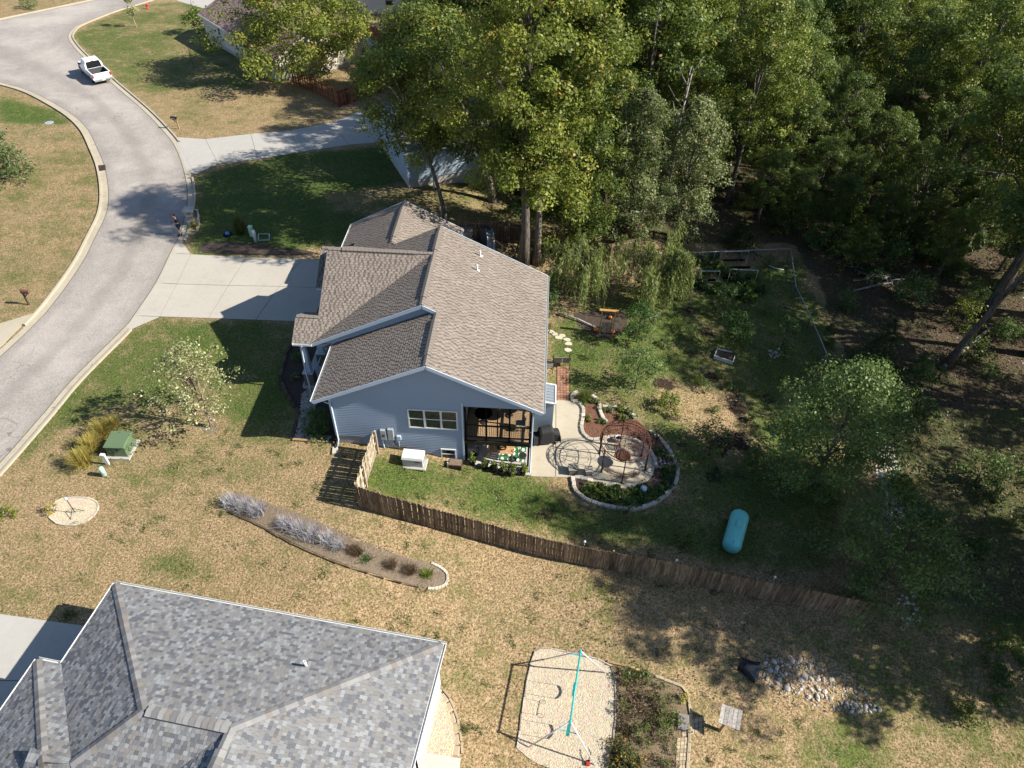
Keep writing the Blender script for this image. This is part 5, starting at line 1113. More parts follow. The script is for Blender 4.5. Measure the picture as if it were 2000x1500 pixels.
bed([(405, 472), (470, 474), (550, 484), (615, 493), (560, 499), (395, 493)], M['mulch'], 'mulch', 'shaded mulch strip along the driveway', .02)
bed([(1120, 612), (1210, 606), (1222, 640), (1180, 662), (1135, 640)], M['mulch'], 'mulch', 'mulch around the little wooden gate', .02)

# ------------------------------------------------------------------ stone edging, pavers, rocks
def block_mesh(seed, d, mat, jit=.12, tint=None):
    r = random.Random(seed); mb = MB(); c = r.uniform(.8, 1.2); mb.col(tint or (c, c*r.uniform(.94, 1), c*r.uniform(.86, .98)))
    hx, hy, hz = d[0]/2, d[1]/2, d[2]; j = lambda v: v*(1+r.uniform(-jit, jit)); b = min(hx, hy)*.22
    lo = [(-j(hx), -j(hy), 0), (j(hx), -j(hy), 0), (j(hx), j(hy), 0), (-j(hx), j(hy), 0)]; mi = [(x, y, hz-b) for x, y, z in lo]; tp = [(x*(1-b/hx), y*(1-b/hy), hz*r.uniform(.96, 1.04)) for x, y, z in lo]
    mb.add(lo+mi+tp, [(8, 9, 10, 11)]+[(i+k*4, (i+1) % 4+k*4, (i+1) % 4+4+k*4, i+4+k*4) for i in range(4) for k in range(2)]); return mb.mesh('stone_block', mat)
def edging(px, name, label, cat, mat='stonewhite', size=(.34, .22, .2), seed=1, smooth=True, dz=-.02, piece='stone_block'):
    P = [g(x, y) for x, y in px]; P = smooth_line(P, 5) if smooth else [(p[0], p[1]) for p in P]
    e = empty(name, (0, 0, 0), label, cat); vs_ = [block_mesh(seed+k, size, M[mat]) for k in range(5)]; r = random.Random(seed); pts, L = along(P, size[0]*1.04)
    for x, y, a, d in pts:
        o = bpy.data.objects.new(piece, r.choice(vs_)); o.location = (x, y, zt(x, y)+dz); o.rotation_euler = (0, 0, a+r.uniform(-.06, .06)); link(o, e)
    return e
edging(Z1((590, 325), (588, 270), (625, 242), (665, 245)), 'stone_edging', 'pale block edging at the tip of the curving mulch bed', 'edging', seed=11)
edging(Z1((590, 325), (640, 335), (690, 395), (692, 480), (676, 570), (695, 640), (760, 697), (850, 697), (1000, 672), (1150, 692), (1250, 732), (1330, 795), (1384, 880), (1400, 960)), 'stone_edging', 'pale block edging between the patio and the mulch bed', 'edging', seed=12)
edging(Z1((780, 268), (845, 335), (862, 430), (900, 505), (945, 535)), 'stone_edging', 'short block edging curving through the mulch bed', 'edging', seed=13)
edging(Z1((880, 378), (1000, 380), (1100, 402), (1180, 462), (1205, 512)), 'stone_edging', 'block edging behind the hostas of the mulch bed', 'edging', seed=14)
edging(Z1((1340, 610), (1450, 700), (1530, 800), (1590, 915), (1615, 1000), (1602, 1100), (1550, 1190), (1450, 1280), (1350, 1335), (1200, 1378), (1040, 1368), (850, 1332), (720, 1282), (622, 1200), (596, 1110), (600, 1072), (690, 1082), (800, 1108)), 'stone_edging', 'sweeping block edging around the planted bed of the gazebo', 'edging', seed=15)
edging([(546, 736), (560, 770), (583, 806), (571, 858)], 'timber_edging', 'dark edging blocks of the front porch bed', 'edging', 'wood_dark', (.6, .2, .16), 16, False)
edging([(571, 860), (612, 862), (650, 866)], 'timber_edging', 'tan edging along the corner of the front bed', 'edging', 'wood', (.9, .16, .16), 17, False)
edging([(548, 735), (560, 690), (580, 655)], 'timber_edging', 'shaded edging beside the front walk', 'edging', 'wood_dark', (.6, .2, .14), 18, False)
edging([(842, 1100), (862, 1110), (874, 1124), (870, 1142), (850, 1150), (834, 1150)], 'stone_edging', 'small white stones ringing the end of the sage bed', 'edging', size=(.16, .14, .12), seed=19)
edging([(445, 1001), (500, 1025), (560, 1058), (650, 1098), (760, 1134), (834, 1151)], 'plastic_edging', 'thin black edging strip of the sage bed', 'edging', 'wood_dark', (.8, .05, .1), 20)
edging([(93, 1008), (100, 990), (120, 976), (150, 972), (178, 975), (191, 985), (189, 1000), (172, 1016), (145, 1026), (115, 1024), (93, 1008)], 'stone_edging', 'thin pale edging of the round gravel bed', 'edging', size=(.3, .07, .09), seed=21)
edging([(1010, 1462), (1020, 1390), (1032, 1320), (1045, 1276), (1066, 1267), (1110, 1275), (1170, 1290), (1196, 1312), (1202, 1370), (1198, 1440), (1185, 1500)], 'plastic_edging', 'dark rim edging around the play gravel', 'edging', 'wood_grey', (.7, .06, .1), 22)
edging([(1184, 1291), (1257, 1313)], 'timber_edging', 'tan timber at the far end of the weedy bed', 'edging', 'wood', (.95, .12, .12), 23, False)
edging([(1278, 1321), (1305, 1331), (1332, 1343), (1342, 1362), (1348, 1395), (1346, 1440), (1342, 1500)], 'timber_edging', 'curved tan border at the right of the weedy bed', 'edging', 'paver', (.4, .14, .12), 24)
edging([(848, 1333), (872, 1355), (888, 1388), (898, 1428), (902, 1462), (898, 1484)], 'stone_edging', 'outer paver kerb of the white gravel strip', 'edging', 'paver', (.45, .1, .1), 25)
edging([(843, 1344), (862, 1362), (876, 1390), (886, 1428), (889, 1460), (886, 1484)], 'paver_path', 'broad curved pavers beside the cream house', 'path', 'paver', (.42, .42, .06), 26, piece='paver')
def paver_grid(px4, nu_, nv_, name, label, mat, gap=.06, dz=.05):
    q = gp(px4); e = empty(name, (0, 0, 0), label, 'paving'); r = random.Random(nu_*nv_)
    for i in range(nu_):
        for j in range(nv_):
            def pt(a, b): return (q[0]*(1-a)+q[1]*a)*(1-b)+(q[3]*(1-a)+q[2]*a)*b
            c = [pt((i+x)/nu_, (j+y)/nv_) for x, y in ((gap, gap), (1-gap, gap), (1-gap, 1-gap), (gap, 1-gap))]; k = r.uniform(.75, 1.2)
            MB().col((k, k*.97, k*.93)).prism([(p[0], p[1]) for p in c], lambda x, y: zt(x, y)-.02, lambda x, y: zt(x, y)+dz+0.0).build('paver', mat, e)
paver_grid([(1088, 716), (1111, 716), (1112, 784), (1088, 783)], 4, 14, 'paver_path', 'reddish square pavers under the patio bench', M['brick'])
paver_grid([(1330, 1412), (1372, 1400), (1372, 1430), (1332, 1440)], 5, 3, 'paver_path', 'tan pavers in front of the slatted feeder', M['paver'])
paver_grid([(1322, 1442), (1345, 1440), (1338, 1510), (1318, 1510)], 3, 9, 'paver_path', 'tan pavers running down the weedy bed', M['paver'])
rockm = []
for k in range(8):
    r = random.Random(60+k); mb = MB(); c = r.uniform(.7, 1.35); mb.col((c, c*r.uniform(.9, 1), c*r.uniform(.8, .98))); mb.ball((0, 0, .25), (.5*r.uniform(.8, 1.2), .5*r.uniform(.6, 1), .42*r.uniform(.7, 1.1)), 8, 6, .14, r); rockm.append(mb.mesh('rock', M['rock']))
def rocks(px, n, s0, s1, label, group, seed=1):
    P = gp(px); r = random.Random(seed); xs, ys = [p[0] for p in P], [p[1] for p in P]; k = 0; tries = 0; used = []
    while k < n and tries < n*40:
        tries += 1; x, y = r.uniform(min(xs), max(xs)), r.uniform(min(ys), max(ys)); s = r.uniform(s0, s1)
        if not pip(P, np.array([x]), np.array([y]))[0] or any((x-a)**2+(y-b)**2 < (.42*(s+c))**2 for a, b, c in used): continue
        used.append((x, y, s)); o = bpy.data.objects.new('rock', r.choice(rockm)); o.location = (x, y, zt(x, y)-.14*s); o.rotation_euler = (r.uniform(-.3, .3), r.uniform(-.3, .3), r.uniform(0, 6.28)); o.scale = (s, s, s*r.uniform(.7, 1)); link(o); tag(o, label, 'rock', group); k += 1
rocks([(1490, 1290), (1560, 1288), (1625, 1310), (1628, 1366), (1570, 1368), (1500, 1340)], 42, .14, .36, 'pale river rock in the heap below the black culvert', 'rocks below the culvert', 3)
rocks([(1640, 1372), (1715, 1378), (1722, 1392), (1660, 1392)], 26, .14, .3, 'small pale rock in the trickle beyond the culvert', 'small rocks beyond the culvert', 4)
rocks([(1715, 880), (1735, 880), (1752, 940), (1748, 1010), (1725, 1000), (1722, 930)], 32, .2, .5, 'grey rock lining the dry creek behind the elm', 'rocks in the dry creek', 5)
rocks([(1750, 1160), (1790, 1150), (1800, 1210), (1760, 1230)], 18, .15, .35, 'rock scattered past the end of the board fence', 'rocks past the fence end', 6)
rocks(Z1((1370, 870), (1460, 870), (1590, 930), (1570, 965), (1400, 985)), 34, .12, .28, 'white cobble in the gap of the planted bed', 'white cobbles in the planted bed', 7)
rocks([(1500, 684), (1524, 680), (1532, 692), (1520, 700), (1503, 697)], 14, .2, .34, 'stone ringing the little fire pit by the fruit tree', 'stones of the small ring', 8)
for k, px in enumerate(((1075, 648), (1083, 653), (1091, 660), (1098, 656), (1108, 664), (1110, 672), (1109, 684))):
    p = g(*px); r = random.Random(k); mb = MB().col((1.1, 1.05, .95)); n = 7; mb.prism([(p[0]+.26*math.cos(a*6.283/n)*r.uniform(.8, 1.2), p[1]+.2*math.sin(a*6.283/n)*r.uniform(.8, 1.2)) for a in range(n)], p[2]-.05, p[2]+.05)
    tag(mb.build('stepping_stone', M['stonewhite']), 'flat stepping stone between the gate and the patio bench', 'stone', 'stepping stones')
def pebbles(px, n, size, mat, name, label, seed, parent=None, dz=.03):
    P = gp(px); rng = np.random.default_rng(seed); xs, ys = [p[0] for p in P], [p[1] for p in P]; X = rng.uniform(min(xs), max(xs), n*3); Y = rng.uniform(min(ys), max(ys), n*3); m = pip(P, X, Y); X, Y = X[m][:n], Y[m][:n]
    Z = np.array([zt(x, y) for x, y in zip(X, Y)])+dz; s = size*rng.uniform(.6, 1.4, len(X)); a = rng.random(len(X))*6.28; c, si = np.cos(a), np.sin(a)
    base = np.array([(-1, 0, 0), (0, -.7, 0), (1, 0, 0), (0, .7, 0), (0, 0, .7)]); V = np.zeros((len(X), 5, 3))
    for k in range(5): V[:, k, 0] = X+s*(base[k, 0]*c-base[k, 1]*si); V[:, k, 1] = Y+s*(base[k, 0]*si+base[k, 1]*c); V[:, k, 2] = Z+s*base[k, 2]
    Ft = (np.arange(len(X))*5)[:, None, None]+np.array([(0, 1, 4), (1, 2, 4), (2, 3, 4), (3, 0, 4)])[None]; col = np.repeat(np.stack([rng.uniform(.5, 1.35, len(X)), rng.uniform(.5, 1.25, len(X)), rng.uniform(.45, 1.1, len(X))], 1)*.5+.5*rng.uniform(.5, 1.3, len(X))[:, None], 4, 0)
    o = bpy.data.objects.new(name, np_mesh(name, V.reshape(-1, 3), Ft.reshape(-1, 3), mat, col)); link(o, parent); return tag(o, label, kind='stuff')
pebbles([(1010, 1462), (1020, 1390), (1032, 1320), (1045, 1276), (1066, 1267), (1110, 1275), (1170, 1290), (1196, 1312), (1202, 1370), (1198, 1440), (1185, 1500), (1120, 1510), (1050, 1492)], 9000, .035, M['pebble'], 'pea_gravel', 'loose tan pebbles of the play area', 1)
pebbles([(93, 1008), (100, 990), (120, 976), (150, 972), (178, 975), (191, 985), (189, 1000), (172, 1016), (145, 1026), (115, 1024)], 2200, .035, M['pebble'], 'pea_gravel', 'loose tan pebbles of the round bed', 2)
pebbles([(846, 1338), (865, 1358), (880, 1400), (888, 1440), (882, 1478), (830, 1470), (838, 1400)], 2500, .04, M['pebble'], 'pea_gravel', 'loose white pebbles along the cream wall', 3)
pebbles([(590, 770), (612, 752), (622, 780), (600, 850), (648, 852), (640, 862), (575, 856), (585, 810)], 1500, .06, M['rock'], 'river_pebbles', 'grey river pebbles in the front porch bed', 4)
pebbles(Z1((605, 1080), (720, 1090), (850, 1130), (1000, 1180), (1200, 1170), (1340, 1090), (1400, 980), (1590, 970), (1605, 1080), (1540, 1190), (1420, 1290), (1220, 1360), (1020, 1350), (820, 1310), (660, 1220)), 800, .05, M['mulch'], 'mulch_chips', 'chips in the dark planted bed', 5)
pebbles(Z1((600, 300), (640, 250), (760, 260), (840, 330), (1000, 375), (1110, 400), (1190, 480), (1340, 610), (1340, 800), (1220, 720), (1000, 672), (800, 700), (720, 660), (680, 560), (700, 440)), 3500, .05, M['mulch_red'], 'mulch_chips', 'red bark chips by the patio', 6)
pebbles([(445, 998), (470, 968), (620, 1020), (790, 1090), (870, 1125), (838, 1148), (650, 1090), (500, 1020)], 3500, .04, M['mulch_pale'], 'mulch_chips', 'pale bark chips of the sage bed', 7)
pebbles([(1490, 1285), (1560, 1283), (1640, 1300), (1720, 1380), (1722, 1394), (1640, 1390), (1570, 1372), (1490, 1345)], 350, .05, M['rock'], 'small_rocks', 'small stones between the river rocks', 8)
pebbles([(1705, 870), (1745, 870), (1765, 940), (1765, 1040), (1715, 1020), (1712, 930)], 700, .07, M['rock'], 'small_rocks', 'small stones of the dry creek', 9)
# ------------------------------------------------------------------ iron gazebo with benches and hanging fire bowl
gc = g(1213, 907); ge = empty('gazebo', gc, 'rusted iron dome gazebo with curved benches on the patio', 'gazebo'); GR, GH = 1.42, 2.05
pang = [math.radians(a) for a in (168, 215, 262, 322, 10, 75)]
pang = [math.atan2(p[1]-gc[1], p[0]-gc[0]) for p in (g(1167, 886), g(1170, 925), g(1214, 948), g(1258, 920), g(1252, 893), g(1210, 872))]
for a in pang:
    x, y = GR*math.cos(a), GR*math.sin(a); MB().tube([(x, y, .02), (x, y, GH)], .035, 7).tube([(x*.96, y*.96, .02), (x*.96, y*.96, GH)], .022, 6).build('post', M['rust'], ge, True); MB().lathe((x, y, .03), [(.1, 0), (.1, .04), (.04, .1)], 8).build('foot', M['rust'], ge)
circ = lambda r, z, n=40: [(r*math.cos(2*math.pi*k/n), r*math.sin(2*math.pi*k/n), z) for k in range(n+1)]
MB().tube(circ(GR, GH), .03, 6, False).tube(circ(GR*.99, GH-.22), .022, 6, False).build('ring', M['rust'], ge, True)
rb = MB()
for k in range(12):
    a = 2*math.pi*k/12; rb.tube([(GR*math.cos(a)*math.cos(t), GR*math.sin(a)*math.cos(t), GH+1.0*math.sin(t)) for t in np.linspace(0, math.pi/2*.97, 9)], .016, 5, False)
rb.build('dome_rib', M['rust'], ge, True)
for r, z in ((GR*.93, GH+.36), (GR*.72, GH+.69), (GR*.4, GH+.91)): MB().tube(circ(r, z), .014, 5, False).build('dome_hoop', M['rust'], ge, True)
sc_ = MB(); rr = random.Random(3)
for k in range(42):
    a = 2*math.pi*k/42; z = GH-.11; R_ = GR*.995; sc_.tube([((R_)*math.cos(a+.035*math.cos(t)), R_*math.sin(a+.035*math.cos(t)), z+.09*math.sin(t)) for t in np.linspace(0, 6.28, 9)], .008, 4, False)
for k in range(36):
    a = rr.uniform(0, 6.28); t0 = rr.uniform(.1, 1.2); r = rr.uniform(.1, .22); pts = []
    for t in np.linspace(0, 6.28, 10):
        aa, tt = a+r*math.cos(t)/max(.25, math.cos(t0)), t0+r*math.sin(t); tt = min(tt, 1.5); pts.append((GR*.99*math.cos(aa)*math.cos(tt), GR*.99*math.sin(aa)*math.cos(tt), GH+1.0*math.sin(tt)))
    sc_.tube(pts, .009, 4, False)
sc_.build('scrollwork', M['rust'], ge, True)
MB().ball((0, 0, GH+1.08), .08, 10, 7).build('finial', M['rust'], ge, True)
MB().tube([(0, 0, GH+1.0), (0, 0, .9)], .012, 5).build('chain', M['rust'], ge)
for i in range(3): MB().tube([(0, 0, 1.25), (.42*math.cos(i*2.09), .42*math.sin(i*2.09), .8)], .008, 4).build('hanger', M['rust'], ge)
MB().lathe((0, 0, .58), [(.08, 0), (.3, .05), (.45, .2), (.47, .22), (.42, .2), (.27, .09), (.05, .06)], 24).build('fire_bowl', M['rust'], ge, True)
for a0, a1 in ((pang[1]+.05, pang[1]+1.75), (pang[4]+.1, pang[4]+1.35)):
    n = 26; seat = MB(); bk = MB()
    for k in range(n+1):
        a = a0+(a1-a0)*k/n; c, s = math.cos(a), math.sin(a); seat.beam((c*(GR-.42), s*(GR-.42), .44), (c*(GR-.02), s*(GR-.02), .44), .018, .012); bk.beam((c*(GR-.03), s*(GR-.03), .44), (c*(GR-.0), s*(GR-.0), .85), .014, .014)
    arc = lambda r, z: [(r*math.cos(a0+(a1-a0)*k/20), r*math.sin(a0+(a1-a0)*k/20), z) for k in range(21)]
    for r in (.42, .3, .2, .1, .02): seat.tube(arc(GR-r, .44), .012, 5)
    bk.tube(arc(GR-.0, .86), .016, 5); bk.tube(arc(GR-.02, .6), .01, 5)
    b = seat.build('bench_seat', M['rust'], ge); bk.build('bench_back', M['rust'], b)
    for a in (a0+.05, (a0+a1)/2, a1-.05): MB().tube([(math.cos(a)*(GR-.4), math.sin(a)*(GR-.4), 0.04), (math.cos(a)*(GR-.4), math.sin(a)*(GR-.4), .44)], .015, 5).build('bench_leg', M['rust'], b)
for px, s, lab in (((1118, 922), .5, 'dark cube stone stool on the patio edge beside the porch'), ((1149, 924), .42, 'cube stone stool beside the gazebo edge')):
    p = g(px[0], px[1], .05); e = empty('stone_stool', p, lab, 'stool', rz=.12); bevel(MB().col((.35, .35, .37)).box((0, 0, s*.42), (s, s, s*.84)).build('stool_body', M['stonewhite'], e), .03); MB().col((.5, .5, .5)).box((0, 0, s*.87), (s*1.06, s*1.06, s*.06)).build('stool_top', M['stonewhite'], e)
# ------------------------------------------------------------------ covered grill
p = np.array([.98, 28.45, zt(.98, 28.45)+.05]); e = empty('grill', p, 'gas grill under a black cover on the patio', 'grill', rz=.3); rr = random.Random(2)
prof = [(-.82, .42, .62), (-.80, .30, .80), (-.45, .26, .86), (-.42, .30, 1.12), (-.3, .33, 1.2), (.3, .33, 1.22), (.42, .3, 1.12), (.46, .26, .88), (.8, .3, .8), (.83, .42, .62)]
n = 12; vs_, fs_ = [], []
for i, (x, w, h) in enumerate(prof):
    for k in range(n+1):
        t = k/n; a = math.pi*t; yy = -math.cos(a)*w; zz_ = .16+.05*math.sin(i*2.1+k*9) if k in (0, n) else h*(.72+.28*math.sin(a)**.7); vs_.append((x+rr.uniform(-.01, .01), yy*(1.12 if k in (0, n) else 1)+rr.uniform(-.015, .015), zz_+rr.uniform(-.015, .015)))
for i in range(len(prof)-1):
    for k in range(n): fs_.append((i*(n+1)+k, i*(n+1)+k+1, (i+1)*(n+1)+k+1, (i+1)*(n+1)+k))
fs_.append(tuple(range(n+1))); fs_.append(tuple(range((len(prof))*(n+1)-1, (len(prof)-1)*(n+1)-1, -1)))
MB().add(vs_, fs_).build('cover', M['grillcover'], e, False)
for x, y in ((-.5, -.25), (.5, -.25), (-.5, .25), (.5, .25)): MB().box((x, y, .1), (.05, .05, .2)).build('leg', M['blackmetal'], e); MB().lathe((x, y, 0), [(.05, 0), (.05, .05), (.02, .07)], 8).build('caster', M['tyre'], e)
# patio bench and chair
def sling_seat(name, px, w, label, rz):
    p = g(px[0], px[1], .06); e = empty(name, p, label, 'bench' if w > 1 else 'chair', rz=rz)
    for k in range(1 if w < 1 else 2):
        ww = w/(1 if w < 1 else 2)-.04; cx = 0 if w < 1 else (-w/4+k*w/2)
        MB().add([(cx-ww/2, -.28, .42), (cx+ww/2, -.28, .42), (cx+ww/2, .25, .38), (cx-ww/2, .25, .38)], [(0, 1, 2, 3), (3, 2, 1, 0)]).build('seat', M['fabric'], e)
        MB().add([(cx-ww/2, .25, .38), (cx+ww/2, .25, .38), (cx+ww/2, .5, .98), (cx-ww/2, .5, .98)], [(0, 1, 2, 3), (3, 2, 1, 0)]).build('backrest', M['fabric'], e)
    for s in (-1, 1):
        x = s*w/2; MB().tube([(x, -.32, 0), (x, -.3, .6), (x, .3, .62), (x, .5, 1.0)], .022, 6).build('arm_frame', M['blackmetal'], e, True); MB().tube([(x, -.3, .42), (x, .25, .38), (x, .5, 0)], .02, 6).build('leg', M['blackmetal'], e, True)
    MB().tube([(-w/2, .5, 1.0), (w/2, .5, 1.0)], .02, 6).build('top_rail', M['blackmetal'], e)
sling_seat('patio_bench', (1096, 712), 1.05, 'tan sling patio bench on the red pavers', math.radians(180+4))
sling_seat('patio_chair', (1071, 722), .6, 'tan sling chair half under the rear eave', math.radians(80))
# ------------------------------------------------------------------ standby generator on its pad
q = [g(783, 914), g(830, 922), g(836, 905)]; p = (q[0]+q[1])/2+np.array([0, .42, 0]); e = empty('generator', (p[0], p[1], zt(p[0], p[1])), 'white standby generator on a concrete pad by the blue wall', 'generator', rz=math.radians(-3))
MB().box((0.02, 0, .05), (1.42, .86, .12)).build('pad', M['concrete_new'], e); bevel(MB().box((0, .02, .4), (1.15, .6, .56)).build('cabinet', M['gengrey'], e), .03)
MB().add([(-.6, -.33, .68), (.6, -.33, .68), (.6, .35, .68), (-.6, .35, .68), (-.58, -.28, .82), (.58, -.28, .82), (.58, .33, .86), (-.58, .33, .86)], [(4, 5, 6, 7), (0, 1, 5, 4), (1, 2, 6, 5), (2, 3, 7, 6), (3, 0, 4, 7), (3, 2, 1, 0)]).build('lid', M['white'], e)
bevel(e.children[-1], .05, 3)
MB().box((.3, -.29, .5), (.34, .012, .07)).build('badge', M['mailred'], e)
for k in range(7): MB().box((.582, -.12+.06*k, .42), (.012, .035, .34)).build('louvre', M['metergrey'], e)
# crate by the basement window
p = g(890, 911); e = empty('window_well_cover', p, 'low brown box with white corner post below the basement window', 'box', rz=-.05)
MB().col((1, .9, .85)).box((0, 0, .17), (.72, .5, .34)).build('box_body', M['wood_dark'], e); MB().col((1, .85, .75)).box((0, 0, .36), (.66, .44, .05)).build('mulch_top', M['mulch_pale'], e); MB().box((-.4, -.2, .25), (.06, .06, .55)).build('corner_post', M['white'], e)
# ------------------------------------------------------------------ porch: rug, table, planters and upper deck furniture
PZ = -1.28
rg = MB().add([(-3.35, 26.5, PZ), (-.15, 26.5, PZ), (-.1, 29.3, PZ), (-3.3, 29.3, PZ), (-3.35, 26.5, PZ+.012), (-.15, 26.5, PZ+.012), (-.1, 29.3, PZ+.012), (-3.3, 29.3, PZ+.012)], [(4, 5, 6, 7), (0, 1, 5, 4), (1, 2, 6, 5), (3, 0, 4, 7)]).build('outdoor_rug', M['rug']); tag(rg, 'green outdoor rug with cream pineapple shapes under the porch', 'rug')
MB().prism([(-3.5, 26.12), (.08, 26.12), (.08, 29.85), (-3.5, 29.85)], -1.75, PZ-.004).build('patio_slab', M['found'], HOUSE)
tb = empty('patio_table', (-1.55, 26.85, PZ+.012), 'wooden table with a wreath on the pineapple rug', 'table', rz=-.06)
for k in range(5): MB().col((1.1, .95, .85)).box((0, -.32+.16*k, .68), (1.5, .15, .04)).build('plank', M['wood'], tb)
for x, y in ((-.65, -.3), (.65, -.3), (-.65, .3), (.65, .3)): MB().col((1, .9, .8)).box((x, y, .33), (.07, .07, .66)).build('leg', M['wood'], tb)
wr = empty('wreath', (-1.5, 26.85, PZ+.72), 'dark twig wreath lying on the wooden table', 'wreath'); MB().tube([(.24*math.cos(k*.35), .17*math.sin(k*.35), .03+.01*math.sin(k*3)) for k in range(18)], .035, 6).build('ring', M['wood_dark'], wr, True); link(bpy.data.objects.new('leaves', shrub_mesh('wreath_leaves', 5, .14, .1, M['marigold'], 6, 14, .06)), wr)
for k, (x, y) in enumerate(((-3.1, 26.45), (-.3, 26.6))):
    c = empty('metal_chair', (x, y, PZ+.012), 'black metal chair at the %s end of the wooden table' % ('left' if k == 0 else 'downspout'), 'chair', rz=(-1.3, 1.4)[k])
    MB().lathe((0, 0, .42), [(.22, 0), (.23, .03), (.2, .04)], 14).build('seat', M['blackmetal'], c); MB().tube([(-.2, .2, .42), (-.2, .26, .85), (0, .3, .98), (.2, .26, .85), (.2, .2, .42)], .02, 6).build('backrest', M['blackmetal'], c, True)
    for a in range(4): MB().tube([(.17*math.cos(a*1.57+.78), .17*math.sin(a*1.57+.78), .42), (.22*math.cos(a*1.57+.78), .22*math.sin(a*1.57+.78), 0)], .015, 5).build('leg', M['blackmetal'], c)
potm = MB().lathe((0, 0, 0), [(.15, 0), (.2, .3), (.215, .3), (.215, .34), (.18, .34), (.17, .28)], 14).mesh('pot', M['black'], True); tom = [shrub_mesh('tomato%d' % k, 80+k, .27, .62, M['shrub_lime'], 14, 26, .11, .55, .4) for k in range(3)]; _rp = random.Random(9)
for k, px in enumerate(((923, 906), (947, 914), (963, 920), (980, 926), (1000, 928), (1021, 926))):
    p = g(px[0], px[1]); e = empty('potted_plant', p, 'green tomato plant in a black pot in the row before the porch', 'plant', 'tomato pots before the porch', rz=_rp.uniform(0, 6)); link(bpy.data.objects.new('pot', potm), e); o = bpy.data.objects.new('foliage', _rp.choice(tom)); o.location = (0, 0, .28); s = _rp.uniform(.8, 1.15); o.scale = (s, s, s); link(o, e)
for k, (x, y, r) in enumerate(((-2.6, 27.6, .5), (-1.2, 28.2, .55))):
    tbl = empty('deck_table', (x, y, .72), ('small round dark table on the upper porch' if k == 0 else 'round tan table on the upper porch by the railing'), 'table'); MB().lathe((0, 0, .7), [(r, 0), (r, .04), (r*.9, .05)], 20).build('top', M['wood' if k else 'wood_dark'], tbl)
    MB().tube([(0, 0, 0), (0, 0, .7)], .04, 8).build('pedestal', M['blackmetal'], tbl); MB().lathe((0, 0, 0), [(.25, 0), (.2, .04), (.05, .06)], 12).build('foot', M['blackmetal'], tbl)
def deck_chair(x, y, rz, lab):
    c = empty('deck_chair', (x, y, .72), lab, 'chair', rz=rz); MB().box((0, 0, .43), (.5, .5, .05)).build('seat', M['fabric'], c); MB().box((0, .25, .75), (.5, .05, .6)).build('backrest', M['fabric'], c)
    for sx in (-.22, .22):
        for sy in (-.22, .22): MB().box((sx, sy, .21), (.04, .04, .42)).build('leg', M['blackmetal'], c)
deck_chair(-3.1, 28.5, .8, 'tan chair in the back corner of the upper porch'); deck_chair(-.5, 27.2, -1.4, 'tan chair at the open rail of the upper porch'); deck_chair(-1.9, 28.8, .1, 'tan chair against the house wall of the upper porch')
# ------------------------------------------------------------------ propane tank
p = g(1431, 1052); q0, q1 = g(1441, 1012), g(1420, 1088); ang = math.atan2(q0[1]-q1[1], q0[0]-q1[0]); e = empty('propane_tank', p, 'turquoise propane tank on the shaded back lawn', 'tank', rz=ang)
TR, TL = .5, 1.5; prof = [(TR*math.cos(t), -TL+TR+(-TR*math.sin(t))*.75) for t in np.linspace(math.pi/2*.99, 0, 8)]+[(TR*math.cos(t), TL-TR+TR*math.sin(t)*.75) for t in np.linspace(0, math.pi/2*.99, 8)]
o = MB().lathe((0, 0, 0), prof, 32).build('vessel', M['tank'], e, True); o.matrix_basis = Matrix.Translation((0, 0, .72)) @ Matrix.Rotation(math.pi/2, 4, 'Y')
o2 = MB().lathe((0, 0, 0), [(.02, -.3), (.1, -.27), (.13, -.2), (.13, .2), (.1, .27), (.02, .3)], 16).build('dome_hood', M['tank'], e, True); o2.matrix_basis = Matrix.Translation((.15, 0, .72+TR+.02)) @ Matrix.Rotation(math.pi/2, 4, 'Y')
for s in (-1, 1):
    MB().box((s*.75, 0, .13), (.12, .7, .26)).build('saddle', M['concrete'], e); MB().tube([(s*1.12, 0, .72+TR-.02), (s*1.12, 0, .72+TR+.07), (s*1.2, 0, .72+TR+.07), (s*1.2, 0, .72+TR-.04)], .014, 5).build('lifting_lug', M['blackmetal'], e)
MB().tube([((0.0)+.005, (TR+.004)*math.cos(t), .72+(TR+.004)*math.sin(t)) for t in np.linspace(-.3, 3.4, 22)], .006, 4).build('weld_seam', M['tank'], e)
# ------------------------------------------------------------------ utility boxes and golden grasses on the front lawn
a, b, c = g(213, 893), g(249, 894), g(268, 866); ux = (b-a)/np.linalg.norm(b-a); rz = math.atan2(ux[1], ux[0]); p = (a+c)/2
e = empty('transformer', (p[0], p[1], zt(p[0], p[1])), 'green pad mounted transformer box beside the golden grasses', 'utility box', rz=rz)
MB().box((0, 0, .05), (1.3, 1.45, .12)).build('pad', M['concrete_new'], e); bevel(MB().box((0, .02, .48), (1.1, 1.15, .76), taper=.94).build('cabinet', M['cabgreen'], e), .02)
MB().add([(-.57, -.58, .84), (.57, -.58, .84), (.57, .6, .84), (-.57, .6, .84), (-.54, -.5, .9), (.54, -.5, .9), (.54, .58, .94), (-.54, .58, .94)], [(4, 5, 6, 7), (0, 1, 5, 4), (1, 2, 6, 5), (2, 3, 7, 6), (3, 0, 4, 7)]).build('lid', M['cabgreen'], e); MB().box((.1, -.57, .62), (.08, .03, .16)).build('padlock_hasp', M['blackmetal'], e); MB().box((-.2, -.565, .45), (.014, .02, .62)).build('door_seam', M['black'], e)
p = g(211, 907); e = empty('marker_post', p, 'white cable marker post beside the transformer', 'post'); MB().box((0, 0, .38), (.2, .1, .76)).build('post_body', M['white'], e); MB().box((0, -.02, .8), (.24, .16, .09)).build('cap', M['white'], e)
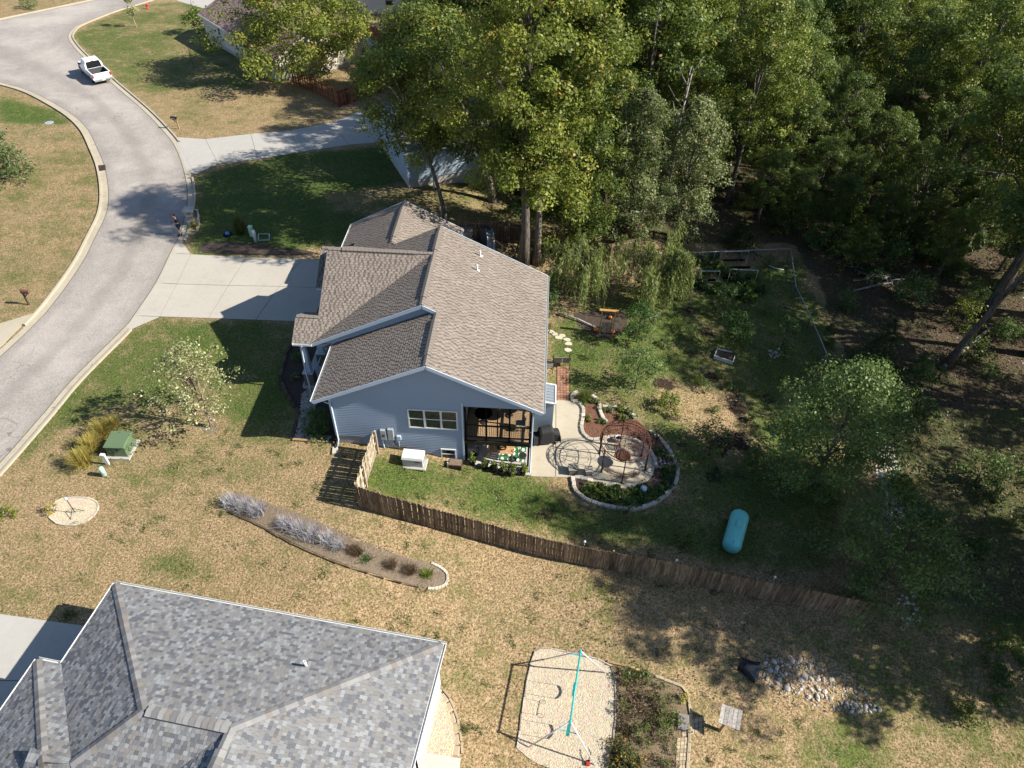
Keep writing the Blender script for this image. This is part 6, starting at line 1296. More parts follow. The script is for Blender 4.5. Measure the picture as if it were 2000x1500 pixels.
p = g(205, 929); e = empty('cable_pedestal', p, 'round pale green cable pedestal on the dry lawn', 'pedestal'); MB().lathe((0, 0, 0), [(.13, 0), (.13, .62), (.11, .66), (.02, .68)], 16).build('tube', M['palegreen'], e, True); MB().lathe((0, 0, .1), [(.136, 0), (.136, .04)], 16).build('band', M['gengrey'], e)
p = g(500, 472); e = empty('cable_pedestal', p, 'white cable pedestal in the shaded mulch', 'pedestal'); MB().lathe((0, 0, 0), [(.13, 0), (.13, .95), (.1, 1.0), (.02, 1.02)], 14).build('tube', M['white'], e, True); MB().box((0, -.1, .5), (.12, .05, .6)).build('door', M['trim'], e)
p = g(493, 461); e = empty('cable_pedestal', p, 'green cable pedestal by the ornamental grass', 'pedestal'); MB().box((0, 0, .4), (.3, .26, .8), taper=.9).build('housing', M['palegreen'], e); MB().box((0, 0, .83), (.31, .27, .07)).build('cap', M['palegreen'], e)
p = g(445, 459); e = empty('valve_cover', p, 'round blue lidded cover in the shaded lawn', 'cover'); MB().lathe((0, 0, 0), [(.36, 0), (.36, .06), (.3, .1), (.18, .1)], 18).build('rim', M['brick'], e); MB().lathe((0, 0, .1), [(.18, 0), (.17, .1), (.05, .13)], 16).build('lid', M['blue'], e, True)
p = g(96, 240); e = empty('manhole_cover', p, 'round grey manhole cover in the lawn across the street', 'cover'); MB().lathe((0, 0, -.02), [(.42, 0), (.42, .05), (.36, .06)], 20).build('ring', M['metergrey'], e); MB().lathe((0, 0, .03), [(.34, 0), (.34, .02)], 20).build('lid', M['metergrey'], e)
q = gp([(505, 457), (526, 457), (526, 469), (505, 470)], .02); e = empty('meter_pit', (q[0]+q[2])/2, 'rectangular meter pit frame in the mulch', 'cover'); mb = MB(); o_ = (q[0]+q[2])/2
for i in range(4): mb.beam(q[i]-o_, q[(i+1) % 4]-o_, .07, .08)
mb.build('frame', M['metergrey'], e); MB().add([tuple(x-o_-[0, 0, .03]) for x in q], [(3, 2, 1, 0)]).build('lid', M['black'], e)
gold = [blades_mesh('gold%d' % k, 90+k, 520, 1.15, .8, M['gold_grass'], .02) for k in range(2)]
for k, (px, s) in enumerate((((166, 908), 1.05), ((182, 878), .95), ((203, 852), 1.0), ((222, 836), .8))):
    e = empty('ornamental_grass', g(*px), 'golden ornamental grass clump in the row by the transformer', 'grass clump', 'golden grass clumps', rz=k); e.scale = (s, s, s); link(bpy.data.objects.new('blades', gold[k % 2]), e); link(bpy.data.objects.new('base', stem_mesh(k, .3, .03, M['dead_plant'], 6, .12)), e)
e = empty('ornamental_grass', g(471, 455), 'green fountain grass clump in the shaded front corner', 'grass clump'); link(bpy.data.objects.new('blades', blades_mesh('ggrass', 95, 1100, 1.5, .95, M['green_grass'], .014)), e); link(bpy.data.objects.new('base', stem_mesh(9, .3, .03, M['dead_plant'], 6, .12)), e)
# ------------------------------------------------------------------ mailboxes, hydrant, person, truck
p = g(377, 437); e = empty('mailbox_pillar', p, 'stone mailbox pillar at the kerb with a flat stone cap', 'mailbox', rz=.15)
MB().box((0, 0, .6), (.62, .62, 1.2)).build('pillar', M['stonework'], e); MB().col((1, 1, 1.02)).box((0, 0, 1.27), (.8, .8, .12)).build('cap', M['stonewhite'], e); MB().box((-.33, 0, .95), (.04, .2, .2)).build('mailbox_door', M['blackmetal'], e)
rr = random.Random(4)
for k in range(22):
    z = .08+.16*(k//3); MB().col((rr.uniform(.5, 1.1),)*3).box((-.2+.2*(k % 3), -.318, z), (.19, .03, .13)).build('stone', M['rock'], e)
for k in range(9):
    a = k*.7; q = p+np.array([.55*math.cos(a), .55*math.sin(a)-.25, 0])
mu = empty('flower_clump', g(379, 445), 'orange flowering mums at the foot of the mailbox pillar', 'flowers'); link(bpy.data.objects.new('foliage', shrub_mesh('mums', 97, .45, .42, M['marigold'], 16, 50, .08)), mu); link(bpy.data.objects.new('stems', stem_mesh(3, .3, .012, M['dead_plant'], 6, .2)), mu)
edging([(362, 408), (386, 412), (389, 440), (384, 452), (368, 452)], 'stone_edging', 'pale kerb stones around the mailbox pillar', 'edging', 'stonewhite', (.5, .16, .14), 31, False)
def post_mailbox(px, label, rz, body, post, flagside=1, lettering=False):
    p = g(*px); e = empty('mailbox', p, label, 'mailbox', rz=rz); MB().col((1, 1, 1)).box((0, 0, .65), (.1, .1, 1.3)).build('post', post, e); MB().col((1, 1, 1)).box((-.15, 0, .98), (.5, .09, .08)).build('arm', post, e); MB().col((1, 1, 1)).beam((0, 0, .62), (-.3, 0, .95), .06, .06).build('brace', post, e)
    vs_ = []
    for x in (-.52, .05):
        for t in np.linspace(0, math.pi, 9): vs_.append((x, .11*math.cos(t), 1.16+.11*math.sin(t)))
        vs_ += [(x, -.11, 1.02), (x, .11, 1.02)]
    n = 11; MB().add(vs_, [tuple(range(n-1, -1, -1)), tuple(range(n, 2*n))]+[(i, (i+1) % n, n+(i+1) % n, n+i) for i in range(n)]).build('box', body, e); MB().box((-.1, .125*flagside, 1.2), (.14, .012, .06)).build('flag', M['mailred'], e)
    if lettering:
        for k, w in enumerate((.1, .07, .09)): MB().box((-.42+.14*k, -.113, 1.1), (w, .004, .05)).build('lettering', M['white'], e)
        MB().box((-.3, -.113, 1.17), (.2, .004, .03)).build('lettering', M['mailred'], e)
post_mailbox((350, 252), 'black mailbox with lettering on a wooden post at the red fence lawn', .0, M['black'], M['wood'], 1, True)
post_mailbox((57, 595), 'dark brown mailbox on a post beside the driveway across the street', math.pi, M['ironrust'], M['wood_dark'])
p = g(289, 17); e = empty('fire_hydrant', p, 'red fire hydrant on the far lawn', 'hydrant'); MB().lathe((0, 0, 0), [(.17, 0), (.17, .05), (.11, .06), (.11, .52), (.15, .53), (.15, .58), (.12, .66), (.05, .74), (.04, .8)], 14).build('barrel', M['hydrant'], e, True)
for a in (0, math.pi): MB().tube([(.08*math.cos(a), .08*math.sin(a), .42), (.22*math.cos(a), .22*math.sin(a), .42)], .055, 10).build('nozzle', M['hydrant'], e)
MB().tube([(0, -.08, .36), (0, -.24, .36)], .075, 10).build('pumper_nozzle', M['hydrant'], e)

def skin_mesh(name, pts, edges, rad, root=0, sub=2):
    me = bpy.data.meshes.new(name); me.from_pydata(pts, edges, []); o = bpy.data.objects.new(name, me); COL.objects.link(o)
    m = o.modifiers.new('skin', 'SKIN'); m.use_smooth_shade = True
    for i, r in enumerate(rad):
        sv = me.skin_vertices[0].data[i]; sv.radius = (r, r) if not hasattr(r, '__len__') else r; sv.use_root = (i == root)
    o.modifiers.new('sub', 'SUBSURF').levels = sub; dg = bpy.context.evaluated_depsgraph_get(); dg.update(); ev = o.evaluated_get(dg); out = bpy.data.meshes.new_from_object(ev); bpy.data.objects.remove(o); out.name = name; return out
pp = g(354, 459, .03); pe = empty('person', pp, 'person in black shirt and navy shorts looking down at a controller on the street gutter', 'person', rz=math.radians(118))
# local: x right, y forward, z up
pts = [(0, 0, .98), (0, .01, 1.2), (0, 0, 1.42), (0, .02, 1.52), (0, .05, 1.6), (0, .06, 1.7),
       (.1, 0, .93), (.11, .02, .5), (.11, -.02, .1), (.11, .12, .04), (-.1, 0, .93), (-.12, .05, .5), (-.12, .02, .1), (-.12, .17, .04),
       (.2, 0, 1.42), (.25, .03, 1.15), (.1, .27, 1.12), (.05, .33, 1.13), (-.2, 0, 1.42), (-.25, .03, 1.15), (-.1, .27, 1.12), (-.05, .33, 1.13)]
ed = [(0, 1), (1, 2), (2, 3), (3, 4), (4, 5), (0, 6), (6, 7), (7, 8), (8, 9), (0, 10), (10, 11), (11, 12), (12, 13), (2, 14), (14, 15), (15, 16), (16, 17), (2, 18), (18, 19), (19, 20), (20, 21)]
rad = [(.17, .12), (.17, .13), (.17, .11), .055, .085, .1, .095, .06, .042, .04, .095, .06, .042, .04, .07, .05, .036, .038, .07, .05, .036, .038]
body = skin_mesh('body', pts, ed, rad)
ex = MB(); ex.ball((0, .07, 1.68), (.082, .1, .125), 14, 10); ex.box((0, .175, 1.66), (.025, .03, .04))
for q in (-1, 1):
    ex.ball((q*.085, .06, 1.67), (.015, .025, .035), 8, 6)
    for k in range(4): ex.tube([(q*.05, .34, 1.15-.022*k), (q*.03, .385, 1.15-.022*k), (q*.01, .375, 1.15-.022*k)], .009, 5)
    ex.tube([(q*.05, .32, 1.16), (q*.03, .35, 1.185), (q*.01, .37, 1.185)], .01, 5)
import bmesh
_bm = bmesh.new(); _bm.from_mesh(body); _bm.from_mesh(ex.mesh('body_extra', None, True)); _bm.to_mesh(body); _bm.free()
body.materials.clear(); body.materials.append(M['skin']); bo = link(bpy.data.objects.new('body', body), pe)
MB().ball((0, .035, 1.74), (.09, .105, .095), 14, 8).build('hair', M['hair'], bo, True)
for q in (-1, 1): MB().ball((q*.03, .158, 1.69), .013, 8, 6).build('eye', M['hair'], bo)
sp = pts[:3]+[(.2, 0, 1.42), (.25, .03, 1.17), (-.2, 0, 1.42), (-.25, .03, 1.17), (0, 0, .9)]
sm = skin_mesh('shirt', sp, [(0, 1), (1, 2), (2, 3), (3, 4), (2, 5), (5, 6), (0, 7)], [(.2, .15), (.2, .155), (.2, .135), .09, .075, .09, .075, (.2, .15)]); sm.materials.append(M['shirt']); link(bpy.data.objects.new('shirt', sm), pe)
sm = skin_mesh('shorts', [(0, 0, .97), (.1, 0, .9), (.112, .015, .52), (-.1, 0, .9), (-.12, .045, .52)], [(0, 1), (1, 2), (0, 3), (3, 4)], [(.18, .14), .115, .1, .115, .1]); sm.materials.append(M['shorts']); link(bpy.data.objects.new('shorts', sm), pe)
for s, y in ((.11, .06), (-.12, .1)): bevel(MB().box((s, y, .045), (.1, .3, .09)).build('shoe', M['black'], pe), .03)
ct = empty('remote_controller', pp+np.array([0, 0, 0]), 'dark remote controller held by the person', 'controller', rz=math.radians(118)); bevel(MB().box((0, .36, 1.165), (.16, .1, .045)).build('controller_body', M['black'], ct), .012); MB().box((0, .39, 1.22), (.15, .02, .08)).build('screen', M['glass'], ct)

def truck():
    r0 = g(205, 164); r1 = g(157, 124); ang = math.atan2(r1[1]-r0[1], r1[0]-r0[0]); e = empty('pickup_truck', (r0[0], r0[1], r0[2]+.02), 'white crew cab pickup truck parked at the kerb', 'truck', rz=ang)
    W = CW = M['carwhite']
    def loft(secs, name, mat, parent, smooth=False, closed=True):
        n = len(secs[0]); vs_, fs_ = [], []
        for s in secs: vs_ += s
        for i in range(len(secs)-1):
            for k in range(n if closed else n-1): fs_.append((i*n+k, i*n+(k+1) % n, (i+1)*n+(k+1) % n, (i+1)*n+k))
        fs_.append(tuple(range(n-1, -1, -1))); fs_.append(tuple(range((len(secs)-1)*n, len(secs)*n))); return MB().add(vs_, fs_).build(name, mat, parent, smooth)
    def sec(x, w, z0, z1, tw=.93): return [(x, -w, z0), (x, w, z0), (x, w*1.0, z0+(z1-z0)*.55), (x, w*tw, z1), (x, -w*tw, z1), (x, -w*1.0, z0+(z1-z0)*.55)]
    bevel(loft([sec(2.05, .98, .5, 1.16), sec(3.9, .98, .48, 1.16), sec(4.1, .98, .48, 1.18), sec(5.3, .96, .5, 1.14), sec(5.75, .88, .52, 1.04), sec(5.85, .8, .55, .9)], 'lower_body', W, e), .03)
    cab = bevel(loft([sec(2.12, .97, 1.12, 1.16, .99), sec(2.2, .93, 1.14, 1.9, .8), sec(2.5, .93, 1.14, 1.97, .79), sec(3.5, .93, 1.14, 1.97, .79), sec(4.4, .93, 1.12, 1.2, .93)], 'cab', W, e), .03)
    for s in (-1, 1): bevel(MB().box((1.02, s*.93, .88), (2.02, .13, .66)).build('bed_side', W, e), .03)
    bevel(MB().box((.06, 0, .9), (.1, 1.74, .6)).build('tailgate', W, e), .02); MB().box((1.05, 0, .62), (2.0, 1.74, .06)).build('bed_floor', M['greyplastic'], e); MB().box((2.06, 0, .88), (.05, 1.74, .56)).build('bed_front', M['greyplastic'], e)
    for s in (-1, 1): MB().box((1.05, s*.862, .9), (1.96, .012, .56)).build('bed_liner', M['greyplastic'], e)
    MB().box((.003, 0, 1.12), (.012, .7, .05)).build('tailgate_handle', M['greyplastic'], e); MB().box((.003, -.02, .98), (.01, .22, .06)).build('emblem', M['metergrey'], e)
    bevel(MB().box((-.08, 0, .5), (.2, 1.9, .2)).build('rear_bumper', M['chrome'], e), .03); MB().box((-.19, 0, .52), (.012, .32, .15)).build('licence_plate', M['white'], e)
    for s in (-1, 1): MB().box((.02, s*.925, .98), (.1, .15, .36)).build('taillight', M['redlens'], e)
    MB().add([(2.10, -.8, 1.2), (2.10, .8, 1.2), (2.175, .7, 1.86), (2.175, -.7, 1.86)], [(3, 2, 1, 0), (0, 1, 2, 3)]).build('rear_window', M['glass'], cab)
    MB().box((2.18, 0, 1.9), (.05, .24, .04)).build('brake_light', M['redlens'], cab)
    for s in (-.45, .45): MB().box((2.42, s, 1.985), (.07, .07, .03)).build('roof_marker', M['black'], cab)
    for k in range(4): MB().box((2.95, -.45+.3*k, 1.975), (1.0, .03, .012)).build('roof_bead', W, cab)
    for s in (-1, 1):
        y = lambda z: s*(.935-(z-1.14)*.235)
        for x0, x1, x2, x3 in ((2.35, 3.2, 3.15, 2.42), (3.28, 4.12, 3.55, 3.28)): MB().add([(x0, y(1.24)+s*.012, 1.24), (x1, y(1.24)+s*.012, 1.24), (x2, y(1.84)+s*.012, 1.84), (x3, y(1.84)+s*.012, 1.84)], [(0, 1, 2, 3), (3, 2, 1, 0)]).build('side_window', M['glass'], cab)
        bevel(MB().box((4.0, s*1.06, 1.3), (.13, .22, .22)).build('mirror', M['black'], cab), .03); MB().box((3.1, s*.985, 1.05), (.2, .03, .04)).build('door_handle', M['chrome'], cab); MB().box((3.1, s*.99, .46), (1.7, .12, .05)).build('running_board', M['black'], e)
        bevel(MB().box((5.78, s*.72, .92), (.1, .22, .2)).build('headlight', M['glass'], e), .02)
    MB().add([(4.36, -.82, 1.24), (4.36, .82, 1.24), (3.56, .7, 1.93), (3.56, -.7, 1.93)], [(0, 1, 2, 3), (3, 2, 1, 0)]).build('windshield', M['glass'], cab)
    for x in (1.05, 4.75):
        for s in (-1, 1):
            w = MB(); w.lathe((0, 0, 0), [(.2, -.12), (.37, -.13), (.4, -.09), (.4, .09), (.37, .13), (.2, .12)], 22); o = w.build('wheel', M['tyre'], e, True); o.matrix_basis = Matrix.Translation((x, s*.86, .4)) @ Matrix.Rotation(math.pi/2, 4, 'X')
            MB().lathe((0, 0, 0), [(.22, -.135), (.22, .135), (.1, .14), (.03, .15)], 14).build('rim', M['chrome'], o)
            MB().tube([(x+.47*math.cos(t), s*.985, .4+.47*math.sin(t)) for t in np.linspace(.15, 3.0, 12)], .035, 5).build('wheel_arch', M['black'], e)
    MB().box((2.8, 0, .42), (5.2, 1.5, .2)).build('chassis', M['black'], e)
truck()
# ------------------------------------------------------------------ swing set
sz = zt(5, 11)
fa, fb, fc, fd = g(1183, 1314), g(1062, 1288), g(1031, 1460), g(1162, 1495); sw = empty('swing_set', (fa+fc)/2, 'teal and white metal swing set on the play gravel', 'swing set'); o_ = (fa+fc)/2
H_ = 2.35; t1 = (fa+fb)/2; t2 = (fc+fd)/2
t1 = at(1134, 1272, t1[2]+H_); t2 = at(1114, 1409, t2[2]+H_)
MB().tube([t1-o_+(t1-t2)*.01, t2-o_], .04, 8).build('top_bar', M['teal'], sw, True)
for f, t in ((fa, t1), (fb, t1), (fc, t2), (fd, t2)): MB().tube([f-o_, t-o_], .032, 8).build('leg', M['galv'], sw, True)
for f1, f2, t in ((fa, fb, t1), (fc, fd, t2)):
    MB().tube([t*.72+f1*.28-o_, t*.72+f2*.28-o_], .02, 6).build('cross_bar', M['teal'], sw); MB().ball(t-o_, .07, 8, 6).build('corner_joint', M['teal'], sw)
for k, (s0, s1) in enumerate(((.2, .4), (.48, .68), (.78, .98))):
    A, B = t1+(t2-t1)*s0-o_, t1+(t2-t1)*s1-o_; drop = (1.75, 1.2, 1.7)[k]
    for q in (A, B): MB().tube([q, q-[0, 0, drop]], .008, 4).build('chain', M['greyplastic'], sw)
    if k == 1:
        MB().tube([A-[0, 0, drop], B-[0, 0, drop]], .015, 6).build('trapeze_bar', M['greyplastic'], sw)
        for q in (A, B): MB().tube([q+np.array([.0, .09*math.cos(t), -drop-.12+.11*math.sin(t)]) for t in np.linspace(0, 6.28, 12)], .01, 4).build('grip_ring', M['black'], sw)
    else:
        n = 8; vs_ = []
        for i in range(n+1):
            t = i/n; c = A*(1-t)+B*t-[0, 0, drop+.12*math.sin(math.pi*t)]; vs_ += [tuple(c+[-.08, 0, 0]), tuple(c+[.08, 0, 0])]
        MB().add(vs_, [(2*i, 2*i+1, 2*i+3, 2*i+2) for i in range(n)]+[(2*i+2, 2*i+3, 2*i+1, 2*i) for i in range(n)]).build('swing_seat', M['teal'], sw)
p = g(1148, 1492); e = empty('toy_shovel', p, 'small red toy digger by the foot of the swing set', 'toy'); MB().box((0, 0, .1), (.14, .2, .16)).build('bucket', M['mailred'], e); MB().tube([(0, 0, .15), (.1, .3, .35), (.02, .5, .3)], .02, 5).build('handle', M['blackmetal'], e)
# slatted feeder table on a post
pb = g(1405, 1428); e = empty('slatted_feeder', pb, 'grey wooden slatted panel on a slanting post beside the weedy bed', 'feeder'); HZ = 1.15
cn = [at(x, y, pb[2]+HZ+dz) for x, y, dz in ((1410, 1374, .05), (1451, 1388, .05), (1445, 1427, -.05), (1403, 1411, -.05))]
ctr_ = sum(cn)/4-pb; MB().col((1, 1, 1)).beam((0, 0, -.1), ctr_-[0, 0, .06], .12, .12).build('post', M['wood'], e)
for k in range(5):
    a0, a1 = (k+.04)/5, (k+.96)/5; q = [cn[0]*(1-a0)+cn[1]*a0, cn[0]*(1-a1)+cn[1]*a1, cn[3]*(1-a1)+cn[2]*a1, cn[3]*(1-a0)+cn[2]*a0]; q = [x-pb for x in q]
    MB().col((1, 1, 1)).add([tuple(x) for x in q]+[tuple(x-[0, 0, .035]) for x in q], [(3, 2, 1, 0), (4, 5, 6, 7)]+[(i, (i+1) % 4, (i+1) % 4+4, i+4) for i in range(4)]).build('slat', M['wood_grey'], e)
MB().col((1, 1, 1)).beam((cn[0]*.7+cn[3]*.3)-pb-[0, 0, .06], (cn[1]*.7+cn[2]*.3)-pb-[0, 0, .06], .06, .05).build('batten', M['wood_grey'], e)
# stone-top box in the path, culvert
p = g(1333, 1412); e = empty('flagstone_step', p, 'dark square step at the edge of the weedy bed', 'step', rz=-.15); bevel(MB().col((.45, .46, .5)).box((0, 0, .08), (.5, .7, .16)).build('step_block', M['stonewhite'], e), .03); MB().col((.5, .5, .55)).box((0, 0, .17), (.42, .6, .03)).build('step_top', M['stonewhite'], e)
p = g(1456, 1304); e = empty('culvert', p, 'black plastic flared culvert mouth above the river rocks', 'culvert', rz=math.radians(-25))
vs_ = []
for x, w, h in ((-.35, .3, .5), (-.1, .33, .45), (.25, .45, .3), (.55, .6, .08)):
    for t in np.linspace(-.15, math.pi+.15, 11): vs_.append((x, w*math.cos(t), h*max(0, math.sin(t))+.02))
MB().add(vs_, [(i*11+k, i*11+k+1, (i+1)*11+k+1, (i+1)*11+k) for i in range(3) for k in range(10) if i < 1 or k < 3 or k > 6]).build('flared_end', M['black'], e, True); MB().box((.25, 0, .02), (.8, .9, .03)).build('apron', M['greyplastic'], e)
for k in range(3): MB().tube([(-.32+.12*k, (.3+.01*k)*math.cos(t), .5*math.sin(t)) for t in np.linspace(0, 3.14, 10)], .02, 5).build('corrugation', M['black'], e)
# round gravel bed feeder tripod
p = g(148, 1003); e = empty('garden_lamp', p, 'solar spotlight pole on a tripod in the round gravel bed', 'lamp')
MB().tube([(0, 0, .1), (.0, 0, 1.15)], .018, 6).build('pole', M['wood_dark'], e)
for a in range(3): MB().tube([(0, 0, .45), (.42*math.cos(a*2.09+.4), .42*math.sin(a*2.09+.4), .02)], .014, 5).build('tripod_leg', M['wood_dark'], e)
MB().lathe((0, 0, 1.12), [(.03, 0), (.07, .06), (.07, .16), (.03, .2)], 10).build('lamp_head', M['trim'], e, True)
p = g(413, 831); e = empty('garden_lamp', p, 'pale round lamp on a short stake at the birch foot', 'lamp'); MB().tube([(.28, -.1, 0), (.28, -.1, .55)], .012, 5).build('stake', M['blackmetal'], e); MB().lathe((.28, -.1, .55), [(.1, 0), (.12, .03), (.03, .07)], 10).build('lamp_head', M['fabric'], e, True)
# splash block at the corner downspout
p = g(656, 868); e = empty('splash_block', p, 'black drain pipe with splash block at the house corner', 'drain', rz=-1.4); MB().tube([(-.25, 0, .3), (0, 0, .12), (.35, 0, .06)], .07, 8).build('drain_pipe', M['black'], e, True); MB().col((1, 1, 1)).box((.5, 0, .05), (.5, .3, .1)).build('block', M['stonewhite'], e)
# wooden gate with pumpkins
gl, gr_ = g(1171, 650), g(1196, 653); gm = (gl+gr_)/2; rz = math.atan2(gr_[1]-gl[1], gr_[0]-gl[0]); e = empty('garden_gate', gm, 'little wooden gate frame with cross braced door and orange beam', 'gate', rz=rz); w = np.linalg.norm(gr_-gl)
for s in (-1, 1): MB().col((1, 1, 1)).box((s*w/2, 0, 1.0), (.09, .09, 2.0)).build('post', M['wood'], e)
MB().col((1.1, .85, .5)).box((0, 0, 2.03), (w+.4, .22, .07)).build('top_beam', M['wood'], e)
for k in range(5): MB().col((.75, .75, .75)).box((-w/2+.09+(w-.18)*(k+.5)/5, .0, .55), ((w-.2)/5-.01, .025, .9)).build('gate_board', M['wood_grey'], e)
for z in (.2, .9): MB().col((1, .9, .8)).box((0, -.03, z), (w-.12, .03, .09)).build('gate_rail', M['wood'], e)
MB().col((1, .9, .8)).beam((-w/2+.1, -.032, .22), (w/2-.1, -.032, .88), .03, .08).build('gate_brace', M['wood'], e)
def pumpkin(pos, s, label):
    e = empty('pumpkin', pos, label, 'pumpkin'); n = 20; vs_, fs_ = [], []
    for i in range(8):
        t = math.pi*(i+.5)/8
        for k in range(n): a = 2*math.pi*k/n; r = s*math.sin(t)*(1+.09*math.cos(a*10)); vs_.append((r*math.cos(a), r*math.sin(a), s*.78+s*.76*math.cos(t)))
    for i in range(7):
        for k in range(n): fs_.append((i*n+k, (i+1)*n+k, (i+1)*n+(k+1) % n, i*n+(k+1) % n))
    fs_ += [tuple(range(n)), tuple(range(8*n-1, 7*n-1, -1))]; MB().add(vs_, fs_).build('flesh', M['pumpkin'], e, True); MB().tube([(0, 0, s*1.45), (.03, 0, s*1.8)], .02, 5).build('stalk', M['wood_dark'], e)
pumpkin(g(1164, 646), .17, 'orange pumpkin on the house side of the wooden gate'); pumpkin(g(1195, 650), .18, 'orange pumpkin in front of the other gate post'); pumpkin(g(1191, 622), .14, 'small orange pumpkin behind the wooden gate')
# white edged planter box with frame
q = gp([(1394, 700), (1400, 686), (1436, 694), (1430, 712)]); o_ = sum(q)/4; e = empty('planter_box', o_, 'white edged rectangular planter box on the back lawn', 'planter')
for i in range(4): MB().beam(q[i]-o_+[0, 0, .13], q[(i+1) % 4]-o_+[0, 0, .13], .06, .3).build('side_board', M['white'], e)
MB().add([tuple(x-o_+[0, 0, .18]) for x in q], [(3, 2, 1, 0)]).build('soil', M['mulch'], e)
# blue glazed ball and pots in the gazebo bed
p = g(1256, 960); e = empty('gazing_ball', p, 'blue grey garden ball in the planted bed', 'ornament'); MB().ball((0, 0, .26), .2, 16, 10).build('ball', M['trim'], e, True); MB().lathe((0, 0, 0), [(.12, 0), (.08, .1)], 10).build('stand', M['greyplastic'], e)
p = g(1206, 862, .05); e = empty('white_pot', p, 'white glazed pot behind the gazebo bench', 'pot'); MB().lathe((0, 0, 0), [(.13, 0), (.2, .3), (.21, .36), (.17, .36), (.15, .3)], 14).build('pot', M['white'], e, True); MB().lathe((0, 0, .28), [(.15, 0), (.15, .02)], 12).build('soil', M['mulch'], e)
# old slide and grey play set beside the back fence, wooden stair rail
p = g(950, 482); e = empty('play_slide', p, 'grey plastic slide unit behind the brown roof', 'slide', rz=-.5)
MB().box((-.35, .4, .7), (.6, .6, 1.4)).build('tower', M['greyplastic'], e); pts_ = [(0, .4, 1.3), (.4, 0, .9), (.7, -.4, .4), (.95, -.8, .12)]
for s in (-.25, .25): MB().tube([(x+s*.7, y+s*.7, z+.12) for x, y, z in pts_], .06, 6).build('slide_rail', M['metergrey'], e, True)
MB().add([(x+s*.7, y+s*.7, z) for x, y, z in pts_ for s in (-.25, .25)], [(0, 1, 3, 2), (2, 3, 5, 4), (4, 5, 7, 6), (2, 3, 1, 0), (4, 5, 3, 2), (6, 7, 5, 4)]).build('slide_bed', M['metergrey'], e)
p = g(905, 468); e = empty('wood_stack', p, 'stack of grey lumber against the old board fence', 'lumber')
for k in range(10): MB().col((.8, .8, .85)).box((.0+.05*(k % 3), .0, .06+.11*k), (1.3, .5-.03*(k % 2), .1), .04*(k % 4)).build('board', M['wood_grey'], e)
p = g(972, 496); e = empty('stair_rail', p, 'short wooden stair rail beyond the brown roof edge', 'railing', rz=-.7)
for x in (-.5, .5): MB().col((1, 1, 1)).box((x, 0, .55), (.09, .09, 1.1)).build('post', M['wood'], e)
for z in (.35, 1.1): MB().col((1, 1, 1)).beam((-.6, 0, z+.1), (.6, 0, z-.1), .1, .05).build('rail', M['wood'], e)
# ------------------------------------------------------------------ far houses
def far_house(c0, c1, depth, wh, fh, wallm, pal, label, windows=(), seed=1, slope=.45, hip=0.0, oh=.4):
    c0, c1 = np.array(c0[:2]), np.array(c1[:2]); d = c1-c0; L = np.linalg.norm(d); d /= L; nb_ = np.array([-d[1], d[0]])
    if nb_@(c0-CAM[:2]) < 0: nb_ = -nb_
    z0 = min(zt(*c0), zt(*c1)); zb = max(zt(*c0), zt(*c1))+fh; e = empty('house', (0, 0, 0), label, 'house')
    W = lambda u, v: tuple(c0+d*u+nb_*v); MB().prism([W(.03, .03), W(L-.03, .03), W(L-.03, depth-.03), W(.03, depth-.03)], z0-.6, zb).build('foundation', M['found'], e)
    sides = [(W(0, 0), W(L, 0)), (W(L, 0), W(L, depth)), (W(L, depth), W(0, depth)), (W(0, depth), W(0, 0))]; zr_ = zb+wh+slope*(depth/2)
    for k, (a, b) in enumerate(sides):
        a, b = np.array(a), np.array(b); t = b-a; ll = np.linalg.norm(t); t /= ll; nn = np.array([t[1], -t[0]]); cc = np.array(W(L/2, depth/2))
        if nn@(a-cc) < 0: nn = -nn
        PP = (lambda a, t, nn: (lambda u, z, o: (a[0]+t[0]*u+nn[0]*o, a[1]+t[1]*u+nn[1]*o, z)))(a, t, nn)
        poly = [(0, zb-.02), (ll, zb-.02), (ll, zb+wh), (0, zb+wh)] if (k % 2 == 0 or hip) else [(0, zb-.02), (ll, zb-.02), (ll, zb+wh), (ll/2, zr_), (0, zb+wh)]
        w = MB(); siding(w, poly, PP, .15); w.build('wall', wallm, e)
        for wk, u0, u1, za, zc in windows:
            if wk == k: window(e, PP, u0, u1, zb+za, zb+zc, 1, 0)
    rf_ = Roof(e, pal, seed, (.3, .4), .2); h = hip*depth/2
    def zpl(u0, v0, z_, du, dv):
        A = d*du+nb_*dv; return float(A[0]), float(A[1]), z_-float(A@(c0+d*u0+nb_*v0))
    rf_.plane([W(-oh, -oh), W(L+oh, -oh), W(L+oh-h, depth/2), W(-oh+h, depth/2)], *zpl(0, 0, zb+wh, 0, slope), False); rf_.plane([W(-oh, depth+oh), W(L+oh, depth+oh), W(L+oh-h, depth/2), W(-oh+h, depth/2)], *zpl(0, depth, zb+wh, 0, -slope), False)
    if hip:
        s2_ = (slope*(depth/2+oh))/h; rf_.plane([W(-oh, -oh), W(-oh+h, depth/2), W(-oh, depth+oh)], *zpl(-oh, 0, zb+wh-slope*oh, s2_, 0), False); rf_.plane([W(L+oh, -oh), W(L+oh-h, depth/2), W(L+oh, depth+oh)], *zpl(L+oh, 0, zb+wh-slope*oh, -s2_, 0), False)
    rf_.finish(0)
    for v in (-oh, depth+oh):
        A, B = Vector((*W(-oh, v), zb+wh-slope*oh-.08)), Vector((*W(L+oh, v), zb+wh-slope*oh-.08)); MB().beam(A, B, .1, .16).build('rain_gutter', M['white'], e)
    for u in (0, L): MB().beam((*W(u, -.03), zb), (*W(u, -.03), zb+wh), .12, .05).build('corner_board', M['white'], e)
    return e, W, zb
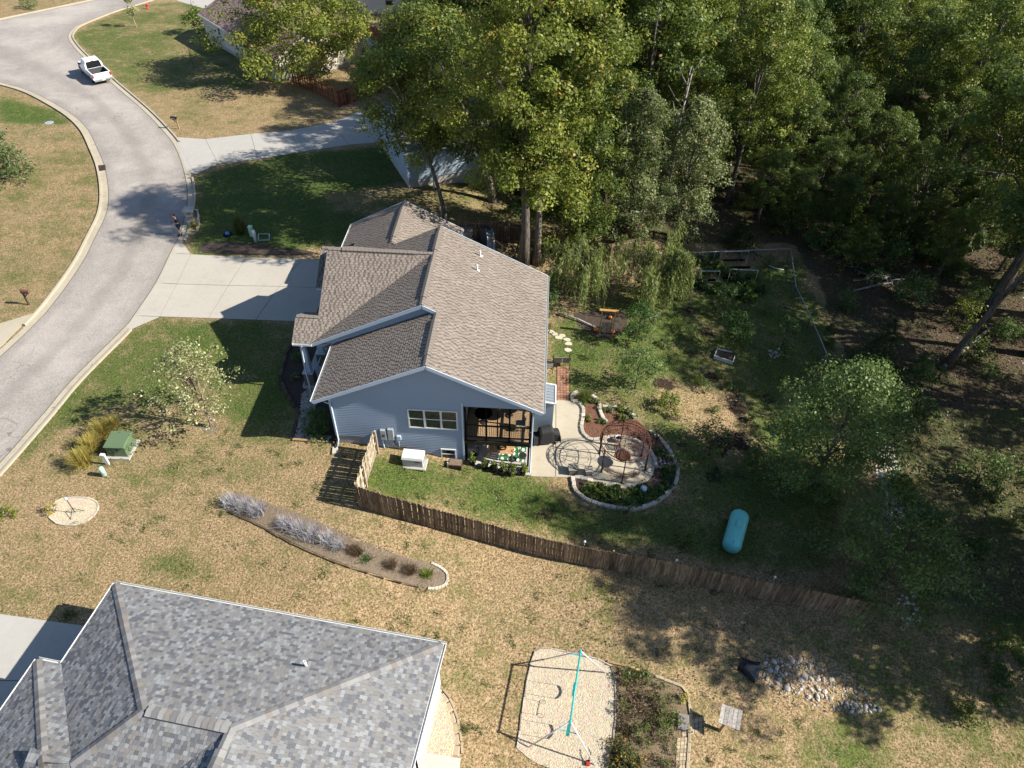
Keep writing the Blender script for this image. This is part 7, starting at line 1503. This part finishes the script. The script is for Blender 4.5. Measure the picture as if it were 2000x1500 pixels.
PINK = [(.23, .165, .15), (.20, .14, .125), (.25, .18, .165), (.15, .105, .095), (.13, .09, .08), (.17, .12, .11)]
SLATE = [(.20, .20, .21), (.17, .17, .18), (.22, .22, .23), (.12, .12, .125), (.11, .11, .115), (.14, .14, .15)]
hA, WA, zA = far_house(g(799, 368), g(1012, 358), 9.0, 2.9, .75, M['siding_far'], SLATE, 'grey blue house half hidden behind the spreading oak', [(3, 2.0, 3.2, .8, 2.1), (3, 5.5, 6.7, .8, 2.1)], 7)
c = g(848, 368); e2 = MB().tube([(c[0], c[1]-.08, c[2]), (c[0], c[1]-.08, c[2]+1.9)], .06, 6).build('conduit', M['trim'], hA); MB().box((c[0], c[1]-.1, c[2]+1.75), (.36, .2, .75)).build('meter_box', M['trim'], hA)
hB, WB, zB = far_house(g(408, 79), g(545, 160), 9.5, 2.7, .2, M['siding_beige'], PINK, 'beige house with pinkish brown roof behind the broad shade tree', [(0, 4.2, 4.9, 1.1, 2.0)], 8)
hC, WC, zC = far_house(g(700, 28), g(905, 30), 10, 3.0, .3, M['siding_white'], SLATE, 'white house beyond the red fence at the street end', [(0, 4, 5.2, .9, 2.2), (0, 8, 9.2, .9, 2.2), (0, 12, 13.2, .9, 2.2)], 9)
q = gp([(714, 78), (738, 70), (745, 84), (722, 92)], .04); tag(MB().prism([(p[0], p[1]) for p in q], lambda x, y: zt(x, y)-.05, lambda x, y: zt(x, y)+.06).build('patio', M['concrete_new']), 'small far concrete pad inside the red fence', kind='structure')
q = gp([(712, 72), (742, 64)]); e = empty('gate_panel', q[0], 'pale metal gate panel beside the far red fence', 'gate'); dq = q[1]-q[0]
for z in (.2, 1.2): MB().tube([(0, 0, z), tuple(dq+[0, 0, z])], .03, 6).build('rail', M['galv'], e)
for k in range(9): MB().tube([tuple(dq*k/8+[0, 0, .2]), tuple(dq*k/8+[0, 0, 1.2])], .015, 5).build('bar', M['galv'], e)

# ------------------------------------------------------------------ shrubs and bed plants
def plant(name, mesh, px, label, cat='shrub', group=None, s=1.0, rz=0.0, stem=None, part='foliage'):
    e = empty(name, g(*px), label, cat, group, rz); e.scale = (s, s, s); link(bpy.data.objects.new(part, mesh), e); link(bpy.data.objects.new('stems', stem or STEM), e); return e
STEM = stem_mesh(1, .5, .02, M['bark'], 5, .25); STEM2 = stem_mesh(2, .25, .01, M['dead_plant'], 6, .12); STEM3 = stem_mesh(6, 1.6, .035, M['bark'], 5, .5)
plant('shrub', shrub_mesh('bush_a', 101, .8, 1.35, M['shrub'], 34, 60, .13, .3), (622, 838), 'bright green feathery bush at the corner of the front bed')
plant('shrub', shrub_mesh('bush_b', 102, .55, .5, M['shrub'], 16, 40, .1), (588, 702), 'low leafy shrub below the front porch column'); plant('hosta', shrub_mesh('hosta_a', 103, .4, .3, M['pale_leaf'], 10, 14, .2, .5), (577, 738), 'pale hosta in the dark front bed')
plant('shrub', shrub_mesh('bush_c', 104, .75, .45, M['maple'], 20, 40, .1), (622, 850), 'low dark ground cover under the feathery bush')
lav = [blades_mesh('sage%d' % k, 110+k, 340, .75, .6, M['lavender'], .013, .25, .16) for k in range(3)]
for k, (px, s) in enumerate((((452, 985), .95), ((478, 995), 1.0), ((505, 1002), 1.0), ((560, 1028), .9), ((585, 1040), 1.0), ((610, 1048), .95), ((640, 1058), .9), ((662, 1070), .75))): plant('sage_plant', lav[k % 3], px, 'silvery lilac sage clump in the long mulch bed', 'plant', 'sage clumps', s, k, STEM2, 'blades')
dead = blades_mesh('dead', 115, 320, .5, .5, M['dead_plant'], .012, .4, .12)
for k, px in enumerate(((700, 1082), (765, 1106), (802, 1116), (690, 1075))): plant('dried_plant', dead, px, 'dried brown plant in the long mulch bed', 'plant', 'dried plants', .8+.1*(k % 3), k, STEM2, 'blades')
plant('iris_plant', blades_mesh('iris', 116, 120, .45, .4, M['shrub_lime'], .022), (834, 1124), 'bright green strappy plant at the white stone end of the sage bed', 'plant', stem=STEM2, part='blades'); plant('iris_plant', blades_mesh('iris2', 117, 80, .3, .3, M['shrub'], .02), (716, 1094), 'small green plant among the dried ones', 'plant', stem=STEM2, part='blades')
plant('small_conifer', shrub_mesh('goldcon', 118, .35, .6, M['gold_grass'], 14, 34, .08, .4), (108, 1000), 'small golden conifer beside the lamp pole'); plant('shrub', shrub_mesh('edgebush', 119, .5, .45, M['shrub_lime'], 14, 34, .1), (16, 1008), 'yellow green shrub on the dry lawn near the street'); plant('shrub', shrub_mesh('tlbush', 120, 1.3, 1.3, M['pale_leaf'], 18, 40, .2), (55, 16), 'greyish round shrub across the far street corner'); plant('shrub', shrub_mesh('hsbush', 121, 1.6, 3.4, M['maple'], 26, 50, .24), (388, 66), 'dark tall shrub against the beige far house')
plant('shrub', shrub_mesh('lime', 122, .85, 1.3, M['shrub_lime'], 32, 50, .11), (1306, 802), 'rounded lime green shrub behind the gazebo bed'); plant('hosta', shrub_mesh('hosta_b', 123, .55, .45, M['pine'], 12, 22, .2, .55), (1398, 930), 'blue green leafy clump on the shaded lawn'); plant('shrub', shrub_mesh('bush_d', 124, .65, 1.4, M['maple'], 26, 34, .1), (1338, 1062), 'open dark shrub by the long board fence')
plant('ornamental_grass', blades_mesh('tallg', 125, 420, .95, .7, M['green_grass'], .013), (1139, 782), 'tawny tall grass at the tip of the mulch bed', 'grass clump', stem=STEM2, part='blades'); plant('dried_plant', shrub_mesh('pink', 126, .45, .75, M['dead_plant'], 16, 20, .08), (1208, 795), 'dried pinkish flower heads above the mulch bed', 'plant', stem=STEM2); plant('rose_bush', shrub_mesh('rose', 127, .5, 1.5, M['pale_leaf'], 16, 22, .09), (1284, 858), 'tall pale stemmed bush outside the block edging', stem=STEM3); plant('rose_bush', shrub_mesh('rose2', 128, .5, 1.2, M['elm'], 18, 26, .09), (1224, 1000), 'loose rose bush at the lower edge of the planted bed'); plant('rose_bush', shrub_mesh('rose3', 129, .35, .8, M['marigold'], 10, 18, .08), (1072, 650), 'red flowered plant beside the rear eave')
hos = [shrub_mesh('bedplant%d' % k, 130+k, .32, .3, (M['shrub'], M['shrub_lime'], M['pale_leaf'])[k], 10, 18, .13, .55) for k in range(3)]
_rb = random.Random(12)
for k, q in enumerate(((700, 350), (760, 320), (820, 340), (840, 400), (905, 410), (960, 420), (980, 400), (1060, 410), (1130, 440), (1160, 470), (1060, 490), (1100, 500), (860, 520), (740, 500), (900, 540), (1420, 830), (1480, 850), (1520, 880), (1450, 800))):
    px = (1000+q[0]/5, 720+q[1]/5); plant('bed_plant', hos[k % 3], px, ('green', 'lime green', 'pale variegated')[k % 3]+' leafy clump in the red mulch bed', 'plant', ('green', 'lime green', 'pale variegated')[k % 3]+' clumps in the red mulch bed', _rb.uniform(.7, 1.2), k, STEM2)
CR = gp(Z1((640, 1100), (850, 1150), (1000, 1195), (1200, 1180), (1345, 1100), (1420, 1000), (1570, 990), (1580, 1080), (1520, 1180), (1410, 1270), (1220, 1335), (1020, 1330), (830, 1290), (690, 1210)))
cx, cy = [p[0] for p in CR], [p[1] for p in CR]; k = 0
cover = [shrub_mesh('cover%d' % i, 140+i, .3, .24, (M['shrub'], M['shrub'], M['maple'], M['shrub_lime'])[i], 10, 22, .1, .55) for i in range(4)]
while k < 58:
    x, y = _rb.uniform(min(cx), max(cx)), _rb.uniform(min(cy), max(cy))
    if pip(CR, np.array([x]), np.array([y]))[0]:
        e = empty('ground_cover', (x, y, zt(x, y)+.03), 'low green ground cover clump in the planted bed below the gazebo', 'plant', 'ground cover clumps in the gazebo bed', _rb.uniform(0, 6)); s = _rb.uniform(.7, 1.3); e.scale = (s, s, s); link(bpy.data.objects.new('foliage', cover[k % 4]), e); k += 1
veg = [shrub_mesh('veg%d' % i, 150+i, .75, .8, (M['shrub'], M['maple'], M['pine'])[i], 20, 30, .2, .6) for i in range(3)]
for k, px in enumerate(((1380, 535), (1400, 530), (1430, 545), (1445, 560), (1465, 565), (1485, 570), (1430, 575), (1455, 585), (1395, 505), (1370, 515), (1470, 545), (1365, 560), (1400, 575), (1330, 545), (1340, 520))): plant('vegetable_plant', veg[k % 3], px, 'leafy green vegetable clump among the trellis frames', 'plant', 'vegetables among the trellis frames', _rb.uniform(.6, 1.1), k, STEM2)
wall_sh = shrub_mesh('wallsh', 155, .9, 2.0, M['elm'], 26, 40, .13)
for k, (px, s, lab) in enumerate((((1078, 612), .85, 'leafy shrub at the corner of the rear eave'), ((1092, 575), 1.0, 'tall leafy shrub between the roof corner and the willow'), ((1085, 545), .8, 'shrub behind the far corner of the brown roof'), ((1300, 512), .9, 'bright climbing shrub on the wire fence'), ((1320, 585), .8, 'yellow green shrub under the wider willow'))): plant('shrub', wall_sh, px, lab, 'shrub', None, s, k)
for k, (px, s, lab) in enumerate((((1350, 660), .6, 'leafy shrub between the two small fruit trees'), ((1492, 612), .55, 'shrub below the leafy vegetables by the wire fence'), ((1215, 742), .5, 'shrub beside the round open fruit tree'), ((1325, 910), .5, 'shrub outside the lower block edging'), ((1470, 905), .6, 'shrub between the tank and the bushy elm'), ((1160, 700), .4, 'small shrub on the lawn before the wooden gate'))): plant('shrub', wall_sh, px, lab, 'shrub', None, s, k+9)
mari = [shrub_mesh('mari%d' % i, 160+i, .42, .45, M['marigold'], 14, 40, .08) for i in range(2)]
for k, px in enumerate(((1203, 1462), (1214, 1478), (1206, 1494), (1228, 1500), (1240, 1490))): plant('marigold', mari[k % 2], px, 'orange marigold clump in the weedy bed', 'flowers', 'marigold clumps', 1.0+.1*(k % 2), k, STEM2)
plant('chrysanthemum', shrub_mesh('mumy', 165, .32, .35, M['gold_grass'], 12, 36, .07), (1336, 1364), 'yellow chrysanthemum at the right edge of the weedy bed', 'flowers', stem=STEM2)
weed = [shrub_mesh('weed%d' % i, 170+i, .45, .35, (M['green_grass'], M['dead_plant'], M['dead_plant'], M['green_grass'])[i], 12, 18, .1, .3) for i in range(4)]
WB_ = gp([(1215, 1310), (1255, 1320), (1330, 1360), (1338, 1400), (1325, 1440), (1320, 1520), (1210, 1520), (1212, 1430)]); cx, cy = [p[0] for p in WB_], [p[1] for p in WB_]; k = 0
while k < 58:
    x, y = _rb.uniform(min(cx), max(cx)), _rb.uniform(min(cy), max(cy))
    if pip(WB_, np.array([x]), np.array([y]))[0]:
        i = k % 4; e = empty('weed', (x, y, zt(x, y)+.02), ('grassy weed', 'bushy brown weed', 'brown dried weed', 'pale leafy weed')[i]+' in the weedy flower bed', 'plant', ('grassy weeds', 'bushy brown weeds', 'dried weeds', 'pale weeds')[i]+' in the weedy bed', _rb.uniform(0, 6)); s = _rb.uniform(.6, 1.35); e.scale = (s, s, s); link(bpy.data.objects.new('foliage', weed[i]), e); k += 1
plant('grass_tuft', blades_mesh('tuft', 175, 90, .25, .25, M['green_grass'], .014), (907, 1425), 'green grass tuft beside the curved pavers', 'plant', stem=STEM2, part='blades')

# ------------------------------------------------------------------ woodland understorey
und = [shrub_mesh('under%d' % i, 180+i, (1.3, 1.5, 1.2, 1.6)[i], (1.9, 2.6, 1.5, 3.2)[i], (M['maple'], M['elm'], M['shrub'], M['oak_yellow'])[i], 30, 34, .19, .6, .3, .4) for i in range(4)]
UL = ('dark understorey bush in the wood', 'light green sapling clump in the wood', 'low green bush on the woodland floor', 'yellowing sapling in the wood')
def understorey(px, n, seed, smin=.5, smax=1.2, kinds=(0, 1, 2, 3), where='beyond the wire fence'):
    P = gp(px); r = random.Random(seed); cx, cy = [p[0] for p in P], [p[1] for p in P]; k = 0
    while k < n:
        x, y = r.uniform(min(cx), max(cx)), r.uniform(min(cy), max(cy))
        if pip(P, np.array([x]), np.array([y]))[0]:
            i = r.choice(kinds); e = empty('understorey_shrub', (x, y, zt(x, y)), UL[i].replace(' in the wood', '').replace(' on the woodland floor', '')+' '+where, 'shrub', UL[i].replace(' in the wood', '').replace(' on the woodland floor', '')+' '+where, r.uniform(0, 6)); s = r.uniform(smin, smax); e.scale = (s, s, s); link(bpy.data.objects.new('foliage', und[i]), e); link(bpy.data.objects.new('stems', STEM3), e); k += 1
understorey([(1560, 490), (1560, 330), (1980, 300), (2020, 620), (1760, 600), (1620, 560)], 34, 1)
understorey([(1560, 490), (1600, 420), (2000, 400), (2020, 560), (1800, 560), (1640, 540)], 30, 11, .6, 1.3, (0, 1, 2, 3), 'near the brush heap')
understorey([(1240, 610), (1340, 600), (1540, 630), (1520, 760), (1470, 900), (1400, 940), (1300, 830), (1250, 760)], 16, 21, .2, .42, (0, 1, 2), 'planted about the back garden')
understorey([(1560, 330), (1300, 430), (1500, 470), (1600, 500)], 10, 2)
understorey([(1780, 640), (2000, 620), (2050, 900), (1800, 1000), (1770, 800)], 12, 3, .4, .9, (0, 1, 2), 'below the cedar')
understorey([(1780, 1000), (2050, 900), (2100, 1450), (1880, 1440), (1780, 1250)], 14, 4, .3, .7, (0, 2, 2), 'at the lower wood edge')
understorey([(1000, 420), (1240, 470), (1240, 350), (1000, 330)], 12, 5, .5, 1.1, (0, 2, 1), 'behind the old board fence')
understorey([(1600, 600), (1660, 590), (1640, 700), (1620, 700)], 4, 6, .4, .7, (1, 2), 'just outside the wire fence')
understorey([(1740, 880), (1800, 870), (1790, 1120), (1700, 1130), (1750, 1000)], 8, 7, .35, .7, (1, 2, 3), 'along the dry creek')
plant('sapling', und[3], (1868, 640), 'bright yellow sapling beside the leaning trunk', 'tree', s=.8, stem=STEM3); plant('sapling', und[1], (1500, 520), 'thin sapling at the wire fence corner', 'tree', s=.4, stem=STEM3)
# brush pile, logs and a dead snag
bp = empty('brush_pile', g(1712, 548), 'heap of bare grey branches outside the wire fence', 'branches'); r = random.Random(8)
for k in range(34):
    a = r.uniform(0, 6.28); L = r.uniform(.8, 2.4); x, y = r.gauss(0, .8), r.gauss(0, .6); z = r.uniform(.05, .5); MB().tube([(x-L/2*math.cos(a), y-L/2*math.sin(a), z*.4), (x+.1, y, z+.1), (x+L/2*math.cos(a), y+L/2*math.sin(a), z*r.uniform(.2, 1.4))], [.04*r.uniform(.5, 1.4), .03, .01], 5).build('branch', M['deadwood'], bp, True)
for k, (a, b, lab) in enumerate((((1845, 715), (1935, 640), 'fallen grey log at the foot of the leaning trunk'), ((1090, 612), (1165, 640), 'long thin log behind the wooden gate'), ((1235, 640), (1290, 612), 'tan log under the wider willow'), ((1668, 568), (1742, 552), 'pale log in front of the brush heap'), ((1228, 442), (1255, 450), 'short pale log under the wood edge'))):
    A, B = g(*a, .12), g(*b, .12); L = np.linalg.norm(B-A); e = empty('log', A, lab, 'log'); mid = (B-A)*.5+[.1, .08, .05]; rad_ = (.16, .07, .09, .08, .1)[k]; MB().tube([(0, 0, 0), tuple(mid), tuple(B-A)], [rad_, rad_*.9, rad_*.7], 8).build('log_body', M['deadwood'], e, True)
    for j in range(3): t = .25+.22*j; p = (B-A)*t; MB().tube([tuple(p), tuple(p+np.array([r.uniform(-.4, .4), r.uniform(-.4, .4), .25]))], [rad_*.4, rad_*.15], 5).build('snapped_limb', M['deadwood'], e)
sn = empty('dead_tree', g(1290, 440), 'bare grey dead snag rising among the green crowns', 'tree'); mb = MB(); mb.tube([(0, 0, 0), (.1, 0, 5), (.0, .2, 9), (.3, 0, 13.5)], [.2, .16, .11, .03], 7); mb.build('trunk', M['deadwood'], sn, True)
for k in range(14):
    z = 5+k*.6; a = k*2.4; L = 2.6-.13*k; MB().tube([(.1, .1, z), (L*.5*math.cos(a), L*.5*math.sin(a), z+.8), (L*math.cos(a), L*math.sin(a), z+1.7)], [.06, .035, .01], 5).build('bare_limb', M['deadwood'], sn, True)

# ------------------------------------------------------------------ grass blades and fallen leaves (uncountable)
def lat(A, X, Y):
    i = np.clip(((X-X0)/STEP), 0, NX-1.01); j = np.clip(((Y-Y0)/STEP), 0, NY-1.01); i0, j0 = i.astype(int), j.astype(int); a, b = i-i0, j-j0
    return (A[i0, j0]*(1-a)+A[i0+1, j0]*a)*(1-b)+(A[i0, j0+1]*(1-a)+A[i0+1, j0+1]*a)*b
rng = np.random.default_rng(77)
KEEP_OUT = [[p[:2] for p in q] for q in (RE+TE[::-1]+LE[::-1],)]+[[p[:2] for p in gp(px)] for px in (PATIO, [(915, 905), (1040, 930), (1040, 868), (905, 850)], [(336, 495), (373, 497), (650, 509), (610, 629), (312, 619), (250, 644)], [(349, 292), (342, 268), (401, 272), (567, 255), (728, 208), (800, 200), (830, 270), (682, 283), (426, 320), (381, 341)], [(0, 1199), (190, 1226), (150, 1330), (90, 1500), (-200, 1500), (-120, 1185)], [(1010, 1462), (1045, 1276), (1066, 1267), (1170, 1290), (1200, 1330), (1185, 1500), (1050, 1492)], [(93, 1008), (120, 976), (150, 972), (191, 985), (172, 1016), (115, 1024)], [(68, 611), (-80, 655), (-110, 770), (0, 680)], [(445, 998), (470, 968), (620, 1020), (790, 1090), (874, 1124), (838, 1148), (650, 1094), (500, 1022)], [(545, 742), (562, 688), (600, 650), (652, 780), (655, 862), (570, 858)], [(846, 1338), (900, 1440), (890, 1540), (815, 1535), (830, 1440)])]
KEEP_OUT += [[(-11, 26), (.2, 26), (.2, 38), (-5.5, 43.5), (-13.7, 43.5), (-13.7, 30)], [nw(-.6, 3.9), nw(.45, .4), nw(13.9, .4), nw(13.9, 12), nw(-.6, 12)]]
def scatter(n, x0, x1, y0, y1, test):
    X = rng.uniform(x0, x1, n); Y = y0+(y1-y0)*rng.random(n)**1.25; m = test(X, Y)
    for P in KEEP_OUT: m &= ~pip(P, X, Y)
    return X[m], Y[m]
def tufts(X, Y, h, w, mat, name, label):
    n = len(X); Z = lat(HGT, X, Y)-.01; a = rng.random(n)*6.28; hh = h*rng.uniform(.5, 1.4, n); lx, ly = rng.normal(size=n)*hh*.8, rng.normal(size=n)*hh*.8; ww = w*rng.uniform(.6, 1.4, n)
    V = np.stack([np.stack([X-np.cos(a)*ww, Y-np.sin(a)*ww, Z], 1), np.stack([X+np.cos(a)*ww, Y+np.sin(a)*ww, Z], 1), np.stack([X+lx, Y+ly, Z+hh], 1)], 1).reshape(-1, 3)
    o = bpy.data.objects.new(name, np_mesh(name, V, np.arange(3*n).reshape(n, 3), mat, np.stack([rng.random(n), rng.random(n), np.zeros(n)], 1))); link(o); tag(o, label, kind='stuff')
G0, L0 = ZN[..., 0], ZN[..., 1]
X, Y = scatter(230000, -45, 26, 5, 75, lambda X, Y: (lat(L0, X, Y) < .4) & (rng.random(len(X)) < np.clip((lat(G0, X, Y)-.35)*1.6, 0, 1))); tufts(X, Y, .075, .022, M['lawnblade'], 'grass', 'green blades of the lawns')
X, Y = scatter(230000, -45, 26, 5, 60, lambda X, Y: (lat(L0, X, Y) < .4) & (rng.random(len(X)) > lat(G0, X, Y)*1.1)); tufts(X, Y, .06, .022, M['dryblade'], 'dry_grass', 'dry straw blades of the lawns')
cx_, cy_ = rng.uniform(-30, 14, 420), rng.uniform(6, 28, 420); rp = rng.integers(18, 80, 420); X = np.repeat(cx_, rp)+rng.normal(size=rp.sum())*np.repeat(rng.uniform(.05, .28, 420), rp); Y = np.repeat(cy_, rp)+rng.normal(size=rp.sum())*np.repeat(rng.uniform(.05, .22, 420), rp); m = lat(L0, X, Y) < .4
for P in KEEP_OUT: m &= ~pip(P, X, Y)
tufts(X[m], Y[m], .1, .02, M['lawnblade'], 'lawn_weeds', 'green weed tufts in the dry lawn')
X, Y = scatter(120000, -5, 60, 8, 110, lambda X, Y: lat(L0, X, Y) > .5); n = len(X); V, Fq = leaf_quads(np.stack([X, Y, lat(HGT, X, Y)+.03], 1), np.stack([rng.normal(size=n)*.35, rng.normal(size=n)*.35, np.ones(n)], 1), .17, rng)
o = bpy.data.objects.new('fallen_leaves', np_mesh('fallen_leaves', V, Fq, M['litterleaf'], np.stack([rng.random(n), rng.random(n), np.zeros(n)], 1))); link(o); tag(o, 'brown fallen leaves on the woodland floor', kind='stuff')
X, Y = scatter(16000, 2, 26, 14, 58, lambda X, Y: lat(L0, X, Y) < .5); n = len(X); V, Fq = leaf_quads(np.stack([X, Y, lat(HGT, X, Y)+.04], 1), np.stack([rng.normal(size=n)*.4, rng.normal(size=n)*.4, np.ones(n)], 1), .09, rng)
o = bpy.data.objects.new('fallen_leaves', np_mesh('fallen_leaves_b', V, Fq, M['litterleaf'], np.stack([rng.random(n), rng.random(n), np.zeros(n)], 1))); link(o); tag(o, 'scattered fallen leaves on the back lawn', kind='stuff')
